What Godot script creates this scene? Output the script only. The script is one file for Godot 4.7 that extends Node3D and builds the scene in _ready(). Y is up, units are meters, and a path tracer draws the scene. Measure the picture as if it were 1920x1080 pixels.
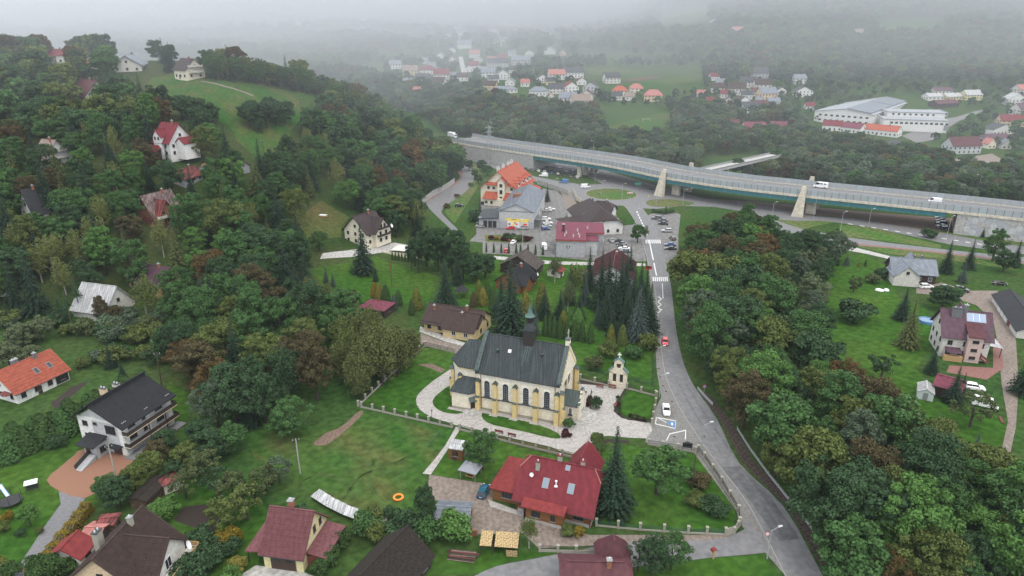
extends Node3D
# ---------- camera model (pixels of the 1920x1080 photograph -> rays) ----------
const FPX = 1281.0
const PITCH = 21.0
const CAMY = 84.0
const SC = 1.2
var rng = RandomNumberGenerator.new()
var nz = FastNoiseLite.new()
var nz2 = FastNoiseLite.new()
var used = {}
var mats = {}
var tex = {}
var box_cache = {}
var keep = []        # pixel polygons in which no scattered tree may root
var ct = cos(deg_to_rad(PITCH))
var sn = sin(deg_to_rad(PITCH))
# ---------- terrain ----------
const GX0 = -520.0
const GZ0 = 20.0     # distances ahead (minus z)
const CELL = 5.0
const NX = 208
const NZ = 116
var hg = PackedFloat32Array()
const FX0 = -2600.0
const FZ0 = 600.0
const FCELL = 25.0
const FNX = 208
const FNZ = 112
var fg = PackedFloat32Array()

func table(t, v):
	if v <= t[0][0]: return t[0][1]
	for i in range(1, t.size()):
		if v < t[i][0]:
			return lerp(float(t[i - 1][1]), float(t[i][1]), (v - t[i - 1][0]) / (t[i][0] - t[i - 1][0]))
	return t[-1][1]
func smooth_table(t, v, r):
	var s = 0.0
	for k in range(-3, 4): s += table(t, v + k * r / 3.0)
	return s / 7.0
var hill_t = [[0, 0], [145, 0], [163, 3], [190, 13], [240, 30], [300, 48], [345, 54], [375, 53], [430, 22], [490, 5], [550, 0]]
var far_t = [[0, 0], [455, 0], [500, 2], [600, 19], [720, 30], [920, 45], [1250, 66], [1600, 98], [2100, 172], [2900, 340], [3300, 400]]
var near_t = [[0, 0], [455, 0], [520, 3], [600, 14], [680, 32], [760, 55], [850, 82], [1000, 122], [1300, 205], [2000, 360], [3300, 480]]
func raw_h(x, z):
	var u = x / SC
	var d = -z / SC
	var t = clamp((-30.0 - u) / 92.0, 0.0, 1.0)
	var s = lerp(t, t * t * (3 - 2 * t), 0.5)
	var h = 0.0
	if d > 130.0: h = smooth_table(hill_t, d, 14.0) * s
	if d > 420.0:
		var f = smooth_table(far_t, d, 30.0)
		var k = smoothstep(.05, .40, u / d)
		if k > 0: f = lerp(f, smooth_table(near_t, d, 30.0), k)
		f += nz.get_noise_2d(x * 0.35, z * 0.35) * clamp((d - 520.0) / 500.0, 0, 1) * (9.0 + clamp((d - 1000) / 60.0, 0, 16))
		h = max(h, f)
	if h > 0.6: h += nz.get_noise_2d(x * 1.3, z * 1.3) * min((h - 0.6) * 0.25, 1.2)
	return max(h, 0.0) * SC
func build_heights():
	hg.resize((NX + 1) * (NZ + 1))
	for j in NZ + 1:
		for i in NX + 1:
			hg[j * (NX + 1) + i] = raw_h(GX0 + i * CELL, -(GZ0 + j * CELL))
	fg.resize((FNX + 1) * (FNZ + 1))
	for j in FNZ + 1:
		for i in FNX + 1:
			fg[j * (FNX + 1) + i] = raw_h(FX0 + i * FCELL, -(FZ0 + j * FCELL))
func H(x, z):
	var u = (x - GX0) / CELL
	var v = (-z - GZ0) / CELL
	var i = int(floor(u))
	var j = int(floor(v))
	var g = hg
	var n = NX + 1
	if i < 0 or j < 0 or i >= NX or j >= NZ:
		u = (x - FX0) / FCELL
		v = (-z - FZ0) / FCELL
		i = int(floor(u))
		j = int(floor(v))
		g = fg
		n = FNX + 1
		if i < 0 or j < 0 or i >= FNX or j >= FNZ: return raw_h(x, z)
	var fu = u - i
	var fv = v - j
	var a = g[j * n + i]
	var b = g[j * n + i + 1]
	var c = g[(j + 1) * n + i]
	var d = g[(j + 1) * n + i + 1]
	if fu + fv <= 1.0: return a + (b - a) * fu + (c - a) * fv
	return d + (c - d) * (1 - fu) + (b - d) * (1 - fv)
func ray(px, py):
	var x = (px - 960.0) / FPX
	var y = (540.0 - py) / FPX
	return Vector3(x, y * ct - sn, -ct - y * sn)
func G(px, py, up = 0.0):           # where the pixel's ray meets the ground (raised by up)
	var r = ray(px, py)
	var o = Vector3(0, CAMY, 0)
	var t = 50.0
	var last = t
	while t < 3600.0:
		var p = o + r * t
		if p.y < H(p.x, p.z) + up: break
		last = t
		t += 4.0 + t * 0.006
	var lo = last
	var hi = t
	for k in 24:
		var m = (lo + hi) * 0.5
		var p = o + r * m
		if p.y < H(p.x, p.z) + up: hi = m
		else: lo = m
	return o + r * hi - Vector3(0, up, 0)
func at_height(px, py, y):          # the pixel's ray cut with a level plane
	var r = ray(px, py)
	return Vector3(0, CAMY, 0) + r * ((y - CAMY) / r.y)
func PX(p):
	var q = p - Vector3(0, CAMY, 0)
	var y = q.y * ct - q.z * sn
	var f = -q.y * sn - q.z * ct
	return Vector2(960 + FPX * q.x / f, 540 - FPX * y / f)
func poly(a):
	var r = PackedVector2Array()
	for p in a: r.append(Vector2(p[0], p[1]))
	return r
# ---------- naming and metas ----------
func numbered(n):
	if not used.has(n):
		used[n] = 0
		return n
	used[n] += 1
	return "%s_%03d" % [n, used[n]]
func tag(o, label, cat = "", group = "", kind = ""):
	if label: o.set_meta("label", label)
	if cat: o.set_meta("category", cat)
	if group: o.set_meta("group", group)
	if kind: o.set_meta("kind", kind)
	return o
func thing(called, label, cat, at = Vector3.ZERO, yaw = 0.0, group = ""):
	var o = Node3D.new()
	o.name = numbered(called)
	add_child(o)
	o.position = at
	o.rotation.y = yaw
	return tag(o, label, cat, group)
func dup(o, at, yaw, label = "", group = "", base_name = ""):
	var c = o.duplicate()
	c.name = numbered(base_name if base_name else String(o.name))
	add_child(c)
	c.position = at
	c.rotation.y = yaw
	if label: c.set_meta("label", label)
	if group: c.set_meta("group", group)
	return c
# ---------- mesh helpers ----------
func ST():
	var s = SurfaceTool.new()
	s.begin(Mesh.PRIMITIVE_TRIANGLES)
	s.set_smooth_group(-1)
	return s
func tri(s, a, b, c):
	s.add_vertex(a)
	s.add_vertex(b)
	s.add_vertex(c)
func quad(s, a, b, c, d):
	tri(s, a, b, c)
	tri(s, a, c, d)
func boxT(s, T, sz):                # box of size sz, centred in the frame T
	var h = sz * 0.5
	var v = []
	for k in 8: v.append(T * Vector3(h.x * (1 if k & 1 else -1), h.y * (1 if k & 2 else -1), h.z * (1 if k & 4 else -1)))
	quad(s, v[0], v[1], v[3], v[2])
	quad(s, v[5], v[4], v[6], v[7])
	quad(s, v[4], v[0], v[2], v[6])
	quad(s, v[1], v[5], v[7], v[3])
	quad(s, v[2], v[3], v[7], v[6])
	quad(s, v[4], v[5], v[1], v[0])
func box(s, c, sz): boxT(s, Transform3D(Basis(), c), sz)
func bar(s, a, b, w, h = -1.0):      # a square bar from a to b
	if h < 0: h = w
	var d = b - a
	var l = d.length()
	if l < 0.001: return
	var up = Vector3.UP if abs(d.normalized().y) < 0.95 else Vector3.RIGHT
	var z = d.normalized()
	var x = up.cross(z).normalized()
	var y = z.cross(x)
	boxT(s, Transform3D(Basis(x, y, z), (a + b) * 0.5), Vector3(w, h, l))
func tube(s, a, b, r0, r1, n = 8):
	var z = (b - a).normalized()
	var up = Vector3.UP if abs(z.y) < 0.95 else Vector3.RIGHT
	var x = up.cross(z).normalized()
	var y = z.cross(x)
	for k in n:
		var p = x * cos(TAU * k / n) + y * sin(TAU * k / n)
		var q = x * cos(TAU * (k + 1) / n) + y * sin(TAU * (k + 1) / n)
		quad(s, a + p * r0, b + p * r1, b + q * r1, a + q * r0)
		tri(s, b, b + q * r1, b + p * r1)
		tri(s, a, a + p * r0, a + q * r0)
func lathe(s, T, prof, n = 12, turn = 0.0):      # prof: [[radius, y], ...] upwards
	for i in prof.size() - 1:
		for k in n:
			var a0 = turn + TAU * k / n
			var a1 = turn + TAU * (k + 1) / n
			var p = func(r, y, a): return T * Vector3(r * cos(a), y, r * sin(a))
			quad(s, p.call(prof[i][0], prof[i][1], a0), p.call(prof[i][0], prof[i][1], a1), p.call(prof[i + 1][0], prof[i + 1][1], a1), p.call(prof[i + 1][0], prof[i + 1][1], a0))
func slab(s, pts, thick):           # a planar outline given thickness downwards
	var dn = Vector3(0, -thick, 0)
	for i in range(1, pts.size() - 1):
		tri(s, pts[0], pts[i], pts[i + 1])
		tri(s, pts[0] + dn, pts[i + 1] + dn, pts[i] + dn)
	for i in pts.size():
		var a = pts[i]
		var b = pts[(i + 1) % pts.size()]
		quad(s, a, a + dn, b + dn, b)
func prism(s, T, prof, l):          # outline (z, y) drawn out along x, from -l/2 to l/2
	var g = PackedVector2Array(prof)
	var idx = Geometry2D.triangulate_polygon(g)
	for e in [-1, 1]:
		for k in range(0, idx.size(), 3):
			var q = []
			for m in 3: q.append(T * Vector3(e * l * 0.5, g[idx[k + m]].y, g[idx[k + m]].x))
			tri(s, q[0], q[1], q[2])
	for i in g.size():
		var a = g[i]
		var b = g[(i + 1) % g.size()]
		quad(s, T * Vector3(-l * 0.5, a.y, a.x), T * Vector3(l * 0.5, a.y, a.x), T * Vector3(l * 0.5, b.y, b.x), T * Vector3(-l * 0.5, b.y, b.x))
func part(parent, called, s, m, label = ""):
	var o = MeshInstance3D.new()
	if s is SurfaceTool:
		s.generate_normals()
		o.mesh = s.commit()
	else: o.mesh = s
	o.name = called
	o.set_surface_override_material(0, M(m) if m is String else m)
	parent.add_child(o, true)
	if label: o.set_meta("label", label)
	return o
func bmesh(sz):
	var k = "%.2f %.2f %.2f" % [sz.x, sz.y, sz.z]
	if not box_cache.has(k):
		var b = BoxMesh.new()
		b.size = sz
		box_cache[k] = b
	return box_cache[k]
func pbox(parent, called, c, sz, m, yaw = 0.0):
	var o = part(parent, called, bmesh(sz), m)
	o.position = c
	o.rotation.y = yaw
	return o
# ---------- materials ----------
func grey_tex(seed_, freq, lo, hi, oct = 4, size = 256, stretch = Vector2(1, 1)):
	var f = FastNoiseLite.new()
	f.seed = seed_
	f.frequency = freq
	f.fractal_octaves = oct
	var im = Image.create(size, size, false, Image.FORMAT_RGB8)
	var src = f.get_seamless_image(size, size)
	for y in size:
		for x in size:
			var g = src.get_pixel(int(x * stretch.x) % size, int(y * stretch.y) % size).r
			g = clamp((g - 0.5) * 1.5 + 0.5, 0, 1)
			var v = lerp(lo, hi, g)
			im.set_pixel(x, y, Color(v, v, v))
	im.generate_mipmaps()
	return ImageTexture.create_from_image(im)
func block_tex(nx, ny, lo, hi, joint, jw, seed_, offset = false):
	var im = Image.create(256, 256, false, Image.FORMAT_RGB8)
	var r = RandomNumberGenerator.new()
	r.seed = seed_
	im.fill(Color(joint, joint, joint))
	var w = 256 / nx
	var h = 256 / ny
	for j in ny:
		for i in nx:
			var v = r.randf_range(lo, hi)
			var o = (w / 2 if offset and j % 2 else 0)
			for yy in range(j * h, j * h + h - jw):
				for xx in range(i * w, i * w + w - jw):
					var q = v * r.randf_range(0.95, 1.0)
					im.set_pixel((xx + o) % 256, yy, Color(q, q, q))
	im.generate_mipmaps()
	return ImageTexture.create_from_image(im)
func make_textures():
	tex.grain = grey_tex(1, 0.06, 0.72, 1.0)
	tex.fine = grey_tex(2, 0.15, 0.55, 1.0, 3)
	tex.patch = grey_tex(3, 0.015, 0.78, 1.0, 5)
	tex.blotch = grey_tex(4, 0.02, 0.45, 1.0, 5)
	tex.grass = grey_tex(8, 0.02, 0.76, 1.0, 6, 512)
	tex.soft = grey_tex(5, 0.02, 0.88, 1.0, 4)
	tex.streak = grey_tex(6, 0.05, 0.6, 1.0, 4, 256, Vector2(1, 0.06))
	tex.rust = grey_tex(7, 0.03, 0.25, 1.0, 5, 256, Vector2(1, 0.12))
	tex.pavers = block_tex(16, 16, 0.84, 1.0, 0.72, 1, 11)
	tex.shingle = block_tex(16, 32, 0.6, 1.0, 0.45, 1, 12, true)
	tex.brick = block_tex(8, 32, 0.6, 1.0, 1.0, 1, 13, true)
	tex.boards = block_tex(1, 32, 0.75, 1.0, 0.45, 1, 14)
	tex.logs = block_tex(16, 16, 0.35, 1.0, 0.15, 3, 15, true)
# name: [r, g, b (real base colours), roughness, texture, metres per repeat, metallic]
var defs = {
	"asphalt": [.16, .16, .165, .9, "soft", 9.0], "asphalt_yard": [.17, .165, .16, .92, "patch", 11.0],
	"patch_asphalt": [.115, .115, .12, .8, "patch", 9.0],
	"worn_asphalt": [.145, .145, .15, .85, "patch", 7.0],
	"leaf_litter": [.085, .06, .045, 1.0, "blotch", 3.0],
	"footway": [.20, .195, .185, .95, "pavers", 6.0], "red_paving": [0.246, 0.114, 0.0968, .95, "pavers", 4.0], "pavers": [0.396, 0.374, 0.353, .92, "pavers", 7.0], "clinker": [0.299, 0.15, 0.0924, .95, "grain", 3.0], "grey_setts": [.19, .19, .2, .95, "pavers", 3.0],
	"gravel": [0.211, 0.172, 0.145, 1.0, "patch", 5.0], "dirt": [.17, .115, .085, 1.0, "patch", 4.0], "soil": [.04, .026, .02, 1.0, "fine", 3.0], "kerb": [0.344, 0.335, 0.318, .95, "grain", 2.0], "paint": [0.645, 0.645, 0.636, .8, "soft", 2.0], "blue_paint": [.06, .19, .42, .8, "soft", 2.0],
	"cream": [.72, .66, .53, .9, "soft", 5.0], "yellow_render": [0.636, 0.499, 0.232, .9, "soft", 4.0], "white": [0.671, 0.671, 0.654, .9, "soft", 5.0], "offwhite": [0.585, 0.568, 0.525, .92, "soft", 5.0], "pale_yellow": [0.619, 0.55, 0.31, .9, "soft", 4.0], "peach": [0.602, 0.456, 0.31, .9, "soft", 4.0], "pink_wall": [0.533, 0.404, 0.361, .9, "soft", 4.0], "beige_wall": [0.636, 0.499, 0.275, .9, "soft", 4.0], "grey_wall": [.36, .37, .39, .9, "soft", 5.0], "lightgrey": [0.447, 0.456, 0.464, .9, "soft", 5.0], "darkgrey": [.14, .145, .155, .9, "soft", 5.0],
	"plinth": [.36, .33, .27, .95, "grain", 3.0], "concrete": [.42, .41, .39, .95, "patch", 6.0], "concrete_cream": [0.602, 0.55, 0.447, .9, "patch", 8.0], "stone": [0.387, 0.37, 0.31, .95, "grain", 1.5],
	"wood": [0.238, 0.101, 0.0282, .7, "boards", 4.0], "wood_dark": [.05, .032, .025, .85, "boards", 4.0], "wood_light": [.52, .34, .15, .85, "grain", 2.0], "wood_red": [.19, .045, .035, .7, "grain", 2.0], "osb": [.58, .42, .2, .85, "blotch", 1.5], "logs": [.25, .16, .085, .95, "logs", 1.6], "brickwork": [.33, .14, .08, .95, "brick", 2.0],
	"roof_red": [.165, .023, .031, .55, "patch", 6.0], "roof_bright": [.21, .032, .032, .5, "patch", 6.0], "roof_orange": [0.37, 0.101, 0.0634, .6, "patch", 5.0], "roof_orangered": [.38, .092, .05, .6, "patch", 6.0], "roof_maroon": [0.101, 0.037, 0.044, .5, "patch", 6.0], "roof_purple": [.105, .058, .078, .5, "patch", 6.0], "roof_magenta": [0.167, 0.0396, 0.0634, .5, "patch", 6.0], "roof_brown": [0.0546, 0.0352, 0.0308, .5, "patch", 5.0], "roof_darkbrown": [.05, .036, .036, .55, "patch", 6.0], "roof_black": [0.0264, 0.0273, 0.0317, .5, "patch", 5.0], "roof_slate": [0.0546, 0.0616, 0.0686, .5, "patch", 6.0], "roof_grey": [.20, .225, .26, .5, "patch", 8.0], "roof_palegrey": [0.344, 0.361, 0.387, .55, "patch", 10.0], "roof_white": [0.533, 0.542, 0.55, .6, "streak", 5.0], "roof_rust": [.38, .27, .26, .7, "rust", 5.0], "roof_rustred": [.32, .09, .085, .7, "rust", 6.0], "roof_shingle": [.045, .036, .03, .95, "shingle", 5.0], "roof_cottage": [.095, .08, .07, .9, "streak", 5.0], "roof_pink": [.42, .17, .15, .7, "patch", 6.0], "roof_tan": [.26, .2, .17, .7, "patch", 6.0],
	"roof_rose": [.16, .062, .068, .6, "patch", 4.0],
	"copper": [.058, .07, .075, .5, "streak", 5.0], "patina": [.095, .19, .175, .6, "streak", 3.0], "patina_dark": [.06, .095, .092, .55, "streak", 3.0], "lead": [.035, .03, .027, .55, "grain", 3.0],
	"glass": [.02, .024, .028, .12, "", 1.0], "window_frame": [.045, .03, .025, .6, "", 1.0], "frame_white": [0.602, 0.602, 0.585, .6, "", 1.0], "skylight": [.16, .2, .24, .15, "", 1.0], "door_brown": [.06, .032, .022, .6, "grain", 2.0], "curtain": [.13, .15, .15, .2, "", 1.0],
	"metal_dark": [.025, .025, .027, .5, "", 1.0], "metal_grey": [.30, .31, .32, .5, "grain", 2.0], "metal_light": [.5, .51, .52, .45, "", 1.0], "galvanised": [.42, .44, .45, .45, "grain", 2.0], "teal": [.03, .17, .19, .55, "patch", 8.0], "noise_panel": [.33, .355, .37, .4, "soft", 3.0], "clear_panel": [.30, .34, .36, .3, "", 1.0], "fence_mesh": [.018, .022, .02, .7, "", 1.0], "fence_green": [.015, .075, .055, .6, "", 1.0], "pole_wood": [.085, .065, .05, .9, "streak", 2.0], "pole_concrete": [.42, .41, .39, .9, "grain", 2.0],
	"tyre": [.015, .015, .016, .8, "", 1.0], "rim": [.35, .35, .36, .4, "", 1.0, .6], "car_glass": [.012, .014, .017, .1, "", 1.0], "lamp_glass": [.7, .7, .68, .2, "", 1.0], "tail_glass": [.3, .01, .01, .3, "", 1.0], "plate": [.7, .7, .68, .6, "", 1.0],
	"paint_red": [.5, .018, .035, .25, "", 1.0], "paint_white": [.74, .74, .74, .25, "", 1.0], "paint_black": [.015, .016, .018, .25, "", 1.0], "paint_silver": [.40, .41, .42, .3, "", 1.0, .5], "paint_grey": [.13, .14, .15, .3, "", 1.0, .4], "paint_blue": [.025, .07, .2, .25, "", 1.0], "paint_teal": [.012, .075, .12, .25, "", 1.0], "paint_lightblue": [.07, .16, .34, .3, "", 1.0], "paint_darkred": [.2, .012, .02, .25, "", 1.0],
	"plastic_orange": [.75, .22, .02, .5, "", 1.0], "plastic_blue": [.12, .28, .5, .4, "", 1.0], "plastic_white": [0.645, 0.654, 0.662, .5, "", 1.0], "plastic_yellow": [.8, .6, .02, .5, "", 1.0], "plastic_red": [.6, .02, .03, .5, "", 1.0], "canvas_grey": [.22, .23, .26, .8, "", 1.0], "black_cloth": [.02, .02, .022, .8, "", 1.0], "green_sign": [.01, .2, .13, .5, "", 1.0], "sheet_grey": [.5, .5, .5, .6, "streak", 2.0], "plastic_clear": [.5, .55, .55, .3, "", 1.0], "solar": [.17, .24, .36, .4, "", 1.0],
	"bark": [.075, .056, .042, .95, "streak", 1.5], "bark_birch": [.55, .53, .5, .9, "blotch", 1.0], "bark_pine": [.13, .085, .06, .95, "streak", 1.5],
}
func M(n):
	if mats.has(n): return mats[n]
	var d = defs[n]
	var m = StandardMaterial3D.new()
	m.resource_name = n
	m.albedo_color = Color(d[0], d[1], d[2]).linear_to_srgb()
	m.roughness = d[3]
	if n.begins_with("roof_") or n.begins_with("copper"):
		m.metallic_specular = 0.3
		m.roughness = max(d[3], 0.65)
	if d.size() > 6: m.metallic = d[6]
	if d[4]:
		m.albedo_texture = tex[d[4]]
		m.uv1_triplanar = true
		m.uv1_world_triplanar = true
		var k = 1.0 / d[5]
		m.uv1_scale = Vector3(k, k, k)
	if n.begins_with("paint_"):
		m.clearcoat_enabled = true
		m.clearcoat = 0.6
		m.clearcoat_roughness = 0.08
	mats[n] = m
	return m
func LM(n, col):                    # leaf material; the mesh's own tones multiply it
	if mats.has(n): return mats[n]
	var m = StandardMaterial3D.new()
	m.resource_name = n
	m.albedo_color = Color(col[0], col[1], col[2]).linear_to_srgb()
	m.vertex_color_use_as_albedo = true
	m.roughness = 0.75
	m.metallic_specular = 0.25
	if n != "leaf_mass":
		m.backlight_enabled = true
		m.backlight = Color(col[0] * 0.5, col[1] * 0.55, col[2] * 0.3).linear_to_srgb()
	m.cull_mode = BaseMaterial3D.CULL_DISABLED
	mats[n] = m
	return m
func GM(n, t, k, t2, k2):           # ground cover: vertex tones times two grains
	if mats.has(n): return mats[n]
	var m = StandardMaterial3D.new()
	m.resource_name = n
	m.vertex_color_use_as_albedo = true
	m.roughness = 1.0
	m.metallic_specular = 0.1
	m.albedo_texture = tex[t]
	m.uv1_triplanar = true
	m.uv1_world_triplanar = true
	m.uv1_scale = Vector3.ONE / k
	mats[n] = m
	return m
func _ready():
	# ---- camera, air, light ----
	var cam = Camera3D.new()
	cam.name = "camera"
	cam.position = Vector3(0, CAMY, 0)
	cam.rotation_degrees.x = -PITCH
	cam.fov = rad_to_deg(2.0 * atan(540.0 / FPX))
	cam.far = 6000.0
	cam.near = 0.5
	add_child(cam)
	cam.make_current()
	var env = Environment.new()
	env.background_mode = Environment.BG_SKY
	var sky = ProceduralSkyMaterial.new()
	sky.sky_top_color = Color(.965, .98, 1.0)
	sky.sky_horizon_color = Color(.82, .85, .885)
	sky.sky_curve = 0.2
	sky.ground_horizon_color = Color(.80, .82, .84)
	sky.ground_bottom_color = Color(.3, .31, .3)
	sky.energy_multiplier = 1.0
	env.sky = Sky.new()
	env.sky.sky_material = sky
	env.tonemap_mode = Environment.TONE_MAPPER_LINEAR
	env.tonemap_exposure = 2.3
	env.ambient_light_source = Environment.AMBIENT_SOURCE_SKY
	env.sdfgi_enabled = true
	env.ssao_enabled = true
	env.ssil_enabled = true
	env.fog_enabled = true
	env.fog_density = 0.00008
	env.volumetric_fog_enabled = true
	env.volumetric_fog_density = 0.0
	env.fog_light_color = Color(.86, .89, .93)
	var we = WorldEnvironment.new()
	we.name = "air"
	we.environment = env
	add_child(we)
	var sun = DirectionalLight3D.new()
	sun.name = "sun"
	sun.light_energy = 0.3
	sun.light_angular_distance = 25.0
	sun.light_color = Color(1.0, .97, .93)
	sun.shadow_enabled = true
	sun.rotation_degrees = Vector3(-62, 28, 0)
	add_child(sun)
	# ---- shared noise ----
	nz.seed = 9
	nz.frequency = 0.01
	nz2.seed = 31
	nz2.frequency = 0.012
	make_textures()
	build_heights()
	# ---- low cloud hanging on the far slopes ----
	mist("low_cloud", "thin mist filling the far end of the valley", Vector3(0, 70, -2200), Vector3(7000, 240, 3100), .0012)
	mist("low_cloud", "pale cloud bank lying on the far slopes", Vector3(0, 110, -2500), Vector3(7000, 190, 2300), .0017)
	mist("low_cloud", "pale mist drifting behind the wooded hill", Vector3(-800, 90, -1750), Vector3(2600, 220, 2000), .0006)
	mist("low_cloud", "thin mist drifting over the wooded hilltop", Vector3(-260, 85, -440), Vector3(560, 150, 330), .0007)
	mist("low_cloud", "pale mist lying on the slope above the factory", Vector3(650, 150, -1320), Vector3(2600, 160, 1100), .0017)
	mist("low_cloud", "faint haze lying in the valley beyond the church", Vector3(0, 40, -950), Vector3(3200, 220, 1400), .0003)
	# ---- structure ----
	build_ground()
	build_bridge()
	build_church()
	build_parish()
	build_white_house()
	build_shop()
	build_block()
	build_houses()
	build_far()
	# ---- objects ----
	build_cars()
	build_site()
	make_crowns()
	build_plants()
func mist(called, label, at, size, dens):
	var f = FogVolume.new()
	f.name = numbered(called)
	f.shape = RenderingServer.FOG_VOLUME_SHAPE_ELLIPSOID
	f.size = size
	f.position = at
	var m = FogMaterial.new()
	m.density = dens
	m.albedo = Color(.93, .95, .97)
	f.material = m
	add_child(f)
	tag(f, label, "cloud", "", "stuff")
# ---------- ground ----------
func tone(kind, x, z):              # what grows or lies there, in patches of its own outline
	var a = clamp(nz.get_noise_2d(x * 2.2, z * 2.2) * 1.4 + 0.5, 0, 1)
	var b = clamp(nz2.get_noise_2d(x * 6.0, z * 6.0) * 1.5 + 0.5, 0, 1)
	match kind:
		"scrub": return Color(.04, .088, .024).lerp(Color(.075, .09, .034), a * 0.7).lerp(Color(.045, .1, .025), b * 0.6)
		"litter": return Color(.038, .07, .022).lerp(Color(.062, .075, .03), a)
		"lawn": return Color(.042, .112, .018).lerp(Color(.066, .128, .024), a).lerp(Color(.036, .092, .016), b * 0.5)
		"meadow": return Color(.038, .105, .022).lerp(Color(.064, .112, .03), a * 0.9).lerp(Color(.14, .115, .05), clamp(b - 0.55, 0, 1) * 1.2)
		"rough": return Color(.07, .15, .035).lerp(Color(.13, .15, .06), a).lerp(Color(.16, .12, .07), clamp(b - 0.5, 0, 1))
		"worn": return Color(.064, .105, .032)
		"dry": return Color(.085, .105, .035).lerp(Color(.11, .095, .042), a)
		"plough": return Color(.13, .095, .07)
	return Color(.1, .1, .1)
func terrain(called, g, x0, z0, cell, nx, nzz, sink, label):
	var s = ST()
	s.set_smooth_group(0)
	for j in nzz:
		for i in nx:
			var p = []
			for k in 4:
				var ii = i + (k & 1)
				var jj = j + (k >> 1)
				p.append(Vector3(x0 + ii * cell, g[jj * (nx + 1) + ii] - (sink if jj == 0 else 0.0), -(z0 + jj * cell)))
			for t in [[0, 1, 2], [3, 2, 1]]:
				for q in t:
					var v = p[q]
					var kind = "scrub"
					if v.y > 4 and sink == 0.0: kind = "litter"
					s.set_color(tone(kind, v.x, v.z))
					s.add_vertex(v)
	var o = part(self, called, s, GM("ground_cover", "grass", 23.0, "", 1.0))
	tag(o, label, "ground", "", "structure")
	return o
func world_poly(a):
	var r = PackedVector2Array()
	for p in a:
		var q = G(p[0], p[1])
		r.append(Vector2(q.x, -q.z))
	return r
func drape(called, wp, off, m, kind = "", parent = null, label = "", tone_kind = ""):
	var s = ST()
	var lo = wp[0]
	var hi = wp[0]
	for p in wp:
		lo = lo.min(p)
		hi = hi.max(p)
	var done = 0
	for far in [false, true]:
		var c = FCELL if far else CELL
		var x0 = FX0 if far else GX0
		var z0 = FZ0 if far else GZ0
		var nx = FNX if far else NX
		var nzz = FNZ if far else NZ
		for j in range(max(0, int((lo.y - z0) / c) - 1), min(nzz, int((hi.y - z0) / c) + 2)):
			for i in range(max(0, int((lo.x - x0) / c) - 1), min(nx, int((hi.x - x0) / c) + 2)):
				var a = Vector2(x0 + i * c, z0 + j * c)
				var b = a + Vector2(c, 0)
				var e = a + Vector2(0, c)
				var f = a + Vector2(c, c)
				for t in [PackedVector2Array([a, b, e]), PackedVector2Array([f, e, b])]:
					for q in Geometry2D.intersect_polygons(wp, t):
						var idx = Geometry2D.triangulate_polygon(q)
						for k in range(0, idx.size(), 3):
							for n in [0, 2, 1]:
								var v = q[idx[k + n]]
								if tone_kind: s.set_color(tone(tone_kind, v.x, -v.y))
								s.add_vertex(Vector3(v.x, H(v.x, -v.y) + off, -v.y))
							done += 1
	if done == 0: return null
	s.generate_normals()
	var o = MeshInstance3D.new()
	o.mesh = s.commit()
	o.name = called if parent else numbered(called)
	o.set_surface_override_material(0, m)
	if parent: parent.add_child(o, true)
	else:
		add_child(o)
		tag(o, label, kind, "", "structure")
	return o
func lawn(called, a, label, tone_kind = "lawn", off = 0.012, grain = "grass"):
	return drape(called, world_poly(a), off, GM("grass_" + grain, grain, 26.0, "", 1.0), "grass", null, label, tone_kind)
func paved(called, a, m, label, cat, off = 0.02): return drape(called, world_poly(a), off, M(m), cat, null, label)
func mark(road, a, m = "paint", off = 0.036, called = "marking"): return drape(called, world_poly(a), off, M(m), "", road)
func ribbon(a, w):                   # pixel polyline -> world outline of width w
	var pts = []
	for p in a:
		var q = G(p[0], p[1])
		pts.append(Vector2(q.x, -q.z))
	return ribbon_w(pts, w)
func ribbon_w(pts, w):
	var l = []
	var r = []
	for i in pts.size():
		var t = (pts[min(i + 1, pts.size() - 1)] - pts[max(i - 1, 0)]).normalized()
		var n = Vector2(-t.y, t.x) * w * 0.5
		l.append(pts[i] + n)
		r.append(pts[i] - n)
	r.reverse()
	return PackedVector2Array(l + r)
func smooth_px(a, n = 4):            # a rounded version of a pixel polyline
	var r = []
	for i in a.size() - 1:
		var p0 = Vector2(a[max(i - 1, 0)][0], a[max(i - 1, 0)][1])
		var p1 = Vector2(a[i][0], a[i][1])
		var p2 = Vector2(a[i + 1][0], a[i + 1][1])
		var p3 = Vector2(a[min(i + 2, a.size() - 1)][0], a[min(i + 2, a.size() - 1)][1])
		for k in n:
			var q = p1.cubic_interpolate(p2, p0, p3, float(k) / n)
			r.append([q.x, q.y])
	r.append(a[-1])
	return r
func rounded(a, n = 3):              # closed pixel outline, rounded
	var r = []
	var m = a.size()
	for i in m:
		var f = func(k): return Vector2(a[(k + m) % m][0], a[(k + m) % m][1])
		for k in n:
			var q = f.call(i).cubic_interpolate(f.call(i + 1), f.call(i - 1), f.call(i + 2), float(k) / n)
			r.append([q.x, q.y])
	return r
func circle_w(c, r, n = 40):
	var a = PackedVector2Array()
	for k in n: a.append(Vector2(c.x + r * cos(TAU * k / n), -c.z + r * sin(TAU * k / n)))
	return a
func kerb_line(parent, pts, w, h, m):   # pts world Vector2 (x, distance)
	var s = ST()
	for i in pts.size() - 1:
		var a = Vector3(pts[i].x, 0, -pts[i].y)
		var b = Vector3(pts[i + 1].x, 0, -pts[i + 1].y)
		a.y = H(a.x, a.z) + h * 0.5 - 0.02
		b.y = H(b.x, b.z) + h * 0.5 - 0.02
		bar(s, a, b, w, h)
	return part(parent, "kerb", s, m)
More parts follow.
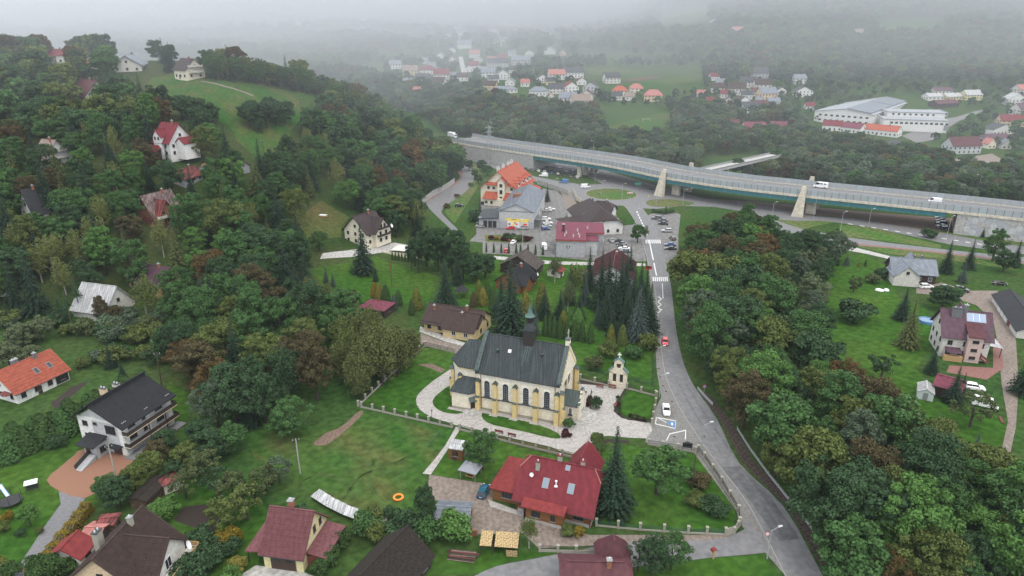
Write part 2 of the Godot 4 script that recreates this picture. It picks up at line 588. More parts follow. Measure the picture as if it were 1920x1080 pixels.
func wpts(a):
	var r = []
	for p in a:
		var q = G(p[0], p[1])
		r.append(Vector2(q.x, -q.z))
	return r

func build_ground():
	terrain("ground", hg, GX0, GZ0, CELL, NX, NZ, 0.0, "rough green and brown ground of the valley floor and wooded slope")
	terrain("far_hills", fg, FX0, FZ0, FCELL, FNX, FNZ, 1.5, "misty wooded hillsides rising behind the village")
	# --- grass ---
	lawn("meadow", [[455, 815], [520, 792], [600, 800], [640, 815], [668, 772], [760, 786], [848, 806], [836, 832], [798, 888], [795, 925], [780, 960], [735, 985], [660, 965], [590, 925], [540, 890], [480, 862]], "wide mown meadow with tyre tracks beside the church fence", "meadow")
	for q in [[[610, 820], [650, 850], [690, 868], [730, 872], [765, 855]], [[640, 940], [668, 900], [700, 884], [740, 892], [755, 915]], [[560, 905], [600, 890], [640, 905], [660, 935]], [[700, 860], [690, 900], [705, 935], [735, 955]]]:
		for e in [0, 5]:
			var sp = []
			for v in smooth_px(q, 4): sp.append([v[0] + e, v[1] - e * .6])
			drape("tyre_track", ribbon(sp, .45), .022, GM("grass_grass", "grass", 26.0, "", 1.0), "track", null, "faint worn tyre track in the meadow grass", "worn")
	var b1 = lawn("church_lawn", [[795, 652], [850, 660], [852, 692], [820, 710], [790, 735], [780, 752], [788, 772], [815, 787], [780, 786], [674, 760]], "lawn inside the church fence behind the chancel", "lawn", 0.014)
	lawn("church_lawn", rounded([[849, 722], [822, 738], [811, 752], [816, 764], [832, 773], [856, 776], [870, 772], [848, 763]], 2), "small curved lawn between the sacristy and the path loop", "lawn", 0.034)
	lawn("church_lawn", rounded([[904, 775], [906, 786], [925, 797], [985, 810], [1030, 821], [1050, 822], [1046, 812], [1010, 797], [960, 784], [920, 774]], 2), "long curved lawn along the nave's buttresses", "lawn", 0.034)
	lawn("church_lawn", [[1181, 732], [1229, 738], [1226, 786], [1172, 781], [1159, 770]], "square rose garden lawn in front of the bell gate", "lawn", 0.034)
	lawn("parish_lawn", [[850, 812], [866, 808], [1000, 846], [1060, 860], [1040, 880], [935, 880], [905, 905], [812, 890]], "lawn with a gazebo between the church fence and the parish house", "lawn", 0.013)
	lawn("parish_lawn", [[1122, 985], [1127, 930], [1120, 880], [1125, 850], [1170, 833], [1230, 846], [1290, 850], [1312, 860], [1345, 905], [1378, 960], [1374, 990], [1250, 994]], "corner lawn of the parish garden beside the main road", "lawn", 0.013)
	lawn("garden", [[925, 815], [1110, 860], [1106, 864], [920, 822]], "narrow strip of dry grass along the church fence", "dry", 0.032)
	lawn("garden", [[850, 560], [820, 535], [868, 500], [878, 478], [1090, 488], [1208, 480], [1218, 600], [1226, 718], [1088, 690], [990, 625], [920, 612]], "garden lawn under the tall spruces behind the church", "lawn")
	lawn("garden", [[589, 504], [655, 493], [707, 481], [729, 493], [780, 502], [822, 520], [813, 553], [790, 573], [742, 566], [702, 556], [678, 570], [640, 540], [593, 524]], "bright lawn below the black and white villa", "lawn", 0.05)
	lawn("garden", [[560, 411], [602, 376], [655, 407], [640, 425], [640, 445], [611, 447], [578, 453]], "sloping patchy lawn beside the black and white villa", "dry", 0.05)
	lawn("field", [[270, 166], [285, 146], [330, 140], [377, 147], [467, 156], [630, 190], [575, 215], [545, 245], [533, 290], [510, 303], [480, 297], [445, 265], [430, 235], [380, 215], [320, 192]], "open green pasture on top of the wooded hill", "meadow", 0.06)
	lawn("garden", [[1440, 572], [1490, 570], [1530, 512], [1548, 482], [1620, 478], [1665, 500], [1685, 560], [1740, 580], [1745, 640], [1720, 690], [1735, 745], [1850, 762], [1888, 800], [1880, 835], [1830, 855], [1740, 815], [1600, 720], [1500, 660], [1435, 610]], "large bright lawn behind the roadside wood", "lawn")
	lawn("garden", [[1755, 545], [1800, 560], [1835, 580], [1850, 600], [1780, 600], [1740, 570]], "lawn between the two houses by the gravel drive", "lawn")
	lawn("verge", [[1573, 421], [1636, 427], [1766, 460], [1763, 466], [1671, 453], [1576, 442]], "grass strip between the two slip roads", "rough")
	lawn("verge", [[1598, 460], [1763, 474], [1900, 490], [1900, 505], [1757, 484], [1671, 477]], "grass bank below the lower slip road", "rough")
	lawn("verge", [[1752, 434], [1800, 437], [1960, 425], [1960, 466], [1850, 452]], "grass slope below the hexagon panelled abutment", "rough")
	lawn("verge", [[1440, 416], [1487, 406], [1573, 415], [1500, 430]], "grass around the foot of the second pylon", "rough")
	lawn("verge", [[852, 420], [890, 360], [905, 330], [895, 312], [882, 302], [888, 325], [880, 350], [845, 380], [833, 397]], "green verge between the winding road and the hotel", "rough", 0.02)
	lawn("garden", [[0, 868], [150, 795], [158, 840], [140, 855], [87, 900], [110, 920], [114, 940], [95, 980], [30, 1060], [0, 1090]], "front lawn with trampoline beside the grey drive", "lawn")
	lawn("garden", [[318, 715], [385, 757], [330, 800], [240, 900], [160, 965], [160, 935], [235, 880], [252, 853]], "lawn behind the white house with black roof", "lawn")
	lawn("garden", [[280, 930], [330, 900], [480, 900], [500, 960], [480, 1080], [350, 1080], [340, 1000]], "kitchen garden lawn between the brown and yellow houses", "lawn")
	lawn("garden", [[800, 1080], [820, 1040], [900, 1030], [1000, 1035], [1090, 1030], [960, 1052], [900, 1075]], "rough grass beside the lower lane and wood shelter", "lawn")
	lawn("verge", [[1190, 1066], [1290, 1050], [1430, 1040], [1460, 1085], [1460, 1110], [1190, 1110]], "grass corner at the junction of lane and main road", "lawn")
	lawn("field", [[1128, 238], [1255, 208], [1262, 212], [1235, 250], [1150, 250]], "green football field beyond the bridge", "meadow", 0.08)
	lawn("field", [[1092, 128], [1180, 130], [1230, 143], [1160, 150], [1100, 138]], "pale green strip field by the far village", "meadow", 0.3)
	lawn("field", [[1160, 158], [1240, 148], [1320, 138], [1320, 148], [1250, 165], [1190, 166]], "green strip field behind the far village", "meadow", 0.3)
	lawn("field", [[1165, 150], [1220, 143], [1245, 145], [1185, 154]], "brown ploughed strip between the far green fields", "plough", 0.35)
	lawn("field", [[645, 125], [715, 123], [725, 135], [660, 138]], "green field strip beside the first far village houses", "meadow", 0.3)
	lawn("field", [[1235, 45], [1290, 20], [1330, 18], [1310, 45], [1262, 58]], "wide grass clearing on the far slope", "meadow", 0.6)
	lawn("field", [[1640, 55], [1700, 42], [1775, 36], [1740, 60], [1660, 66]], "meadow clearing above the factory", "meadow", 0.6)
	lawn("field", [[960, 175], [985, 172], [1010, 186], [985, 190]], "small green plot between far houses", "meadow", 0.3)
	# --- roads ---
	var rd = thing("main_road", "grey asphalt main road running past the church to the roundabout", "road")
	rd.set_meta("kind", "structure")
	var L = smooth_px([[1500, 1130], [1473, 1080], [1407, 953], [1345, 870], [1287, 787], [1253, 720], [1242, 671], [1236, 616], [1230.5, 560], [1222, 520], [1207, 460], [1196, 425], [1177, 393], [1165, 383]], 3)
	var R = smooth_px([[1575, 1130], [1543, 1080], [1472, 953], [1387, 870], [1345, 787], [1299, 720], [1279, 671], [1267.5, 616], [1261, 560], [1255, 520], [1240, 460], [1229, 425], [1207, 393], [1200, 383]], 3)
	var Rr = R.duplicate()
	Rr.reverse()
	drape("asphalt", world_poly(L + Rr), 0.024, M("asphalt"), "", rd)
	kerb_line(rd, wpts(L), 0.2, 0.14, "kerb")
	drape("repaired_asphalt", world_poly([[1352, 876], [1388, 874], [1440, 925], [1475, 975], [1500, 1010], [1462, 1015], [1410, 945], [1372, 900]]), 0.029, M("patch_asphalt"), "", rd)
	# footway with red strip left of the road
	var fw = paved("footway", L.slice(3, 30) + [[1222, 560], [1228, 640], [1232, 700], [1240, 745], [1215, 790], [1210, 830], [1300, 848], [1335, 895], [1385, 965], [1390, 985]], "footway", "grey paved footway and lay-by between church fence and road", "pavement", 0.018)
	var pk = paved("parking_bay", [[1208, 408], [1222, 400], [1258, 396], [1276, 402], [1272, 440], [1272, 492], [1256, 505], [1238, 470], [1226, 430]], "asphalt_yard", "grey parking bays beside the main road", "parking", 0.019)
	# markings
	for k in 9: mark(rd, [[1193 + k * 2.4, 396 + k * 5.2], [1195 + k * 2.4, 396 + k * 5.2], [1196 + k * 2.4, 399.5 + k * 5.2], [1194 + k * 2.4, 399.5 + k * 5.2]])
	mark(rd, [[1216, 450], [1218, 450], [1226, 488], [1224, 488]])
	mark(rd, [[1225, 493], [1227, 493], [1232, 517], [1230, 517]])
	for k in 8: mark(rd, [[1210 + k * 3.7, 449.5], [1212 + k * 3.7, 449.5], [1213 + k * 3.7, 456.5], [1211 + k * 3.7, 456.5]])
	for k in 8: mark(rd, [[1223.5 + k * 3.7, 519.5], [1225.6 + k * 3.7, 519.5], [1226.6 + k * 3.7, 527.5], [1224.5 + k * 3.7, 527.5]])
	mark(rd, [[1241, 532], [1242.4, 532], [1244, 560], [1242.6, 560]])
	for k in 3:
		mark(rd, [[1233, 556 + k * 10.5], [1235, 556 + k * 10.5], [1241, 560.5 + k * 10.5], [1239, 561 + k * 10.5]])
		mark(rd, [[1241, 560.5 + k * 10.5], [1239, 561 + k * 10.5], [1233, 565 + k * 10.5], [1235, 566 + k * 10.5]])
	for q in [[1229, 652], [1231, 672], [1233, 690], [1236, 706], [1241, 722], [1247, 733], [1258, 752], [1232, 632], [1262, 818]]: mark(fw, [[q[0], q[1]], [q[0] + 4, q[1] + .4], [q[0] + 4, q[1] + 2.2], [q[0], q[1] + 1.8]], "soil", .028, "drain_cover")
	for q in [[[1262, 700], [1300, 770], [1352, 850]], [[1280, 712], [1318, 770], [1372, 850]], [[1392, 885], [1430, 935], [1470, 1000]]]: drape("tyre_mark", ribbon(smooth_px(q, 4), .5), .034, M("worn_asphalt"), "", rd)
	# disabled bay by the church
	var bay = mark(fw, [[1230, 782], [1268, 789], [1267.6, 790.2], [1229.6, 783.2]], "paint", 0.03)
	mark(fw, [[1228, 794], [1266, 803], [1265.6, 804.2], [1227.6, 795.2]], "paint", 0.03)
	mark(fw, [[1230, 782], [1231.6, 782], [1229.6, 795], [1228, 795]], "paint", 0.03)
	mark(fw, [[1266.4, 789], [1268, 789], [1266, 804], [1264.4, 804]], "paint", 0.03)
	mark(fw, [[1231, 783], [1232, 782.6], [1250, 792], [1249, 792.8]], "paint", 0.03)
	mark(fw, [[1250, 792], [1267, 789.6], [1265.6, 803]], "blue_paint", 0.034)
	mark(fw, [[1258, 793], [1262, 792.5], [1262, 798], [1258.5, 797]], "paint", 0.04)
	mark(fw, [[1255, 813], [1286, 806], [1287, 807.5], [1256, 814.5]], "paint", 0.03)
	mark(fw, [[1249, 826], [1255, 813], [1256.5, 813.5], [1250.5, 826.5]], "paint", 0.03)
	mark(fw, [[1284, 824], [1285, 806], [1286.6, 806], [1285.8, 824]], "paint", 0.03)
	# lane in the foreground
	var lane = thing("lane", "narrow grey lane joining the main road below the parish house", "road")
	lane.set_meta("kind", "structure")
	var lu = smooth_px([[880, 1085], [930, 1062], [1000, 1048], [1080, 1032], [1170, 1018], [1290, 1014], [1350, 1010], [1396, 992], [1403, 975]], 3)
	var ll = smooth_px([[1440, 1028], [1430, 1037], [1330, 1046], [1240, 1058], [1150, 1068], [1060, 1090], [1020, 1130], [930, 1130], [870, 1110]], 3)
	drape("asphalt", world_poly(lu + ll), 0.0262, M("asphalt"), "", lane)
	# roundabout
	var rc = G(1146, 364)
	var ra = thing("roundabout", "roundabout with a grassed centre island beside the bridge", "road")
	ra.set_meta("kind", "structure")
	drape("asphalt", circle_w(rc, 25.0), 0.022, M("asphalt"), "", ra)
	drape("apron", circle_w(rc, 15.0), 0.03, M("footway"), "", ra)
	drape("centre_island", circle_w(rc, 13.5), 0.05, GM("grass_grass", "grass", 26.0, "", 1.0), "", ra, "", "rough")
	var cl = []
	for k in 41: cl.append(Vector2(rc.x + 13.6 * cos(TAU * k / 40), -rc.z + 13.6 * sin(TAU * k / 40)))
	kerb_line(ra, cl, 0.25, 0.14, "kerb")
	# slip roads
	paved("slip_road", [[1172, 372], [1205, 360], [1245, 352], [1320, 372], [1440, 392], [1508, 404], [1600, 409], [1752, 434], [1850, 452], [1960, 468], [1960, 482], [1779, 458], [1636, 427], [1568, 417], [1440, 404], [1340, 388], [1275, 386], [1230, 392], [1195, 390]], "asphalt", "grey slip road passing under the bridge", "road", 0.021)
	paved("slip_road", [[1380, 378], [1440, 388], [1500, 400], [1573, 414], [1500, 414], [1450, 412], [1500, 428], [1573, 443], [1671, 456], [1801, 471], [1960, 486], [1960, 500], [1812, 481], [1757, 474], [1573, 457], [1500, 440], [1452, 430], [1420, 420], [1400, 405]], "asphalt", "lower slip road with reddish cycle strip", "road", 0.0225)
	paved("cycle_strip", [[1573, 453.5], [1700, 466.5], [1810, 477.5], [1960, 496], [1960, 498.5], [1810, 480], [1700, 469], [1573, 456]], "red_paving", "reddish cycle strip along the lower slip road", "path", 0.03)
	paved("path", [[1573, 460], [1600, 463], [1671, 481], [1668, 486], [1620, 475], [1573, 467]], "concrete", "light concrete footpath leading to the grey roofed house", "path", 0.03)
	for k in 13:
		var x = 1590 + k * 22
		var y = 419 + (k * 22) * 0.155
		mark(rd, [[x, y], [x + 9, y + 1.5], [x + 9, y + 2.6], [x, y + 1.1]])
	# grass island with pylon foot
	var pi = drape("traffic_island", world_poly(rounded([[1212, 378], [1228, 374], [1262, 374], [1300, 380], [1290, 385], [1250, 388], [1218, 386]], 3)), 0.06, GM("grass_grass", "grass", 26.0, "", 1.0), "island", null, "oval grass island around the first pylon's foot", "rough")
	# road up behind the hotel
	paved("approach_road", [[1090, 352], [1085, 345], [1040, 338], [1000, 330], [965, 318], [930, 305], [900, 296], [870, 288], [848, 283], [848, 292], [872, 298], [905, 308], [945, 322], [990, 337], [1040, 350], [1075, 360]], "asphalt", "asphalt approach road along the bridge wall", "road", 0.0235)
	var wl = smooth_px([[845, 296], [862, 312], [866, 326], [858, 340], [830, 356], [800, 376], [806, 392], [822, 408], [840, 425], [852, 436]], 3)
	var wr = smooth_px([[868, 440], [852, 424], [834, 406], [828, 396], [840, 383], [872, 360], [887, 340], [886, 320], [872, 302], [860, 293]], 3)
	var wd = paved("winding_road", wl + wr, "asphalt", "curving grey road at the foot of the wooded hill", "road", 0.027)
	paved("red_footway", smooth_px([[858, 322], [862, 330], [855, 341], [828, 355], [797, 375]], 2) + [[803, 377], [832, 357], [859, 343], [867, 330], [864, 320]], "red_paving", "red paved footway along the retaining wall", "pavement", 0.034)
	paved("car_park", [[893, 440], [893, 418], [900, 380], [930, 372], [1012, 352], [1045, 358], [1060, 375], [1064, 400], [1046, 435], [1090, 440], [1150, 425], [1196, 420], [1208, 460], [1212, 490], [1120, 490], [1040, 482], [905, 475], [905, 455], [880, 452]], "asphalt_yard", "grey asphalt car park around the supermarket", "parking", 0.0165)
	paved("dirt_bank", [[1046, 352], [1066, 362], [1085, 385], [1078, 400], [1062, 425], [1064, 400], [1058, 374]], "gravel", "bare gravel bank beside the car park", "ground", 0.03)
	lawn("verge", [[908, 440], [990, 442], [1000, 448], [985, 456], [910, 453]], "planted strip between car park and lane", "rough", 0.03)
	paved("underpass_yard", [[985, 312], [1100, 330], [1130, 345], [1230, 355], [1245, 352], [1130, 318], [1060, 305], [990, 298]], "asphalt_yard", "asphalt parking yard under the bridge", "parking", 0.0175)
	paved("underpass_yard", [[1320, 372], [1440, 380], [1600, 395], [1790, 410], [1790, 432], [1752, 434], [1600, 408], [1508, 403], [1440, 391]], "dirt", "bare brown ground under the bridge", "ground", 0.0178)
	# yards
	paved("gravel_yard", [[805, 890], [905, 906], [925, 920], [922, 948], [1000, 972], [1105, 1003], [1300, 1003], [1385, 1003], [1386, 1014], [1160, 1020], [1010, 1028], [980, 1000], [890, 1002], [870, 990], [885, 950], [800, 935]], "gravel", "trodden gravel yard and drive of the parish house", "yard", 0.017)
	paved("gravel_yard", [[790, 625], [830, 640], [890, 655], [870, 668], [850, 662], [795, 648], [780, 640]], "gravel", "gravel forecourt of the beige house behind the church", "yard", 0.017)
	paved("concrete_apron", [[788, 612], [840, 632], [888, 648], [880, 652], [836, 641], [786, 622]], "concrete", "pale concrete apron along the beige house", "yard", 0.03)
	paved("gravel_drive", [[1718, 540], [1765, 530], [1815, 545], [1870, 545], [1890, 580], [1905, 640], [1910, 720], [1905, 800], [1890, 870], [1845, 862], [1880, 835], [1890, 790], [1878, 720], [1872, 650], [1862, 600], [1830, 572], [1780, 556], [1718, 550]], "gravel", "muddy gravel drive beside the purple roofed house", "drive", 0.02)
	paved("red_terrace", [[1775, 698], [1850, 712], [1882, 690], [1876, 640], [1862, 640], [1862, 690], [1780, 685]], "red_paving", "reddish paved terrace around the purple roofed house", "terrace", 0.026)
	paved("dirt_track", [[782, 683], [810, 682], [835, 693], [828, 700], [805, 690]], "dirt", "bare earth trench line in the church lawn", "ground", 0.03)
	paved("bare_ground", rounded([[588, 832], [612, 812], [640, 800], [672, 772], [680, 776], [650, 806], [612, 834]], 3), "dirt", "bare earth heap at the meadow corner", "ground", 0.03)
	paved("gravel_drive", [[1850, 868], [1890, 872], [1960, 893], [1960, 912], [1880, 888]], "asphalt", "grey lane beyond the garden gate", "road", 0.021)
	paved("bare_ground", [[1478, 588], [1500, 583], [1526, 590], [1520, 598], [1490, 597]], "dirt", "bare earth fire spot in the large lawn", "ground", 0.03)
	# church yard
	var cy = smooth_px([[850, 689], [815, 712], [788, 735], [780, 750], [787, 768], [812, 783], [855, 797], [917, 813], [1033, 838], [1095, 864], [1113, 828], [1140, 817], [1212, 822], [1220, 792], [1178, 788], [1156, 772], [1160, 755], [1173, 735], [1173, 726], [1142, 720], [1087, 716]], 2)
	paved("church_forecourt", cy, "pavers", "pale grey paved path and forecourt around the church", "paving", 0.022)
	paved("paved_path", [[855, 800], [864, 803], [838, 845], [808, 890], [792, 888], [812, 865], [835, 835]], "pavers", "narrow paved path from the church gate to the yard", "path", 0.026)
	paved("paved_strip", [[914, 936], [920, 950], [1000, 975], [1005, 968], [965, 955]], "pavers", "paved strip along the parish house wall", "path", 0.028)
	paved("flower_bed", smooth_px([[1177, 728], [1164, 750], [1156, 770], [1172, 782], [1212, 789], [1212, 793], [1165, 784], [1150, 771], [1158, 750], [1172, 727]], 1), "soil", "dark rose bed around the garden lawn", "bed", 0.038)
	paved("flower_bed", [[1110, 860], [1117, 834], [1140, 823], [1180, 826], [1180, 832], [1142, 829], [1122, 838], [1116, 862]], "soil", "dark planting bed beside the forecourt and spruce", "bed", 0.03)
	paved("flower_bed", [[1087, 712], [1142, 718], [1140, 724], [1087, 720]], "soil", "dark planting bed below the fence by the bell gate", "bed", 0.03)
	# left house drive
	paved("clinker_yard", smooth_px([[143, 850], [160, 842], [250, 853], [232, 881], [200, 908], [160, 934], [112, 921], [87, 900], [110, 878]], 2), "clinker", "reddish clinker paved yard of the white house", "yard", 0.02)
	paved("grey_drive", [[110, 921], [160, 935], [123, 985], [57, 1085], [20, 1085], [85, 985], [114, 945]], "grey_setts", "grey sett drive along the yellow hedge", "drive", 0.019)
	paved("garage_apron", [[440, 1085], [480, 1060], [570, 1073], [600, 1085]], "concrete", "worn concrete apron before the yellow garage house", "yard", 0.019)
	paved("dark_terrace", [[95, 757], [130, 728], [168, 712], [160, 722], [105, 768]], "soil", "dark earth around the orange roofed house", "ground", 0.02)
	paved("soil_bed", [[325, 975], [345, 950], [385, 945], [415, 975], [400, 1000], [350, 985]], "soil", "dark vegetable bed in the kitchen garden", "bed", 0.02)
	paved("hill_path", ribbon_px2([[377, 153], [420, 162], [475, 180]], 1.3), "gravel", "thin pale track across the hill pasture", "path", 0.12)
	paved("village_street", [[860, 107], [868, 107], [876, 140], [866, 140]], "concrete", "pale village street climbing the far slope", "road", 0.4)
	paved("factory_yard", [[1690, 255], [1760, 225], [1830, 208], [1850, 206], [1800, 226], [1770, 245], [1755, 262], [1720, 268]], "asphalt_yard", "pale concrete yard beside the factory", "yard", 0.1)
	paved("gravel_lot", [[1780, 300], [1860, 288], [1880, 300], [1850, 318], [1790, 312]], "gravel", "gravel lot behind the bridge with a parked truck", "yard", 0.1)
	paved("villa_lane", [[605, 475], [650, 470], [740, 455], [770, 460], [740, 470], [660, 482], [600, 486]], "concrete", "grey lane below the black and white villa", "road", 0.06)
	paved("garden_lane", [[905, 478], [1040, 490], [1210, 494], [1210, 499], [1040, 496], [905, 484]], "concrete", "pale lane behind the cottages", "road", 0.03)
	paved("river_bank", [[1000, 262], [1090, 285], [1180, 300], [1170, 304], [1080, 292], [990, 268]], "dirt", "brown bank behind the bridge", "ground", 0.05)
func ribbon_px2(a, w):
	var r = []
	for p in ribbon(a, w):
		var q = PX(Vector3(p.x, H(p.x, -p.y), -p.y))
		r.append([q.x, q.y])
	return r
# ---------- vegetation ----------
var crown = {}       # kind -> [mesh, ...]
var trunk = {}
var greens = {
	"dark": [0.0386, 0.0773, 0.0335], "mid": [0.0541, 0.116, 0.0361], "fresh": [0.0799, 0.167, 0.0412], "olive": [0.0902, 0.119, 0.0335], "rust": [0.0975, 0.0662, 0.0243], "brown": [0.0789, 0.067, 0.0311], "grey": [0.0799, 0.116, 0.0721], "yellow": [0.174, 0.161, 0.0361], "gold": [0.182, 0.137, 0.0166],
	"spruce": [0.0215, 0.0454, 0.0263], "blue": [0.0587, 0.086, 0.0759], "larch": [0.0929, 0.113, 0.0386], "thuja": [0.0444, 0.0868, 0.0254], "thuja_yellow": [0.122, 0.135, 0.0283], "birch": [0.135, 0.155, 0.0489], "willow": [0.109, 0.139, 0.0708], "apple": [0.0747, 0.0975, 0.0386], "wine": [0.0607, 0.0182, 0.0223],
}
func leafmat(k): return LM("leaf_" + k, greens[k])
func leaf(s, p, n, size, tone_, long = 1.0):
	var up = Vector3.UP if abs(n.y) < 0.9 else Vector3.RIGHT
	var u = up.cross(n).normalized().rotated(n, rng.randf() * TAU)
	var v = n.cross(u)
	var k = size * 0.5
	s.set_color(Color(tone_, tone_ * rng.randf_range(0.96, 1.04), tone_ * 0.95))
	var a = p - u * k * long
	var b = p + v * k * 0.75 + n * k * 0.25
	var c = p + u * k * long
	var d = p - v * k * 0.75 + n * k * 0.15
	tri(s, a, b, c)
	tri(s, a, c, d)
func sphere_dir():
	var y = rng.randf_range(-1, 1)
	var a = rng.randf() * TAU
	var r = sqrt(1 - y * y)
	return Vector3(r * cos(a), y, r * sin(a))
func clump(s, c, r, n, size, flat = 0.8):
	var t0 = rng.randf_range(0.72, 1.28)
	for k in n:
		var d = sphere_dir()
		if d.y < -0.3 and rng.randf() < 0.6: d.y = -d.y
		var p = c + Vector3(d.x, d.y * flat, d.z) * r * rng.randf_range(0.6, 1.08)
		var nn = (d + sphere_dir() * 0.75).normalized()
		leaf(s, p, nn, size * rng.randf_range(0.7, 1.35), t0 * rng.randf_range(0.6, 1.4))
func broad_crown(seed_, nc, rx, ry, cy, per, size, rmin, rmax):
	rng.seed = seed_
	var s = ST()
	for i in nc:
		var d = sphere_dir()
		if d.y < -0.6 and rng.randf() < 0.5: d.y = -d.y
		var q = sqrt(rng.randf_range(0.2, 0.85))
		var r = rng.randf_range(rmin, rmax) * (1.15 - q * 0.35)
		clump(s, Vector3(d.x * rx * q, cy + d.y * ry * q, d.z * rx * q), r, per, size)
	s.generate_normals()
	return s.commit()
func spruce_crown(seed_, tiers, hgt_, rad, droop, dens, base_y):
	rng.seed = seed_
	var s = ST()
	for t in tiers:
		var f = float(t) / tiers
		var y = lerp(base_y, hgt_, f)
		var r = rad * pow(1.0 - f, 0.95) + 0.1
		var n = int(lerp(float(dens), 5.0, f))
		var off = rng.randf() * TAU
		for k in n:
			var a = off + TAU * (k + rng.randf_range(-0.3, 0.3)) / n
			var rr = r * rng.randf_range(0.72, 1.1)
			var t0 = rng.randf_range(0.75, 1.25)
			var m = max(2, int(rr / 0.4))
			for q in m:
				var e = (q + 0.7) / m
				var p = Vector3(cos(a) * rr * e, y - droop * rr * e * e + rng.randf_range(-.12, .12), sin(a) * rr * e)
				var w = lerp(0.75, 0.4, e) * (0.3 + rr / rad * 0.9)
				for z in 2:
					var nn = (Vector3(cos(a) * 0.45, 1.0, sin(a) * 0.45) + sphere_dir() * 0.6).normalized()
					leaf(s, p + sphere_dir() * 0.12, nn, w * rng.randf_range(0.8, 1.3), t0 * rng.randf_range(0.8, 1.2), 1.15)
	s.generate_normals()
	return s.commit()
func spindle(seed_, hgt_, rad, n, size, tip = 1.3):
	rng.seed = seed_
	var s = ST()
	for k in n:
		var f = rng.randf()
		var r = rad * min(1.0, 0.72 + f * 2.0) * pow(1.0 - f, 0.55) * (1.0 if f < 0.5 else 1.0) + 0.04
		var a = rng.randf() * TAU
		r *= rng.randf_range(0.72, 1.06)
		var d = Vector3(cos(a), 0.35, sin(a))
		leaf(s, Vector3(cos(a) * r, 0.05 + f * hgt_, sin(a) * r), (d + sphere_dir() * 0.55).normalized(), size * rng.randf_range(0.7, 1.4), rng.randf_range(0.72, 1.25))
	s.generate_normals()
	return s.commit()
func weeping_crown(seed_, nc, rx, ry, cy, per, size):
	rng.seed = seed_
	var s = ST()
	for i in nc:
		var d = sphere_dir()
		var q = rng.randf_range(0.2, 0.95)
		var c = Vector3(d.x * rx * q, cy + d.y * ry * q, d.z * rx * q)
		var t0 = rng.randf_range(0.8, 1.2)
		for k in per:
			var v = sphere_dir()
			var p = c + Vector3(v.x * 0.65, v.y * 1.3 - 0.3, v.z * 0.65)
			leaf(s, p, (Vector3(v.x, 0.3, v.z) + sphere_dir() * 0.7).normalized(), size * rng.randf_range(0.7, 1.3), t0 * rng.randf_range(0.8, 1.2))
	s.generate_normals()
	return s.commit()
func trunk_mesh(seed_, h, r, limbs):
	rng.seed = seed_
	var s = ST()
	var top = Vector3(rng.randf_range(-.3, .3), h, rng.randf_range(-.3, .3))
	tube(s, Vector3(0, -0.6, 0), top * 0.5 + Vector3(0, 0, 0), r * 1.2, r * 0.8, 7)
	tube(s, top * 0.5, top, r * 0.8, r * 0.25, 7)
	for k in limbs:
		var a = TAU * k / max(limbs, 1) + rng.randf()
		var y = h * rng.randf_range(0.4, 0.75)
		tube(s, top * (y / h), top * (y / h) + Vector3(cos(a) * h * 0.3, h * 0.28, sin(a) * h * 0.3), r * 0.4, r * 0.1, 5)
	s.generate_normals()
	return s.commit()
func make_crowns():
	crown.broad = []
	for k in 5: crown.broad.append(broad_crown(100 + k, 50 + k * 2, 3.9, 4.2, 5.4, 115, 0.42, 0.75, 1.3))
	crown.loose = []
	for k in 3: crown.loose.append(broad_crown(150 + k, 34, 3.9, 3.7, 5.2, 62, 0.42, 0.6, 1.15))
	crown.fine = []
	for k in 7: crown.fine.append(broad_crown(170 + k, 70 + k * 3, [4.0, 3.3, 4.6, 3.6, 4.3, 3.0, 4.1][k], [4.3, 4.9, 3.9, 4.6, 4.2, 5.2, 4.4][k], 5.4, 125, 0.27, 0.45, [1.05, 1.1, 1.3, 0.95, 1.2, 1.0, 1.35][k]))
	crown.feather = []
	for k in 3: crown.feather.append(weeping_crown(265 + k, 95, 2.7, 5.4, 7.0, 62, 0.34))
	crown.spruce = []
	for k in 4: crown.spruce.append(spruce_crown(200 + k, 30, 16.0, 3.3, 0.28, 15, 1.2))
	crown.pine = [spruce_crown(230, 14, 16.0, 3.2, 0.1, 10, 8.0), spruce_crown(231, 12, 15.5, 2.8, 0.1, 9, 8.5)]
	crown.larch = []
	for k in 3: crown.larch.append(spruce_crown(240 + k, 26, 14.0, 3.0, 0.05, 11, 1.5))
	crown.thuja = [spindle(250, 5.0, 0.85, 1500, 0.26), spindle(251, 5.0, 1.0, 1500, 0.28)]
	crown.cone = [spindle(255, 5.0, 1.5, 1700, 0.34), spindle(256, 5.0, 1.7, 1700, 0.36)]
	crown.birch = [weeping_crown(260, 60, 3.0, 4.6, 8.0, 48, 0.34), weeping_crown(261, 55, 2.7, 4.8, 8.0, 48, 0.34)]
	crown.bush = []
	for k in 4: crown.bush.append(broad_crown(270 + k, 22, 1.7, 1.1, 1.15, 85, 0.3, 0.5, 0.85))
	crown.far = []
	for k in 3: crown.far.append(broad_crown(280 + k, 26, 4.0, 4.2, 5.0, 40, 0.8, 0.9, 1.5))
	trunk.broad = [trunk_mesh(300, 6.0, 0.26, 4), trunk_mesh(301, 6.5, 0.3, 5)]
	trunk.tall = [trunk_mesh(302, 15.0, 0.26, 0)]
	trunk.birch = [trunk_mesh(303, 11.0, 0.15, 3)]
	trunk.small = [trunk_mesh(304, 4.0, 0.1, 0)]
	trunk.bush = [trunk_mesh(305, 1.0, 0.06, 5)]
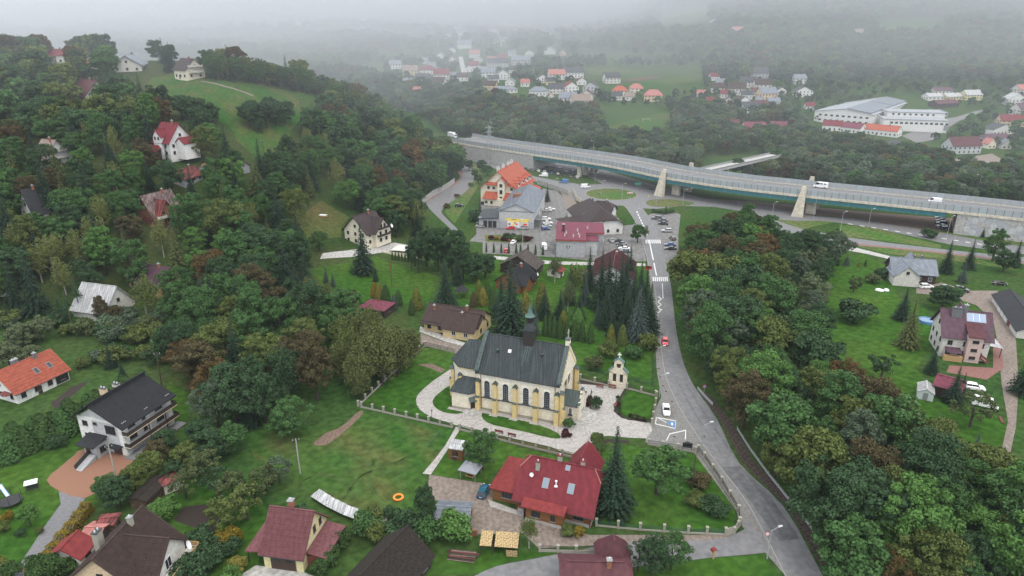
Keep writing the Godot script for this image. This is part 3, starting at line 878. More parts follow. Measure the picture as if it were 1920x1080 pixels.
var tree_info = {
	"broad": ["broadleaf_tree", "tree", "broad", "bark", 10.0], "fine": ["broadleaf_tree", "tree", "broad", "bark", 10.0], "loose": ["fruit_tree", "tree", "broad", "bark", 9.5], "spruce": ["spruce_tree", "tree", "tall", "bark", 16.0], "pine": ["pine_tree", "tree", "tall", "bark_pine", 16.0], "larch": ["larch_tree", "tree", "tall", "bark", 14.0], "thuja": ["column_thuja", "shrub", "small", "bark", 5.0], "cone": ["cone_thuja", "shrub", "small", "bark", 5.0], "birch": ["birch_tree", "tree", "birch", "bark_birch", 13.0], "feather": ["feathery_tree", "tree", "birch", "bark", 13.0], "bush": ["garden_bush", "shrub", "bush", "bark", 2.4],
}
var hue_words = {"dark": "dark green", "mid": "mid green", "fresh": "fresh green", "olive": "olive green", "rust": "rust brown", "brown": "brownish", "grey": "greyish green", "yellow": "yellow green", "gold": "golden yellow", "spruce": "dark", "blue": "blue grey", "larch": "light green", "thuja": "dark green", "thuja_yellow": "yellowish", "birch": "pale yellow green", "willow": "silvery", "apple": "dull green", "wine": "wine red"}
var kind_words = {"broad": "round crowned broadleaf tree", "fine": "full crowned broadleaf tree", "loose": "open crowned fruit tree", "spruce": "tall spruce", "pine": "tall bare stemmed pine", "larch": "feathery larch", "thuja": "narrow column thuja", "cone": "cone shaped thuja", "birch": "slender birch", "feather": "tall feathery tree", "bush": "round leafy bush"}
var protos = {}
func tree(kind, hue, P, height, spread, where, group):
	var key = kind
	var info = tree_info[kind]
	var v = rng.randi() % crown[kind].size()
	var pk = kind + str(v)
	var o
	if not protos.has(pk):
		o = Node3D.new()
		o.name = numbered(info[0])
		add_child(o)
		var c = MeshInstance3D.new()
		c.mesh = crown[kind][v]
		c.name = "crown"
		o.add_child(c)
		var t = MeshInstance3D.new()
		t.mesh = trunk[info[2]][v % trunk[info[2]].size()]
		t.set_surface_override_material(0, M(info[3]))
		t.name = "trunk"
		o.add_child(t)
		o.set_meta("category", info[1])
		protos[pk] = o
	else:
		o = protos[pk].duplicate()
		o.name = numbered(info[0])
		add_child(o)
	o.get_node("crown").set_surface_override_material(0, leafmat(hue))
	o.position = P
	var h = height / info[4]
	o.scale = Vector3(h * spread * rng.randf_range(.88, 1.12), h, h * spread * rng.randf_range(.88, 1.12))
	o.rotation.y = rng.randf() * TAU
	o.set_meta("label", hue_words[hue] + " " + kind_words[kind] + " " + where)
	o.set_meta("group", group)
	return o
func pick(w):
	var t = 0.0
	for k in w: t += w[k]
	var r = rng.randf() * t
	for k in w:
		r -= w[k]
		if r <= 0: return k
	return w.keys()[0]
var placed = []
func is_open(p, r):
	for q in placed:
		if q[0].distance_squared_to(Vector2(p.x, p.z)) < (r + q[1]) * (r + q[1]) * 0.25: return false
	return true
func blocked(px):
	for k in keep:
		if Geometry2D.is_point_in_polygon(px, k): return true
	return false
# random spots, spaced, inside a pixel outline of the ground
func spots(a, spacing, tries, seed_, respect = true):
	rng.seed = seed_
	var wp = world_poly(a)
	var lo = wp[0]
	var hi = wp[0]
	for p in wp:
		lo = lo.min(p)
		hi = hi.max(p)
	var r = []
	var grid = {}
	for k in tries:
		var q = Vector2(rng.randf_range(lo.x, hi.x), rng.randf_range(lo.y, hi.y))
		if not Geometry2D.is_point_in_polygon(q, wp): continue
		var c = Vector2i((q / spacing).floor())
		var ok = true
		for dx in range(-1, 2):
			for dy in range(-1, 2):
				for e in grid.get(c + Vector2i(dx, dy), []):
					if e.distance_squared_to(q) < spacing * spacing: ok = false
		if not ok: continue
		var p = Vector3(q.x, H(q.x, -q.y), -q.y)
		if respect and blocked(PX(p)): continue
		if is_open(p, spacing):
			r.append(p)
			if not grid.has(c): grid[c] = []
			grid[c].append(q)
	return r
func wood(a, spacing, tries, seed_, kinds, hues, h0, h1, where, group):
	for p in spots(a, spacing, tries, seed_):
		var k = pick(kinds)
		var hue = pick(hues)
		if k == "spruce": hue = "spruce" if rng.randf() < 0.85 else "blue"
		if k == "birch": hue = "birch"
		if k == "larch": hue = "larch"
		tree(k, hue, p, rng.randf_range(h0, h1) * (1.25 if k in ["spruce", "larch"] else 1.0), rng.randf_range(0.9, 1.2), where, group)
func mass(called, label, a, spacing, tries, seed_, kind, cols, h0, h1, respect = true):
	var pts = a if a is Array and a.size() > 0 and a[0] is Vector3 else spots(a, spacing, tries, seed_, respect)
	mass_at(called, label, pts, seed_, kind, cols, h0, h1)
func mass_at(called, label, pts, seed_, kind, cols, h0, h1):
	rng.seed = seed_
	var n = crown[kind].size()
	var root = Node3D.new()
	root.name = numbered(called)
	add_child(root)
	tag(root, label, "wood", "", "stuff")
	for v in n:
		var mine = []
		for i in pts.size():
			if i % n == v: mine.append(pts[i])
		if mine.is_empty(): continue
		var mm = MultiMesh.new()
		mm.transform_format = MultiMesh.TRANSFORM_3D
		mm.use_colors = true
		mm.mesh = crown[kind][v]
		mm.instance_count = mine.size()
		for i in mine.size():
			var h = rng.randf_range(h0, h1) / (16.0 if kind == "spruce" else 10.0)
			var b = Basis(Vector3.UP, rng.randf() * TAU).scaled(Vector3(h * rng.randf_range(.9, 1.2), h, h * rng.randf_range(.9, 1.2)))
			mm.set_instance_transform(i, Transform3D(b, mine[i]))
			var c = greens[pick(cols)]
			var t = rng.randf_range(0.65, 1.45)
			mm.set_instance_color(i, Color(c[0] * t, c[1] * t, c[2] * t))
		var o = MultiMeshInstance3D.new()
		o.multimesh = mm
		o.name = "foliage"
		o.material_override = LM("leaf_mass", [1.0, 1.0, 1.0])
		o.set_meta("kind", "stuff")
		root.add_child(o, true)
func tp(kind, hue, px, py, h, spread, where, group = "single garden trees"):
	var p = G(px, py)
	placed.append([Vector2(p.x, p.z), h * 0.4])
	return tree(kind, hue, p, h, spread, where, group)
func hedge(a, w, h, hue, label, n_per = 150, seed_ = 7):
	rng.seed = seed_
	var pts = []
	for p in a: pts.append(G(p[0], p[1]))
	var s = ST()
	var core = ST()
	var c0 = (pts[0] + pts[-1]) * 0.5
	for i in pts.size() - 1:
		var p = pts[i]
		var q = pts[i + 1]
		var d = q - p
		var l = d.length()
		var side = Vector3(-d.z, 0, d.x).normalized()
		bar(core, p - c0 + Vector3(0, h * 0.45, 0), q - c0 + Vector3(0, h * 0.45, 0), w * 0.7, h * 0.85)
		for k in int(l * n_per * (h + w) / 3.0):
			var f = rng.randf()
			var o = p + d * f - c0
			var lump = 1.0 + 0.12 * sin(f * l * 2.1 + i)
			var r = rng.randf()
			var n = Vector3.UP
			if r < 0.35:
				o += side * rng.randf_range(-0.5, 0.5) * w + Vector3(0, h * lump * rng.randf_range(.93, 1.05), 0)
			else:
				var e = -1 if r < 0.675 else 1
				n = side * e
				o += side * e * w * 0.5 * rng.randf_range(.85, 1.1) + Vector3(0, rng.randf() * h * lump, 0)
			leaf(s, o, (n + sphere_dir() * 0.8).normalized(), 0.26 * rng.randf_range(.7, 1.4), rng.randf_range(.75, 1.25))
	var t = thing("clipped_hedge", label, "hedge", c0)
	part(t, "foliage", s, leafmat(hue))
	part(t, "branches", core, "bark")
	return t
# ---------- building helpers (all in the building's own frame: x along the ridge, z to its front) ----------
var frame_cache = {}
var dims = {}
func frame_mesh(w, h, bars, arch = false):
	var k = "%.2f %.2f %d %s" % [w, h, bars, arch]
	if frame_cache.has(k): return frame_cache[k]
	var s = ST()
	var t = 0.09
	for e in [-1, 1]:
		box(s, Vector3(e * (w - t) * 0.5, 0, 0), Vector3(t, h, 0.1))
		box(s, Vector3(0, e * (h - t) * 0.5, 0), Vector3(w - 2 * t, t, 0.1))
	for b in bars: box(s, Vector3(-w * 0.5 + w * (b + 1) / (bars + 1), 0, -0.01), Vector3(0.06, h - 2 * t, 0.07))
	s.generate_normals()
	frame_cache[k] = s.commit()
	return frame_cache[k]
func window(parent, c, face, w, h, frame = "window_frame", bars = 1, sill = true):   # face: yaw in which it looks
	var o = part(parent, "window", frame_mesh(w, h, bars), frame)
	o.position = c
	o.rotation.y = face
	var p = part(o, "pane", bmesh(Vector3(w - 0.12, h - 0.12, 0.03)), "glass")
	p.position = Vector3(0, 0, -0.02)
	if sill:
		var q = part(o, "sill", bmesh(Vector3(w + 0.16, 0.06, 0.2)), "metal_grey")
		q.position = Vector3(0, -h * 0.5 - 0.03, 0.05)
	return o
func plain_window(parent, c, face, w, h):
	var o = part(parent, "window", bmesh(Vector3(w, h, 0.08)), "glass")
	o.position = c
	o.rotation.y = face
	return o
func wins(node, side, list, L, W, frame = "window_frame", detail = true, at = Vector3.ZERO):
	for q in list:
		var c = Vector3()
		var f = 0.0
		match side:
			"f":
				c = Vector3(q[0], q[1], W * 0.5 + 0.03)
			"b":
				c = Vector3(q[0], q[1], -W * 0.5 - 0.03)
				f = PI
			"r":
				c = Vector3(L * 0.5 + 0.03, q[1], q[0])
				f = PI / 2
			"l":
				c = Vector3(-L * 0.5 - 0.03, q[1], q[0])
				f = -PI / 2
		if detail: window(node, c + at, f, q[2], q[3], frame, 1 if q[2] < 1.5 else 2)
		else: plain_window(node, c + at, f, q[2], q[3])
func roof_planes(L, W, h, rh, over, f):      # gable (f=1), half hip, hip (f=0): outlines of the four planes
	var k = rh / (W * 0.5)
	var x = L * 0.5 + over
	var z = W * 0.5 + over
	var ye = h - over * k
	var yr = h + rh
	var yh = ye + (yr - ye) * f
	var zh = z * (1 - f)
	var xi = x - (zh if f < 1 else 0.0) * 0.9
	var r = []
	for e in [1, -1]:
		var a = [Vector3(-x, ye, z * e), Vector3(x, ye, z * e)]
		if f > 0 and f < 1:
			a += [Vector3(x, yh, zh * e), Vector3(xi, yr, 0), Vector3(-xi, yr, 0), Vector3(-x, yh, zh * e)]
		elif f >= 1: a += [Vector3(x, yr, 0), Vector3(-x, yr, 0)]
		else: a += [Vector3(xi, yr, 0), Vector3(-xi, yr, 0)]
		r.append(a)
	if f < 1:
		for e in [1, -1]: r.append([Vector3(x * e, yh, zh), Vector3(x * e, yh, -zh), Vector3(xi * e, yr, 0)])
	return r
func ribs(s, T, a, spacing, hgt_ = 0.1, wid = 0.08):    # raised seams down a plane given as [eave, eave, ridge, ridge]
	var l = (a[1] - a[0]).length()
	var n = int(l / spacing)
	var top0 = a[-1]
	var top1 = a[2]
	if a.size() == 6:
		top0 = a[4]
		top1 = a[3]
	for i in range(1, n):
		var t = float(i) / n
		var p = a[0].lerp(a[1], t)
		# straight up the slope, cut at the hip
		var u = clamp((p - top0).dot((a[1] - a[0]).normalized()) / max((top1 - top0).length(), 0.01), 0, 1)
		var q = top0.lerp(top1, u)
		if abs((q - p).dot((a[1] - a[0]).normalized())) > 0.05:
			var f = 0.0
			var edge = top0 if u <= 0 else top1
			var foot = a[0] if u <= 0 else a[1]
			var tt = (p - foot).length() / max(abs((edge - foot).dot((a[1] - a[0]).normalized())), 0.01)
			q = foot.lerp(edge, min(tt, 1.0))
		bar(s, T * (p + Vector3(0, hgt_ * 0.4, 0)), T * (q + Vector3(0, hgt_ * 0.4, 0)), wid, hgt_)
func body(node, T, L, W, h, rh, wall, roof, over = 0.5, f = 1.0, rib = 0.0, thick = 0.18, base = -2.0, ridge_cap = true, wall_name = "wall", roof_name = "roof"):
	var s = ST()
	if f >= 1: prism(s, T, [Vector2(-W / 2, base), Vector2(W / 2, base), Vector2(W / 2, h), Vector2(0, h + rh), Vector2(-W / 2, h)], L)
	elif f > 0:
		var y = h + rh * f
		var z = W / 2 * (1 - f)
		prism(s, T, [Vector2(-W / 2, base), Vector2(W / 2, base), Vector2(W / 2, h), Vector2(z, y), Vector2(-z, y), Vector2(-W / 2, h)], L)
	else: boxT(s, T * Transform3D(Basis(), Vector3(0, (h + base) / 2, 0)), Vector3(L, h - base, W))
	part(node, wall_name, s, wall)
	var up = Vector3(0, 0.2, 0)
	var rsurf = ST()
	var rs = ST()
	var planes = roof_planes(L, W, h, rh, over, f)
	for i in planes.size():
		var a = []
		var b = []
		for p in planes[i]:
			a.append(T * (p + up))
			b.append(p + up)
		slab(rsurf, a, thick)
		if rib > 0 and i < 2:
			ribs(rs, T, b, rib)
			if rib < .4 and b.size() == 4:
				var nc = int((b[3] - b[0]).length() / .8)
				for c in range(1, nc): bar(rs, T * (b[0].lerp(b[3], float(c) / nc) + Vector3(0, .05, 0)), T * (b[1].lerp(b[2], float(c) / nc) + Vector3(0, .05, 0)), .08, .1)
	if ridge_cap:
		var e = planes[0]
		var q0 = e[-1] if f >= 1 or f <= 0 else e[4]
		var q1 = e[2] if f >= 1 or f <= 0 else e[3]
		bar(rsurf, T * (q0 + up * 1.15), T * (q1 + up * 1.15), 0.28, 0.12)
	var r = part(node, roof_name, rsurf, roof)
	if rib > 0:
		var q = part(r, "roof_ribbing", rs, roof)
		q.set_meta("kind", "stuff")
	# gutter along the eaves
	if L > 5:
		var gs = ST()
		for i in 2: tube(gs, T * (planes[i][0] + Vector3(0, 0.08, 0)), T * (planes[i][1] + Vector3(0, 0.08, 0)), 0.07, 0.07, 6)
		part(r, "gutter", gs, "metal_dark")
	return r
func chimney(node, c, w, h, m = "brickwork", cap = "metal_grey", d = -1.0):
	if d < 0: d = w
	var o = pbox(node, "chimney", c, Vector3(w, h, d), m)
	pbox(o, "cap", Vector3(0, h / 2 + 0.06, 0), Vector3(w + 0.2, 0.1, d + 0.2), cap)
	for k in (2 if w > 0.9 else 1):
		var s = ST()
		var x = (k - 0.5) * w * 0.5 if w > 0.9 else 0.0
		tube(s, Vector3(x, h / 2 + 0.1, 0), Vector3(x, h / 2 + 0.45, 0), 0.12, 0.12, 8)
		part(o, "pot", s, "metal_light")
	return o
func skylight(node, x, t, L, W, h, rh, over, side = 1.0, w = 0.9, l = 1.3, m = "skylight"):   # t: 0 eave .. 1 ridge
	var ang = atan2(rh, W * 0.5)
	var z = W * 0.5 * (1 - t)
	var o = pbox(node, "skylight", Vector3(x, h + rh * t + 0.26, z * side), Vector3(w + 0.2, 0.12, l + 0.2), "metal_grey")
	o.rotation.x = ang * side
	pbox(o, "pane", Vector3(0, 0.05, 0), Vector3(w, 0.05, l), m)
	return o
func frame_of(r0, r1, hr):           # a building's place from its ridge in the photograph and its height
	var a = G(r0[0], r0[1], hr)
	var y = a.y + hr
	var b = at_height(r1[0], r1[1], y)
	var A = Vector3(a.x, y, a.z)
	var d = b - A
	var mid = (A + b) * 0.5
	return {"L": d.length(), "yaw": atan2(-d.z, d.x), "p": Vector3(mid.x, min(H(mid.x, mid.z), a.y), mid.z)}
func corner_frame(a, b, W):          # from the foot of the front wall
	var A = G(a[0], a[1])
	var B = G(b[0], b[1])
	var d = B - A
	var yaw = atan2(-d.z, d.x)
	var back = Vector3(-sin(yaw), 0, -cos(yaw))
	var m = (A + B) * 0.5 + back * W * 0.5
	return {"L": d.length(), "yaw": yaw, "p": Vector3(m.x, min(A.y, B.y), m.z)}
func guard(px, py, x0, y0, x1, y1):  # no scattered trees rooted here
	keep.append(poly([[x0, y0], [x1, y0], [x1, y1], [x0, y1]]))
# o: label, roof, wall, r0, r1, h (ridge), W, eave; optional name, over, f, rib, floors, detail, frame, group
func house(o):
	var fr = frame_of(o.r0, o.r1, o.h)
	var L = fr.L - 2 * o.get("over", 0.5)
	if o.get("f", 1.0) < 1: L += o.W * (1 - o.f) * 0.9
	L = max(L, 3.0)
	var t = thing(o.get("name", "house"), o.label, o.get("cat", "house"), fr.p, fr.yaw, o.get("group", ""))
	var e = o.eave
	body(t, Transform3D(), L, o.W, e, o.h - e - 0.2, o.wall, o.roof, o.get("over", 0.5), o.get("f", 1.0), o.get("rib", 0.0), 0.18, o.get("base", -2.0))
	auto_windows(t, L, o.W, e, o.h, o.get("frame", "window_frame"), o.get("detail", true), o.get("gable", true))
	if o.get("chimney", true):
		chimney(t, Vector3(L * 0.2, o.h + 0.1, 0.5), 0.7, 1.6, o.get("stack", "brickwork"))
	dims[t] = L
	var c = PX(fr.p)
	var wpx = L * FPX / max(80.0, fr.p.distance_to(Vector3(0, CAMY, 0)))
	keep.append(poly([[c.x - wpx * .55, c.y - wpx * 0.3], [c.x + wpx * .55, c.y - wpx * 0.3], [c.x + wpx * .45, c.y + wpx * 0.68], [c.x - wpx * .45, c.y + wpx * 0.68]]))
	return t
func auto_windows(t, L, W, e, h, frame, detail, gable = true):
	var fl = int((e + 0.4) / 2.7)
	for k in fl:
		var y = 1.6 + k * 2.8
		var n = max(1, int(L / 3.2))
		var row = []
		for i in n: row.append([-L / 2 + L * (i + 0.5) / n, y, 1.2, 1.3])
		wins(t, "f", row, L, W, frame, detail)
		wins(t, "b", row.slice(0, 1), L, W, frame, detail)
		row = []
		n = max(1, int(W / 3.6))
		for i in n: row.append([-W / 2 + W * (i + 0.5) / n, y, 1.1, 1.3])
		wins(t, "r", row, L, W, frame, detail)
		wins(t, "l", row, L, W, frame, detail)
	if gable and h - e > 3.0:
		for sd in ["l", "r"]: wins(t, sd, [[0, e + (h - e) * 0.32, 1.1, 1.2]], L, W, frame, detail)
	if fl > 0:
		var d = pbox(t, "door", Vector3(-L * 0.5 + L * 0.42, 1.05, W / 2 + 0.04), Vector3(1.0, 2.1, 0.08), "door_brown")
		pbox(d, "handle", Vector3(0.38, 0, 0.06), Vector3(0.05, 0.14, 0.05), "metal_light")
# ---------- site furniture ----------
func picket_posts(called, label, cat, a, spacing, post_m, ph, pw, panel_m, panel_h, style, plinth = 0.0, cap = true, group = "", base_m = "stone"):
	var pts = []
	for p in a: pts.append(G(p[0], p[1]))
	var c0 = pts[0]
	var t = thing(called, label, cat, c0, 0, group)
	for i in pts.size() - 1:
		var p = pts[i] - c0
		var q = pts[i + 1] - c0
		var n = max(1, int(round((q - p).length() / spacing)))
		for k in n + (1 if i == pts.size() - 2 else 0):
			var v = p.lerp(q, float(k) / n)
			var yaw = atan2(-(q - p).z, (q - p).x)
			var o = pbox(t, "pillar", v + Vector3(0, ph / 2 - 0.2, 0), Vector3(pw, ph + 0.4, pw), post_m, yaw)
			if cap: pbox(o, "cap", Vector3(0, ph / 2 + 0.26, 0), Vector3(pw + 0.12, 0.12, pw + 0.12), base_m)
			if k < n:
				var w = p.lerp(q, float(k + 1) / n)
				var dir = (w - v).normalized()
				var l = (w - v).length() - pw
				var mid = (v + w) * 0.5
				var s = ST()
				var X = Transform3D(Basis(dir, Vector3.UP, dir.cross(Vector3.UP)), mid)
				if plinth > 0: 
					var ps = ST()
					boxT(ps, X * Transform3D(Basis(), Vector3(0, plinth / 2 - 0.2, 0)), Vector3(l, plinth + 0.4, pw * 0.6))
					part(t, "plinth", ps, base_m)
				if style == "rails":
					for y in [0.1, panel_h - 0.08]: boxT(s, X * Transform3D(Basis(), Vector3(0, plinth + y, 0)), Vector3(l, 0.05, 0.05))
					var m = int(l / 0.16)
					for z in m: boxT(s, X * Transform3D(Basis(), Vector3(-l / 2 + l * (z + 0.5) / m, plinth + panel_h * 0.5, 0)), Vector3(0.03, panel_h, 0.03))
				elif style == "mesh":
					for y in 5: boxT(s, X * Transform3D(Basis(), Vector3(0, plinth + 0.06 + panel_h * y / 5.0, 0)), Vector3(l, 0.025, 0.02))
					var m = int(l / 0.2)
					for z in m: boxT(s, X * Transform3D(Basis(), Vector3(-l / 2 + l * (z + 0.5) / m, plinth + panel_h * 0.5, 0)), Vector3(0.02, panel_h, 0.02))
				else: boxT(s, X * Transform3D(Basis(), Vector3(0, plinth + panel_h / 2, 0)), Vector3(l, panel_h, 0.08))
				part(t, "panel", s, panel_m)
	return t
func lamp_post(px, py, h, yaw, label, arm = 1.4, m = "galvanised", group = "street lamps"):
	var t = thing("street_lamp", label, "street lamp", G(px, py), yaw, group)
	var s = ST()
	tube(s, Vector3(0, -0.3, 0), Vector3(0, h, 0), 0.1, 0.06, 8)
	part(t, "pole", s, m)
	s = ST()
	tube(s, Vector3(0, h - 0.1, 0), Vector3(arm, h + 0.3, 0), 0.05, 0.04, 6)
	part(t, "arm", s, m)
	var hd = pbox(t, "lamp_head", Vector3(arm + 0.3, h + 0.33, 0), Vector3(0.8, 0.16, 0.3), "metal_light")
	pbox(hd, "lens", Vector3(0, -0.09, 0), Vector3(0.55, 0.04, 0.22), "lamp_glass")
	return t
func utility_pole(px, py, h, m, label, cross = true, lean = Vector2.ZERO):
	var t = thing("utility_pole", label, "pole", G(px, py), 0.4)
	var s = ST()
	tube(s, Vector3(0, -0.4, 0), Vector3(lean.x, h, lean.y), 0.16, 0.1, 8)
	part(t, "pole", s, m)
	if cross:
		pbox(t, "crossarm", Vector3(lean.x, h - 0.35, lean.y), Vector3(1.4, 0.1, 0.1), "metal_dark")
		for e in [-0.6, 0.0, 0.6]:
			s = ST()
			tube(s, Vector3(e + lean.x, h - 0.3, lean.y), Vector3(e + lean.x, h - 0.05, lean.y), 0.05, 0.04, 6)
			part(t, "insulator", s, "plastic_white")
	return t
# ---------- vehicles ----------
var car_proto = {}
func loft(s, secs):                 # closed rings of equal size joined one after another
	var n = secs[0].size()
	for i in secs.size() - 1:
		for k in n: quad(s, secs[i][k], secs[i][(k + 1) % n], secs[i + 1][(k + 1) % n], secs[i + 1][k])
	for e in [0, secs.size() - 1]:
		for k in range(1, n - 1): tri(s, secs[e][0], secs[e][k], secs[e][k + 1])
func ring(x, hw, y0, y1, r):        # rounded cross section of a body at x
	return [Vector3(x, y0, -hw + r * .6), Vector3(x, y0 + r, -hw), Vector3(x, y1 - r, -hw * 0.985), Vector3(x, y1, -hw + r * 1.3), Vector3(x, y1, hw - r * 1.3), Vector3(x, y1 - r, hw * 0.985), Vector3(x, y0 + r, hw), Vector3(x, y0, hw - r * .6)]
var car_shapes = {
	# body rings [x, half width, top]; cabin: rear foot, rear top, front top, front foot, roof height
	"hatchback": {"body": [[-2.05, .72, .72], [-1.95, .82, .92], [-0.6, .88, .95], [0.95, .88, .93], [1.75, .82, .82], [2.05, .7, .62]], "cab": [-1.95, -1.45, 0.35, 1.0, 1.46], "len": 4.1},
	"saloon": {"body": [[-2.3, .72, .74], [-2.2, .82, .94], [-1.2, .88, .96], [0.9, .88, .93], [1.95, .82, .8], [2.3, .7, .6]], "cab": [-1.6, -0.95, 0.3, 1.0, 1.42], "len": 4.6},
	"suv": {"body": [[-2.3, .78, .85], [-2.2, .9, 1.05], [-1.0, .95, 1.08], [0.95, .95, 1.06], [1.95, .9, .96], [2.3, .78, .72]], "cab": [-2.2, -1.8, 0.3, 1.0, 1.68], "len": 4.6},
	"van": {"body": [[-2.7, .92, 1.1], [-2.6, .98, 1.25], [-1.0, 1.0, 1.25], [1.2, 1.0, 1.22], [2.2, .95, 1.05], [2.6, .85, .8]], "cab": [-2.6, -2.55, 1.25, 2.0, 2.25], "len": 5.3, "solid": true},
}
func make_car(kind, called):
	var d = car_shapes[kind]
	var t = thing(called, "car", "car")
	var s = ST()
	var secs = []
	for b in d.body: secs.append(ring(b[0], b[1], 0.22, b[2], 0.12))
	loft(s, secs)
	part(t, "body", s, "paint_white")
	var c = d.cab
	var y0 = d.body[2][2] - 0.03
	var hw = d.body[2][1]
	s = ST()
	loft(s, [ring(c[0], hw * .9, y0 - .1, y0, .03), ring(c[1], hw * .78, y0 - .05, c[4] - 0.06, .06), ring(c[2], hw * .78, y0 - .05, c[4] - 0.06, .06), ring(c[3], hw * .88, y0 - .1, y0, .03)])
	part(t, "glazing", s, "car_glass")
	s = ST()
	loft(s, [ring(c[1] - .05, hw * .74, c[4] - .12, c[4] - .04, .03), ring((c[1] + c[2]) / 2, hw * .79, c[4] - .12, c[4], .03), ring(c[2] + .04, hw * .74, c[4] - .12, c[4] - .04, .03)])
	if d.has("solid"): loft(s, [ring(c[1] - .06, hw * .97, y0 - .1, c[4] - .02, .1), ring(c[2] - 0.6, hw * .97, y0 - .1, c[4] - .01, .1)])
	else:
		for e in [-1, 1]:
			for x in [[c[0], c[1]], [c[3], c[2]]]: bar(s, Vector3(x[0], y0, hw * .88 * e), Vector3(x[1], c[4] - .08, hw * .77 * e), 0.07, 0.07)
			bar(s, Vector3((c[1] + c[2]) / 2, y0, hw * .89 * e), Vector3((c[1] + c[2]) / 2, c[4] - .08, hw * .79 * e), 0.06, 0.04)
	part(t, "roof", s, "paint_white")
	var l = d.len
	for e in [-1, 1]:
		for x in [-l * 0.3, l * 0.31]:
			s = ST()
			tube(s, Vector3(0, 0, -0.11), Vector3(0, 0, 0.11), 0.32, 0.32, 14)
			var w = part(t, "wheel", s, "tyre")
			w.position = Vector3(x, 0.32, e * (hw - 0.1))
			s = ST()
			tube(s, Vector3(0, 0, -0.115), Vector3(0, 0, 0.115), 0.19, 0.19, 10)
			part(w, "rim", s, "rim")
		pbox(t, "headlight", Vector3(l * 0.5 - 0.1, 0.64, e * hw * 0.66), Vector3(0.16, 0.14, 0.34), "lamp_glass")
		pbox(t, "tail_light", Vector3(-l * 0.5 + 0.02, 0.78, e * hw * 0.74), Vector3(0.1, 0.18, 0.22), "tail_glass")
		pbox(t, "mirror", Vector3(c[3] - 0.25, y0 + 0.08, e * (hw + 0.06)), Vector3(0.12, 0.12, 0.18), "tyre")
	pbox(t, "number_plate", Vector3(-l * 0.5 - 0.01, 0.55, 0), Vector3(0.03, 0.12, 0.5), "plate")
	return t
func car(kind, col, px, py, yaw_deg, label, group = "", lift = 0.0):
	var p = G(px, py) if lift == 0.0 else at_height(px, py, lift)
	p.y += 0.03
	return car_at(kind, col, p, yaw_deg, label, group)
func car_at(kind, col, p, yaw_deg, label, group = ""):
	var o
	var nm = "parked_van" if kind == "van" else "passenger_car"
	if not car_proto.has(kind):
		o = make_car(kind, nm)
		car_proto[kind] = o
	else:
		o = car_proto[kind].duplicate()
		o.name = numbered(nm)
		add_child(o)
	o.position = p
	o.rotation.y = deg_to_rad(yaw_deg)
	for q in ["body", "roof"]: o.get_node(q).set_surface_override_material(0, M("paint_" + col))
	o.set_meta("label", label)
	o.set_meta("category", "van" if kind == "van" else "car")
	if group: o.set_meta("group", group)
	elif o.has_meta("group"): o.remove_meta("group")
	return o
# ---------- the church ----------
func arch_outline(w, h, n = 10):     # flat foot at 0, round top
	var a = [Vector2(-w / 2, 0), Vector2(w / 2, 0)]
	for k in n + 1: a.append(Vector2(cos(PI * k / n) * w / 2, h - w / 2 + sin(PI * k / n) * w / 2))
	return a
func arch_solid(s, T, w, h, d):      # in T's x/y plane, d thick around z=0
	var o = arch_outline(w, h)
	for e in [-1, 1]:
		for k in range(1, o.size() - 1):
			tri(s, T * Vector3(o[0].x, o[0].y, e * d / 2), T * Vector3(o[k].x, o[k].y, e * d / 2), T * Vector3(o[k + 1].x, o[k + 1].y, e * d / 2))
	for k in o.size():
		var a = o[k]
		var b = o[(k + 1) % o.size()]
		quad(s, T * Vector3(a.x, a.y, d / 2), T * Vector3(b.x, b.y, d / 2), T * Vector3(b.x, b.y, -d / 2), T * Vector3(a.x, a.y, -d / 2))
func arch_ring(s, T, w, h, t, d):
	var o = arch_outline(w, h)
	var i_ = arch_outline(w - 2 * t, h - t)
	for k in range(1, o.size()):
		var a = o[k]
		var b = o[(k + 1) % o.size()]
		var c = i_[(k + 1) % o.size()]
		var e = i_[k]
		for z in [-1, 1]: quad(s, T * Vector3(a.x, a.y, z * d / 2), T * Vector3(b.x, b.y, z * d / 2), T * Vector3(c.x, c.y, z * d / 2), T * Vector3(e.x, e.y, z * d / 2))
		quad(s, T * Vector3(a.x, a.y, d / 2), T * Vector3(b.x, b.y, d / 2), T * Vector3(b.x, b.y, -d / 2), T * Vector3(a.x, a.y, -d / 2))
		quad(s, T * Vector3(c.x, c.y, d / 2), T * Vector3(e.x, e.y, d / 2), T * Vector3(e.x, e.y, -d / 2), T * Vector3(c.x, c.y, -d / 2))
func church_window(t, c, face, w, h):
	var s = ST()
	arch_ring(s, Transform3D(), w + 0.5, h + 0.25, 0.25, 0.16)
	var o = part(t, "window_surround", s, "white")
	o.position = c
	o.rotation.y = face
	s = ST()
	arch_solid(s, Transform3D(Basis(), Vector3(0, 0, 0.0)), w, h, 0.05)
	part(o, "pane", s, "glass")
	s = ST()
	for k in 2: box(s, Vector3(-w / 2 + w * (k + 1) / 3, h * 0.46, 0.05), Vector3(0.045, h * 0.9, 0.04))
	for k in 6: box(s, Vector3(0, h * (k + 1) / 7.6, 0.05), Vector3(w, 0.045, 0.04))
	part(o, "tracery", s, "metal_grey")
	s = ST()
	quad(s, Vector3(-w / 2 - 0.2, 0.0, 0.05), Vector3(w / 2 + 0.2, 0.0, 0.05), Vector3(w / 2 + 0.2, -0.25, 0.32), Vector3(-w / 2 - 0.2, -0.25, 0.32))
	box(s, Vector3(0, -0.3, 0.14), Vector3(w + 0.4, 0.1, 0.36))
	part(o, "sill", s, "copper")
	return o
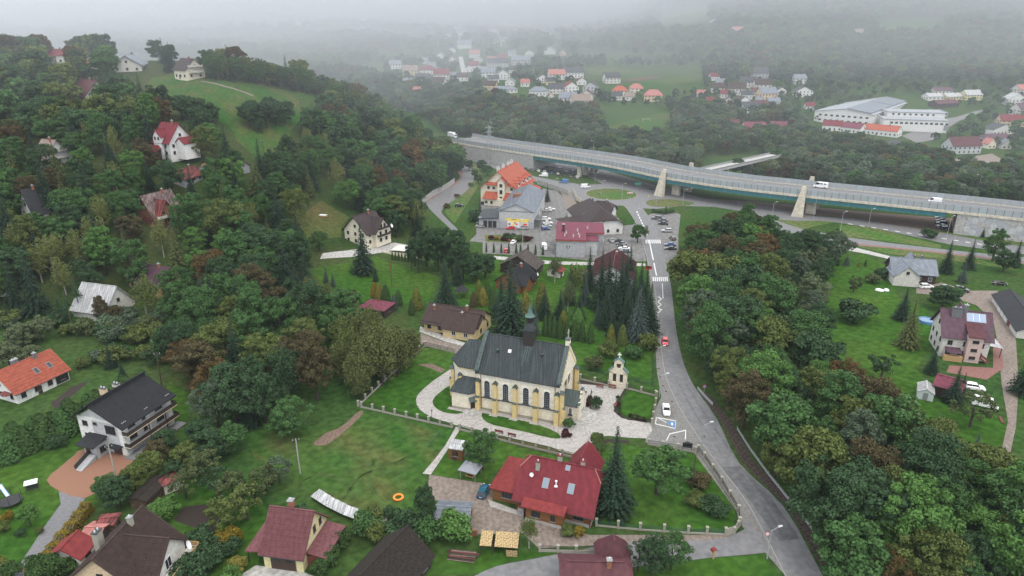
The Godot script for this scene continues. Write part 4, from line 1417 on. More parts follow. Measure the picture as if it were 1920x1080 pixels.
func buttress(t, x, z, face, h1, h2):
	var T = Transform3D(Basis(Vector3.UP, face), Vector3(x, 0, z))
	var s = ST()
	boxT(s, T * Transform3D(Basis(), Vector3(0, h1 / 2 - 0.3, 0.55)), Vector3(1.0, h1 + 0.6, 1.1))
	boxT(s, T * Transform3D(Basis(), Vector3(0, (h1 + h2) / 2, 0.38)), Vector3(0.92, h2 - h1, 0.76))
	var o = part(t, "buttress", s, "yellow_render")
	s = ST()
	var q = func(a, b, c): return T * Vector3(a, b, c)
	slab(s, [q.call(-.58, h1 + .28, .74), q.call(.58, h1 + .28, .74), q.call(.58, h1, 1.18), q.call(-.58, h1, 1.18)], 0.1)
	for e in [-1, 1]: slab(s, [q.call(0, h2 + .75, -.02), q.call(0, h2 + .55, .95), q.call(e * .62, h2 - .1, .95), q.call(e * .62, h2 + .1, -.02)], 0.12)
	part(o, "cap", s, "patina_dark")
	return o
func frieze(t, x0, x1, y, z):
	var s = ST()
	box(s, Vector3((x0 + x1) / 2, y + 0.42, z + 0.05), Vector3(x1 - x0, 0.2, 0.1))
	var n = int((x1 - x0) / 0.42)
	for k in n:
		var x = x0 + (x1 - x0) * (k + 0.5) / n
		box(s, Vector3(x, y + 0.2, z + 0.05), Vector3(0.2, 0.26, 0.1))
		box(s, Vector3(x, y + 0.02, z + 0.04), Vector3(0.1, 0.14, 0.08))
	return part(t, "frieze", s, "white")
func parapet(t, x, W, h, rh, wide, m, capm):      # a gable wall standing above the roof
	var s = ST()
	var u = 0.75
	prism(s, Transform3D(Basis(), Vector3(x, 0, 0)), [Vector2(-W / 2 - .1, h - .6), Vector2(W / 2 + .1, h - .6), Vector2(W / 2 + .1, h + u * .6), Vector2(0, h + rh + u), Vector2(-W / 2 - .1, h + u * .6)], wide)
	var o = part(t, "gable_parapet", s, m)
	s = ST()
	for e in [-1, 1]:
		var n = 7
		for k in n:
			var a = Vector3(x, h + u * .6, e * (W / 2 + .1)).lerp(Vector3(x, h + rh + u, 0), float(k) / n)
			var b = Vector3(x, h + u * .6, e * (W / 2 + .1)).lerp(Vector3(x, h + rh + u, 0), (k + 0.96) / n)
			bar(s, a + Vector3(0, .1, 0), b + Vector3(0, .1, 0), wide + 0.24, 0.14)
		box(s, Vector3(x, h + u * .6 - 0.02, e * (W / 2 + .25)), Vector3(wide + .3, 0.2, 0.6))
	part(o, "coping", s, capm)
	return o
func cross_shape(s, at, h, w, t):
	box(s, at + Vector3(0, h / 2, 0), Vector3(t, h, t))
	box(s, at + Vector3(0, h * 0.68, 0), Vector3(t * 0.96, t * 0.96, w))
func build_church():
	var W = 13.0
	var fr = corner_frame([896, 766], [1045, 795], W)
	var L = fr.L
	var t = thing("church", "cream and yellow church with slate dark copper roof and ridge turret", "church", fr.p, fr.yaw)
	var h = 9.8
	var rh = 6.7
	var X = L / 2
	var s = ST()
	box(s, Vector3(0, 0.1, 0), Vector3(L + 0.3, 1.0, W + 0.3))
	part(t, "plinth", s, "plinth")
	body(t, Transform3D(), L, W, h, rh, "cream", "copper", 0.35, 1.0, 0.62, 0.16, 0.0)
	# light stains of run-off metal below the turret
	for k in 3:
		s = ST()
		var a = [0.35, 0.8, 1.35][k]
		var z0 = 0.9
		var z1 = [4.6, 3.6, 4.2][k]
		var y = func(z): return h + rh * (1 - z / (W / 2)) + 0.225
		var wd = [0.05, 0.07, 0.045][k]
		slab(s, [Vector3(a - wd, y.call(z0), z0), Vector3(a + wd, y.call(z0), z0), Vector3(a + wd * .6, y.call(z1), z1), Vector3(a - wd * .3, y.call(z1), z1)], 0.02)
		part(t, "run_off_stain", s, "patina")
	s = ST()
	for e in [-1, 1]: box(s, Vector3(0, h - 0.28, e * (W / 2 + 0.08)), Vector3(L, 0.5, 0.16))
	part(t, "cornice", s, "yellow_render")
	var bx = [-X + 0.3, -X + L * .235, -X + L * .485, -X + L * .74, X - 0.1]
	for i in 5:
		buttress(t, bx[i], W / 2, 0, 3.7, 7.6)
		buttress(t, bx[i], -W / 2, PI, 3.7, 7.6)
	for i in 4:
		var c = (bx[i] + bx[i + 1]) / 2
		frieze(t, bx[i] + .6, bx[i + 1] - .6, h - 1.2, W / 2)
		frieze(t, bx[i] + .6, bx[i + 1] - .6, h - 1.2, -W / 2 - .1)
		for e in [1, -1]:
			church_window(t, Vector3(c, 3.75, e * (W / 2 + 0.03)), 0 if e > 0 else PI, 1.35, 4.1)
			s = ST()
			box(s, Vector3(c, 3.35, e * (W / 2 + 0.09)), Vector3(bx[i + 1] - bx[i] - 1.05, 0.16, 0.24))
			part(t, "string_course", s, "copper")
	for x in [-X + 0.95, X - 0.7]:
		s = ST()
		tube(s, Vector3(x, 0, W / 2 + 0.12), Vector3(x, h - 0.1, W / 2 + 0.12), 0.07, 0.07, 6)
		part(t, "downpipe", s, "roof_brown")
	parapet(t, X + 0.15, W, h, rh, 0.8, "cream", "patina_dark")
	parapet(t, -X - 0.1, W, h, rh, 0.8, "copper", "patina_dark")
	# facade: stepped corbels, round window, clasping piers
	s = ST()
	for e in [-1, 1]:
		for k in 9:
			var f = (k + 0.5) / 9.0
			var z = e * (W / 2 - 0.3) * (1 - f)
			box(s, Vector3(X + 0.6, h - 0.4 + (rh + 0.1) * f, z), Vector3(0.12, 0.7, 0.34))
	part(t, "stepped_corbel", s, "yellow_render")
	for e in [-1, 1]: buttress(t, X - 0.5, e * (W / 2 - 0.1), PI / 2, 4.2, 8.0).position.x = 1.0
	s = ST()
	var ring_ = Transform3D(Basis(Vector3.FORWARD, PI / 2), Vector3(X + 0.52, 8.4, 0))
	lathe(s, ring_, [[1.25, 0.0], [1.25, 0.12], [1.6, 0.12], [1.6, 0.0]], 24)
	var rw = part(t, "rose_window", s, "cream")
	s = ST()
	tube(s, Vector3(X + 0.5, 8.4, 0), Vector3(X + 0.58, 8.4, 0), 1.26, 1.26, 24)
	part(rw, "pane", s, "glass")
	s = ST()
	for k in 6: bar(s, Vector3(X + 0.61, 8.4, 0), Vector3(X + 0.61, 8.4 + 1.2 * cos(TAU * k / 6), 1.2 * sin(TAU * k / 6)), 0.1)
	part(rw, "tracery", s, "stone")
	s = ST()
	box(s, Vector3(X + 0.15, h + rh + 1.1, 0), Vector3(0.9, 1.3, 1.3))
	part(t, "apex_block", s, "cream")
	s = ST()
	box(s, Vector3(X + 0.15, h + rh + 1.85, 0), Vector3(1.1, 0.25, 1.5))
	part(t, "apex_cap", s, "patina_dark")
	s = ST()
	cross_shape(s, Vector3(X + 0.2, h + rh + 1.95, 0), 2.3, 1.2, 0.22)
	part(t, "gable_cross", s, "stone")
	# ridge turret
	var tx = 0.75
	var ty = h + rh
	var tu = pbox(t, "turret", Vector3(tx, ty + 0.5, 0), Vector3(2.3, 4.4, 2.3), "lead")
	s = ST()
	lathe(s, Transform3D(Basis(), Vector3(0, 2.2, 0)), [[1.72, 0.0], [1.72, 0.12], [0.95, 1.75], [0.85, 1.9]], 4, PI / 4)
	part(tu, "turret_skirt", s, "copper")
	s = ST()
	lathe(s, Transform3D(Basis(), Vector3(0, 4.05, 0)), [[0.85, 0.0], [0.85, 0.18], [0.5, 0.18], [0.5, 1.25], [0.85, 1.25], [0.85, 1.45]], 8, PI / 8)
	for k in 8: bar(s, Vector3(cos(TAU * k / 8 + PI / 8) * .76, 4.2, sin(TAU * k / 8 + PI / 8) * .76), Vector3(cos(TAU * k / 8 + PI / 8) * .76, 5.4, sin(TAU * k / 8 + PI / 8) * .76), 0.14)
	part(tu, "lantern", s, "lead")
	s = ST()
	lathe(s, Transform3D(Basis(), Vector3(0, 5.5, 0)), [[0.0, 0.0], [1.2, 0.0], [1.22, 0.1], [0.85, 0.45], [0.55, 0.95], [0.36, 1.6], [0.12, 3.1], [0.0, 3.2]], 8, PI / 8)
	part(tu, "spire", s, "patina")
	s = ST()
	cross_shape(s, Vector3(0, 8.6, 0), 1.0, 0.5, 0.07)
	lathe(s, Transform3D(Basis(), Vector3(0, 8.5, 0)), [[0.0, 0.0], [0.14, 0.12], [0.0, 0.26]], 8)
	part(tu, "finial", s, "metal_dark")
	# roof vents and hatch
	for q in [[-6.0, 0.55], [4.6, 0.62]]:
		var z = W / 2 * (1 - q[1])
		var o = pbox(t, "roof_vent", Vector3(q[0], h + rh * q[1] + 0.55, z), Vector3(0.35, 0.6, 0.5), "lead")
		pbox(o, "hood", Vector3(0, 0.34, 0.05), Vector3(0.5, 0.08, 0.7), "patina_dark")
	skylight(t, -3.2, 0.62, L, W, h, rh, 0.35, 1.0, 0.7, 0.7, "plastic_white")
	# chancel with a three-sided end
	var ce = 9.5
	var cr = 14.3
	var base = [Vector2(-X, 5.0), Vector2(-X - 5.2, 5.0), Vector2(-X - 8.0, 2.2), Vector2(-X - 8.0, -2.2), Vector2(-X - 5.2, -5.0), Vector2(-X, -5.0)]
	s = ST()
	for i in 5:
		var a = base[i]
		var b = base[i + 1]
		quad(s, Vector3(a.x, 0, a.y), Vector3(a.x, ce, a.y), Vector3(b.x, ce, b.y), Vector3(b.x, 0, b.y))
	part(t, "chancel_wall", s, "cream")
	var big = []
	for b in base: big.append(Vector3(b.x if b.x > -X - 1 else b.x - 0.35 * (1 if abs(b.y) < 3 else 0.4), ce - 0.05, b.y * 1.09))
	var r0 = Vector3(-X, cr, 0)
	var r1 = Vector3(-X - 4.6, cr, 0)
	s = ST()
	var pl = [[big[0], big[1], r1, r0], [big[1], big[2], r1], [big[2], big[3], r1], [big[3], big[4], r1], [big[4], big[5], r0, r1]]
	for p in pl:
		var up = []
		for v in p: up.append(v + Vector3(0, 0.22, 0))
		slab(s, up, 0.16)
	var cro = part(t, "chancel_roof", s, "copper")
	s = ST()
	for p in pl:
		if p.size() == 4: ribs(s, Transform3D(Basis(), Vector3(0, .22, 0)), p, 0.6)
		else:
			for k in 5: bar(s, p[0].lerp(p[1], k / 5.0) + Vector3(0, .26, 0), p[0].lerp(p[1], k / 5.0).lerp(p[2], 0.93) + Vector3(0, .26, 0), 0.06)
	part(cro, "roof_ribbing", s, "patina_dark").set_meta("kind", "stuff")
	buttress(t, -X - 5.0, 5.0, 0.45, 4.6, 7.4)
	buttress(t, -X - 7.8, 2.4, -PI / 4 - 0.4, 4.6, 7.4)
	frieze(t, -X - 4.4, -X - 1.0, ce - 1.1, 5.0)
	s = ST()
	box(s, Vector3(-X - 2.6, ce - .25, 5.07), Vector3(5.2, .5, .14))
	part(t, "chancel_cornice", s, "yellow_render")
	# sacristy
	s = ST()
	var sb = [Vector2(-X - 5.9, 4.6), Vector2(-X - 5.9, 8.1), Vector2(-X - 1.6, 8.1), Vector2(-X - 0.25, 6.7), Vector2(-X - 0.25, 4.6)]
	for i in 4: quad(s, Vector3(sb[i].x, 0, sb[i].y), Vector3(sb[i].x, 4.5, sb[i].y), Vector3(sb[i + 1].x, 4.5, sb[i + 1].y), Vector3(sb[i + 1].x, 0, sb[i + 1].y))
	part(t, "sacristy_wall", s, "cream")
	s = ST()
	box(s, Vector3(-X - 3.6, 0.1, 8.12), Vector3(4.7, 1.0, 0.12))
	part(t, "sacristy_plinth", s, "plinth")
	s = ST()
	var e0 = Vector3(-X - 6.2, 4.6, 8.5)
	var e1 = Vector3(-X - 1.4, 4.6, 8.5)
	var e2 = Vector3(-X + 0.1, 4.6, 6.9)
	var e3 = Vector3(-X - 6.2, 4.6, 4.9)
	var g0 = Vector3(-X - 4.9, 7.3, 5.1)
	var g1 = Vector3(-X - 0.2, 7.3, 5.1)
	for p in [[e0, e1, g1, g0], [e1, e2, g1], [e3, e0, g0]]: slab(s, p, 0.14)
	var sr = part(t, "sacristy_roof", s, "copper")
	s = ST()
	ribs(s, Transform3D(), [e0, e1, g1, g0], 0.6)
	bar(s, e0 + Vector3(0, .05, 0), g0 + Vector3(0, .05, 0), .2, .1)
	part(sr, "roof_ribbing", s, "patina_dark").set_meta("kind", "stuff")
	var dd = atan2(-(6.7 - 8.1), 1.35)
	var dm = Vector3(-X - 0.93, 0, 7.4)
	var dT = Transform3D(Basis(Vector3.UP, PI / 4 + 0.02), dm)
	s = ST()
	boxT(s, dT * Transform3D(Basis(), Vector3(0, 1.3, 0.02)), Vector3(1.1, 2.2, 0.1))
	part(t, "sacristy_door", s, "door_brown")
	s = ST()
	slab(s, [dT * Vector3(-1.0, 3.5, 0), dT * Vector3(1.0, 3.5, 0), dT * Vector3(1.0, 2.75, 1.1), dT * Vector3(-1.0, 2.75, 1.1)], 0.14)
	part(t, "door_canopy", s, "patina_dark")
	for k in 3:
		s = ST()
		lathe(s, Transform3D(Basis(), dm + Vector3(.2, 0, .2)), [[2.5 - k * 0.45, -0.1], [2.5 - k * 0.45, 0.12 + k * 0.12], [0.0, 0.12 + k * 0.12]], 20)
		part(t, "step", s, "concrete")
	# entrance porch
	var pw = 6.0
	var pz = 0.7
	var PT = Transform3D(Basis(), Vector3(X + 2.1, 0, pz))
	body(t, PT, 3.6, pw, 3.6, 2.3, "cream", "patina_dark", 0.25, 1.0, 0.55, 0.14, 0.0, false, "porch_wall", "porch_roof")
	s = ST()
	prism(s, Transform3D(Basis(), Vector3(X + 4.05, 0, pz)), [Vector2(-pw / 2 - .2, 0), Vector2(pw / 2 + .2, 0), Vector2(pw / 2 + .2, 4.2), Vector2(1.6, 4.6), Vector2(1.2, 5.8), Vector2(.5, 6.7), Vector2(-.5, 6.7), Vector2(-1.2, 5.8), Vector2(-1.6, 4.6), Vector2(-pw / 2 - .2, 4.2)], 0.45)
	part(t, "porch_front", s, "cream")
	s = ST()
	for e in [-1, 1]:
		box(s, Vector3(X + 4.05, 4.3, pz + e * (pw / 2 - .2)), Vector3(.7, .18, 1.3))
		box(s, Vector3(X + 4.05, 6.0, pz + e * .9), Vector3(.6, .16, .7))
	box(s, Vector3(X + 4.05, 6.8, pz), Vector3(.7, .2, 1.3))
	part(t, "porch_coping", s, "patina_dark")
	church_window(t, Vector3(X + 2.2, 1.5, pz + pw / 2 + 0.03), 0, 0.65, 1.5)
	s = ST()
	arch_solid(s, Transform3D(Basis(Vector3.UP, PI / 2), Vector3(X + 4.3, 0.45, pz)), 1.9, 3.1, 0.1)
	part(t, "porch_door", s, "white")
	s = ST()
	for e in [-1, 1]: box(s, Vector3(X + 4.36, 1.4, pz + e * .45), Vector3(.08, .9, .5))
	part(t, "door_panel", s, "metal_grey")
	for k in 3:
		s = ST()
		lathe(s, Transform3D(Basis().scaled(Vector3(0.9, 1, 1.0)), Vector3(X + 4.2, 0, pz + 0.4)), [[4.0 - k * 0.45, -0.1], [4.0 - k * 0.45, 0.15 + k * 0.14], [0.0, 0.15 + k * 0.14]], 10)
		part(t, "step", s, "concrete")
	# paved skirt round the walls, with lugs below each buttress
	s = ST()
	box(s, Vector3(0, 0.03, W / 2 + 0.8), Vector3(L + 1.5, 0.06, 1.3))
	for b in bx: box(s, Vector3(b, 0.033, W / 2 + 1.6), Vector3(2.0, 0.066, 1.0))
	box(s, Vector3(-X - 4.0, 0.03, 8.6), Vector3(5.4, 0.06, 1.0))
	part(t, "paved_skirt", s, "pavers")
	# ---- bell gate ----
	var bp = fr.p + Basis(Vector3.UP, fr.yaw) * Vector3(18.9, 0, -15.4)
	var b = thing("bell_gate", "small cream bell gable with two arches and a cross", "bell tower", bp, fr.yaw)
	s = ST()
	for q in [[-1.75, 0.5], [0.0, 0.45], [1.75, 0.5]]: box(s, Vector3(q[0], 2.0, 0), Vector3(q[1] * 2 - .1, 4.2, 1.0))
	box(s, Vector3(0, 0.55, 0), Vector3(4.4, 1.3, 1.2))
	prism(s, Transform3D(Basis(Vector3.UP, -PI / 2)), [Vector2(-2.2, 3.6), Vector2(2.2, 3.6), Vector2(2.2, 4.3), Vector2(1.1, 5.3), Vector2(-1.1, 5.3), Vector2(-2.2, 4.3)], 1.0)
	for e in [-1, 1]: box(s, Vector3(e * 0.85, 5.9, 0), Vector3(0.5, 1.6, 0.9))
	prism(s, Transform3D(Basis(Vector3.UP, -PI / 2)), [Vector2(-1.1, 6.4), Vector2(1.1, 6.4), Vector2(1.1, 6.9), Vector2(0, 7.7), Vector2(-1.1, 6.9)], 0.9)
	part(b, "masonry", s, "cream")
	s = ST()
	for e in [-1, 1]:
		slab(s, [Vector3(e * 2.5, 4.2, .7), Vector3(e * 2.5, 4.2, -.7), Vector3(e * 1.05, 5.5, -.7), Vector3(e * 1.05, 5.5, .7)], .12)
		slab(s, [Vector3(e * 1.35, 6.85, .6), Vector3(e * 1.35, 6.85, -.6), Vector3(0, 7.9, -.6), Vector3(0, 7.9, .6)], .12)
	part(b, "copper_coping", s, "patina")
	for e in [-.87, .87]:
		s = ST()
		arch_solid(s, Transform3D(Basis(), Vector3(e, 1.25, 0)), 0.86, 2.4, 0.06)
		part(b, "arch_grille", s, "metal_dark")
	s = ST()
	lathe(s, Transform3D(Basis(), Vector3(0, 5.3, 0)), [[.45, 0], [.38, .15], [.25, .6], [.12, .8], [0, .85]], 12)
	part(b, "bell", s, "lead")
	s = ST()
	box(s, Vector3(0, 8.5, 0), Vector3(.26, 1.4, .26))
	box(s, Vector3(0, 8.7, 0), Vector3(.9, .25, .24))
	part(b, "stone_cross", s, "white")
	# free-standing cross on the forecourt
	var cx = thing("wayside_cross", "tall slim brown cross standing before the church porch", "cross", G(1107, 768), fr.yaw)
	s = ST()
	box(s, Vector3(0, 2.6, 0), Vector3(.16, 5.4, .16))
	box(s, Vector3(0, 4.3, 0), Vector3(.15, .15, 1.7))
	part(cx, "cross", s, "wood_dark")
	pbox(cx, "footing", Vector3(0, 0.1, 0), Vector3(.7, .3, .7), "stone")
# ---------- parish house ----------
func build_parish():
	var fr = corner_frame([921, 945], [1106, 990], 11.5)
	var t = thing("parish_house", "brown timber parish house with large red roof and skylights", "house", fr.p, fr.yaw)
	var L = fr.L
	var X = L / 2
	var ml = 13.9
	var T = Transform3D(Basis(), Vector3(X - ml / 2, 0, 0))
	var W = 11.5
	var h = 3.2
	var rh = 5.1
	body(t, T, ml, W, h, rh, "wood", "roof_red", 0.8, 0.72, 0.0, 0.2, 0.0)
	var s = ST()
	box(s, Vector3(X - ml / 2, 0.2, 0), Vector3(ml + .12, 0.9, W + .12))
	part(t, "plinth", s, "concrete")
	# low wing with hipped roof
	var wl = L - ml
	var T2 = Transform3D(Basis(), Vector3(-X + wl / 2, 0, -0.4))
	s = ST()
	box(s, Vector3(-X + wl / 2, 1.4, -.4), Vector3(wl + .5, 3.2, 9.6))
	part(t, "wing_wall", s, "wood")
	s = ST()
	var x0 = -X - .8
	var x1 = X - ml + .6
	var zf = 4.9
	var zb = -6.0
	for p in [[Vector3(x0, 2.9, zf), Vector3(x1, 2.9, zf), Vector3(x1, 5.1, 1.2)], [Vector3(x0, 2.9, zb), Vector3(x0, 2.9, zf), Vector3(x1, 5.1, 1.2), Vector3(x1, 5.1, -3.0)], [Vector3(x1, 2.9, zb), Vector3(x0, 2.9, zb), Vector3(x1, 5.1, -3.0)]]: slab(s, p, 0.18)
	part(t, "wing_roof", s, "roof_bright")
	# rear cross wing
	var T3 = Transform3D(Basis(Vector3.UP, PI / 2), Vector3(X - 4.6, 0, -7.2))
	body(t, T3, 6.5, 5.6, 3.3, 3.7, "wood", "roof_red", 0.5, 0.75, 0.0, 0.18, 0.0, true, "rear_wall", "rear_roof")
	# front porch block with bright lean-to roof
	s = ST()
	box(s, Vector3(X - 8.0, 1.5, W / 2 + 1.0), Vector3(7.0, 2.9, 2.0))
	part(t, "porch_wall", s, "wood")
	s = ST()
	box(s, Vector3(X - 8.0, 0.2, W / 2 + 1.05), Vector3(7.1, 0.8, 2.1))
	part(t, "porch_plinth", s, "concrete")
	s = ST()
	slab(s, [Vector3(X - 12.4, 3.1, W / 2 + 2.4), Vector3(X - 4.2, 3.1, W / 2 + 2.4), Vector3(X - 4.2, 3.75, W / 2 + 0.3), Vector3(X - 12.4, 3.75, W / 2 + 0.3)], 0.12)
	part(t, "porch_roof", s, "roof_bright")
	for q in [[X - 9.6, W / 2 + 2.03, 1.7], [X - 6.4, W / 2 + 2.03, 0.9]]: window(t, Vector3(q[0], 1.8, q[1]), 0, q[2], 1.3)
	window(t, Vector3(X - 2.2, 1.9, W / 2 + 0.03), 0, 1.9, 1.6, "window_frame", 2)
	window(t, Vector3(X - 12.6, 1.9, W / 2 + 0.03), 0, 1.6, 1.5, "window_frame", 2)
	window(t, Vector3(-X + 2.6, 1.8, 4.44), 0, 2.0, 1.5, "window_frame", 2)
	pbox(t, "door", Vector3(X - 11.9, 1.15, W / 2 + 1.4), Vector3(0.9, 2.1, 0.08), "door_brown", -PI / 2)
	for z in [-3, 0, 3]: window(t, Vector3(X + 0.03, 1.9, z), PI / 2, 1.3, 1.4)
	s = ST()
	for x in [X - .05, X - ml + .05]: box(s, Vector3(x, 1.7, W / 2 + .03), Vector3(.25, 3.2, .1))
	part(t, "corner_board", s, "wood_red")
	# roof furniture
	var cx = X - ml / 2
	for q in [[cx - 4.3, 1.6, 1.9], [cx - 0.6, -0.2, 1.5], [cx + 3.7, -0.5, 1.3]]:
		chimney(t, Vector3(q[0], h + rh * (1 - abs(q[1]) / (W / 2)) + 0.5, q[1]), 0.75, q[2] + 0.6, "stone", "roof_red", 0.6)
	for q in [[cx - 2.2, .42, 1.0, 1.7], [cx + 2.6, .42, 1.0, 1.7], [cx + 1.2, .88, .7, .8]]: skylight(t, q[0], q[1], ml, W, h, rh, .8, 1.0, q[2], q[3])
	s = ST()
	var yv = h + rh * .4
	tube(s, Vector3(cx - .2, yv, 3.4), Vector3(cx - .2, yv + 1.3, 3.4), .12, .12, 8)
	tube(s, Vector3(cx - .2, yv + 1.3, 3.4), Vector3(cx - .2, yv + 1.45, 3.4), .25, .2, 8)
	box(s, Vector3(cx - .2, yv + .25, 3.4), Vector3(.6, .2, .6))
	part(t, "vent_pipe", s, "plastic_white")
	s = ST()
	lathe(s, Transform3D(Basis(Vector3(1, 0, 0), 1.1), Vector3(cx - 5.0, 6.6, 3.1)), [[0, 0], [.25, .05], [.4, .13]], 14)
	tube(s, Vector3(cx - 5.0, 5.2, 2.9), Vector3(cx - 5.0, 6.6, 3.0), .03, .03, 6)
	part(t, "satellite_dish", s, "plastic_white")
	s = ST()
	var pl = roof_planes(ml, W, h, rh, .8, .72)
	for e in [0, 1]:
		for q in [[4, 5], [3, 2]]: bar(s, T * (pl[e][q[0]] + Vector3(0, .26, 0)), T * (pl[e][q[1]] + Vector3(0, .26, 0)), .16, .08)
	part(t, "hip_flashing", s, "roof_pink")
	for k in 5: pbox(t, "lightning_rod", Vector3(cx - 3.4 + k * 2.0, h + rh + .5, 0), Vector3(.05, .6, .05), "metal_dark")
	keep.append(poly([[900, 830], [1160, 830], [1160, 1010], [900, 1010]]))
# ---------- white house with black roof ----------
func build_white_house():
	var t = thing("white_house", "white two storey house with black split level roof and balconies", "house", G(157, 838), 0)
	var A = G(157, 838)
	var B = G(243, 853)
	var W = (B - A).length()
	var yaw = atan2(-(B - A).z, (B - A).x)
	t.position = (A + B) / 2
	t.rotation.y = yaw - 0.06
	var D = 13.0
	var e = 7.7
	var r = 11.0
	# front is +z at z=0, the house runs back to -D
	var s = ST()
	var T = Transform3D(Basis(Vector3.UP, -PI / 2), Vector3(0, 0, -D / 2))
	prism(s, T, [Vector2(-W / 2, -1), Vector2(W / 2, -1), Vector2(W / 2, e - .35), Vector2(.8, r - .45), Vector2(-W / 2, e - .35)], D)
	part(t, "wall", s, "lightgrey")
	s = ST()
	for q in [[-W / 2 + 1.9, 4.0, 3.8], [W / 2 - .6, 4.0, 1.2]]: box(s, Vector3(q[0], q[1] - .15, .05), Vector3(q[2], 7.6, .14))
	box(s, Vector3(0, 7.5, .045), Vector3(W, .55, .13))
	part(t, "white_render", s, "white")
	s = ST()
	box(s, Vector3(W / 2 + .04, 4.0, -D / 2), Vector3(.12, 7.6, 1.0))
	for z in [-.6, -D + .6]: box(s, Vector3(W / 2 + .05, 3.9, z), Vector3(.14, 7.8, 1.2))
	part(t, "pilaster", s, "white")
	# roofs
	s = ST()
	var k = (r - e) / (W / 2 + .8)
	var hi = [Vector3(-W / 2 - 1.2, e - .4, 1.1), Vector3(-W / 2 - 1.2, e - .4, -D - .8), Vector3(-.3, r + 1.0, -D - .8), Vector3(-.3, r + 1.0, 1.1)]
	slab(s, hi, .22)
	part(t, "upper_roof", s, "roof_black")
	s = ST()
	var lo = [Vector3(W / 2 + 1.3, e - .55, 1.1), Vector3(W / 2 + 1.3, e - .55, -D - .8), Vector3(-.9, r + .15, -D - .8), Vector3(-.9, r + .15, 1.1)]
	slab(s, lo, .22)
	var lr = part(t, "lower_roof", s, "roof_black")
	s = ST()
	for i in 34:
		var f = (i + .5) / 34
		bar(s, lo[0].lerp(lo[1], f) + Vector3(0, .05, 0), lo[3].lerp(lo[2], f) + Vector3(0, .05, 0), .1, .12)
	part(lr, "roof_ribbing", s, "roof_black").set_meta("kind", "stuff")
	s = ST()
	box(s, Vector3(-.55, r + .5, -D / 2 + .15), Vector3(.2, .9, D + 1.8))
	part(t, "roof_step", s, "roof_black")
	chimney(t, Vector3(-2.2, r + .6, -D * .33), 1.6, 1.6, "peach", "metal_dark", .7)
	chimney(t, Vector3(-1.8, r + .7, -D * .55), 1.5, .7, "offwhite", "metal_dark", .8)
	for q in [[-W / 2 + 1.9, 6.2, 1.4, 1.2], [-W / 2 + 1.9, 3.2, 1.4, 1.1], [-W / 2 + 4.6, 6.5, .9, .6], [-W / 2 + 4.6, 3.2, .9, .6]]: window(t, Vector3(q[0], q[1], .14), 0, q[2], q[3])
	window(t, Vector3(W / 2 - 3.3, 5.6, .06), 0, 2.6, 2.0, "window_frame", 2)
	for fl in 2:
		for z in [-2.2, -6.0, -9.6]: window(t, Vector3(W / 2 + .03, 3.7 + fl * 2.7, z), PI / 2, 2.0, 1.5, "window_frame", 2)
		var y = 2.3 + fl * 2.75
		var b = pbox(t, "balcony", Vector3(W / 2 + .75, y, -D / 2), Vector3(1.5, .2, D + .6), "offwhite")
		pbox(b, "railing", Vector3(.72, .55, 0), Vector3(.06, .9, D + .6), "wood_dark")
		for z in [-1, 1]: pbox(b, "end_railing", Vector3(0, .55, z * (D / 2 + .28)), Vector3(1.4, .9, .06), "wood_dark")
		pbox(b, "edge_trim", Vector3(.77, -.05, 0), Vector3(.05, .1, D + .6), "wood_light")
	for z in [-D * .4, -D * .75]: pbox(t, "balcony_post", Vector3(W / 2 + 1.45, 2.6, z), Vector3(.18, 5.2, .18), "wood_dark")
	pbox(t, "garage_door", Vector3(W / 2 - 2.3, 1.0, .06), Vector3(2.4, 2.0, .1), "door_brown")
	pbox(t, "garage_canopy", Vector3(W / 2 - 2.3, 2.2, .7), Vector3(3.4, .16, 1.4), "roof_black")
	pbox(t, "entrance_block", Vector3(W / 2 - 6.6, 1.5, 1.4), Vector3(3.4, 3.0, 2.8), "grey_wall")
	s = ST()
	slab(s, [Vector3(W / 2 - 9.3, 3.2, 3.8), Vector3(W / 2 - 4.5, 3.2, 3.8), Vector3(W / 2 - 4.5, 4.1, 0.1), Vector3(W / 2 - 9.3, 4.1, 0.1)], .18)
	part(t, "entrance_roof", s, "roof_black")
	pbox(t, "entrance_door", Vector3(W / 2 - 7.2, 1.3, 2.84), Vector3(1.2, 2.2, .08), "door_brown")
	window(t, Vector3(W / 2 - 4.88, 1.6, 1.4), PI / 2, 1.4, 1.5)
	var rp = ST()
	quad(rp, Vector3(W / 2 - 6.8, 1.0, 3.0), Vector3(W / 2 - 5.2, 1.0, 3.0), Vector3(W / 2 - 4.6, .05, 7.2), Vector3(W / 2 - 6.2, .05, 7.2))
	for x in [[W / 2 - 6.8, W / 2 - 6.2], [W / 2 - 5.2, W / 2 - 4.6]]: tri(rp, Vector3(x[0], 1.0, 3.0), Vector3(x[1], .05, 7.2), Vector3(x[0], 0, 3.0))
	part(t, "entrance_ramp", rp, "grey_wall")
	rp = ST()
	bar(rp, Vector3(W / 2 - 6.8, 1.6, 3.0), Vector3(W / 2 - 6.2, .65, 7.2), .06, 1.0)
	part(t, "ramp_railing", rp, "metal_dark")
	pbox(t, "terrace", Vector3(W / 2 + 1.2, .08, -D / 2), Vector3(2.6, .16, D + 2), "grey_setts")
	keep.append(poly([[100, 730], [340, 700], [340, 860], [150, 960], [80, 900]]))
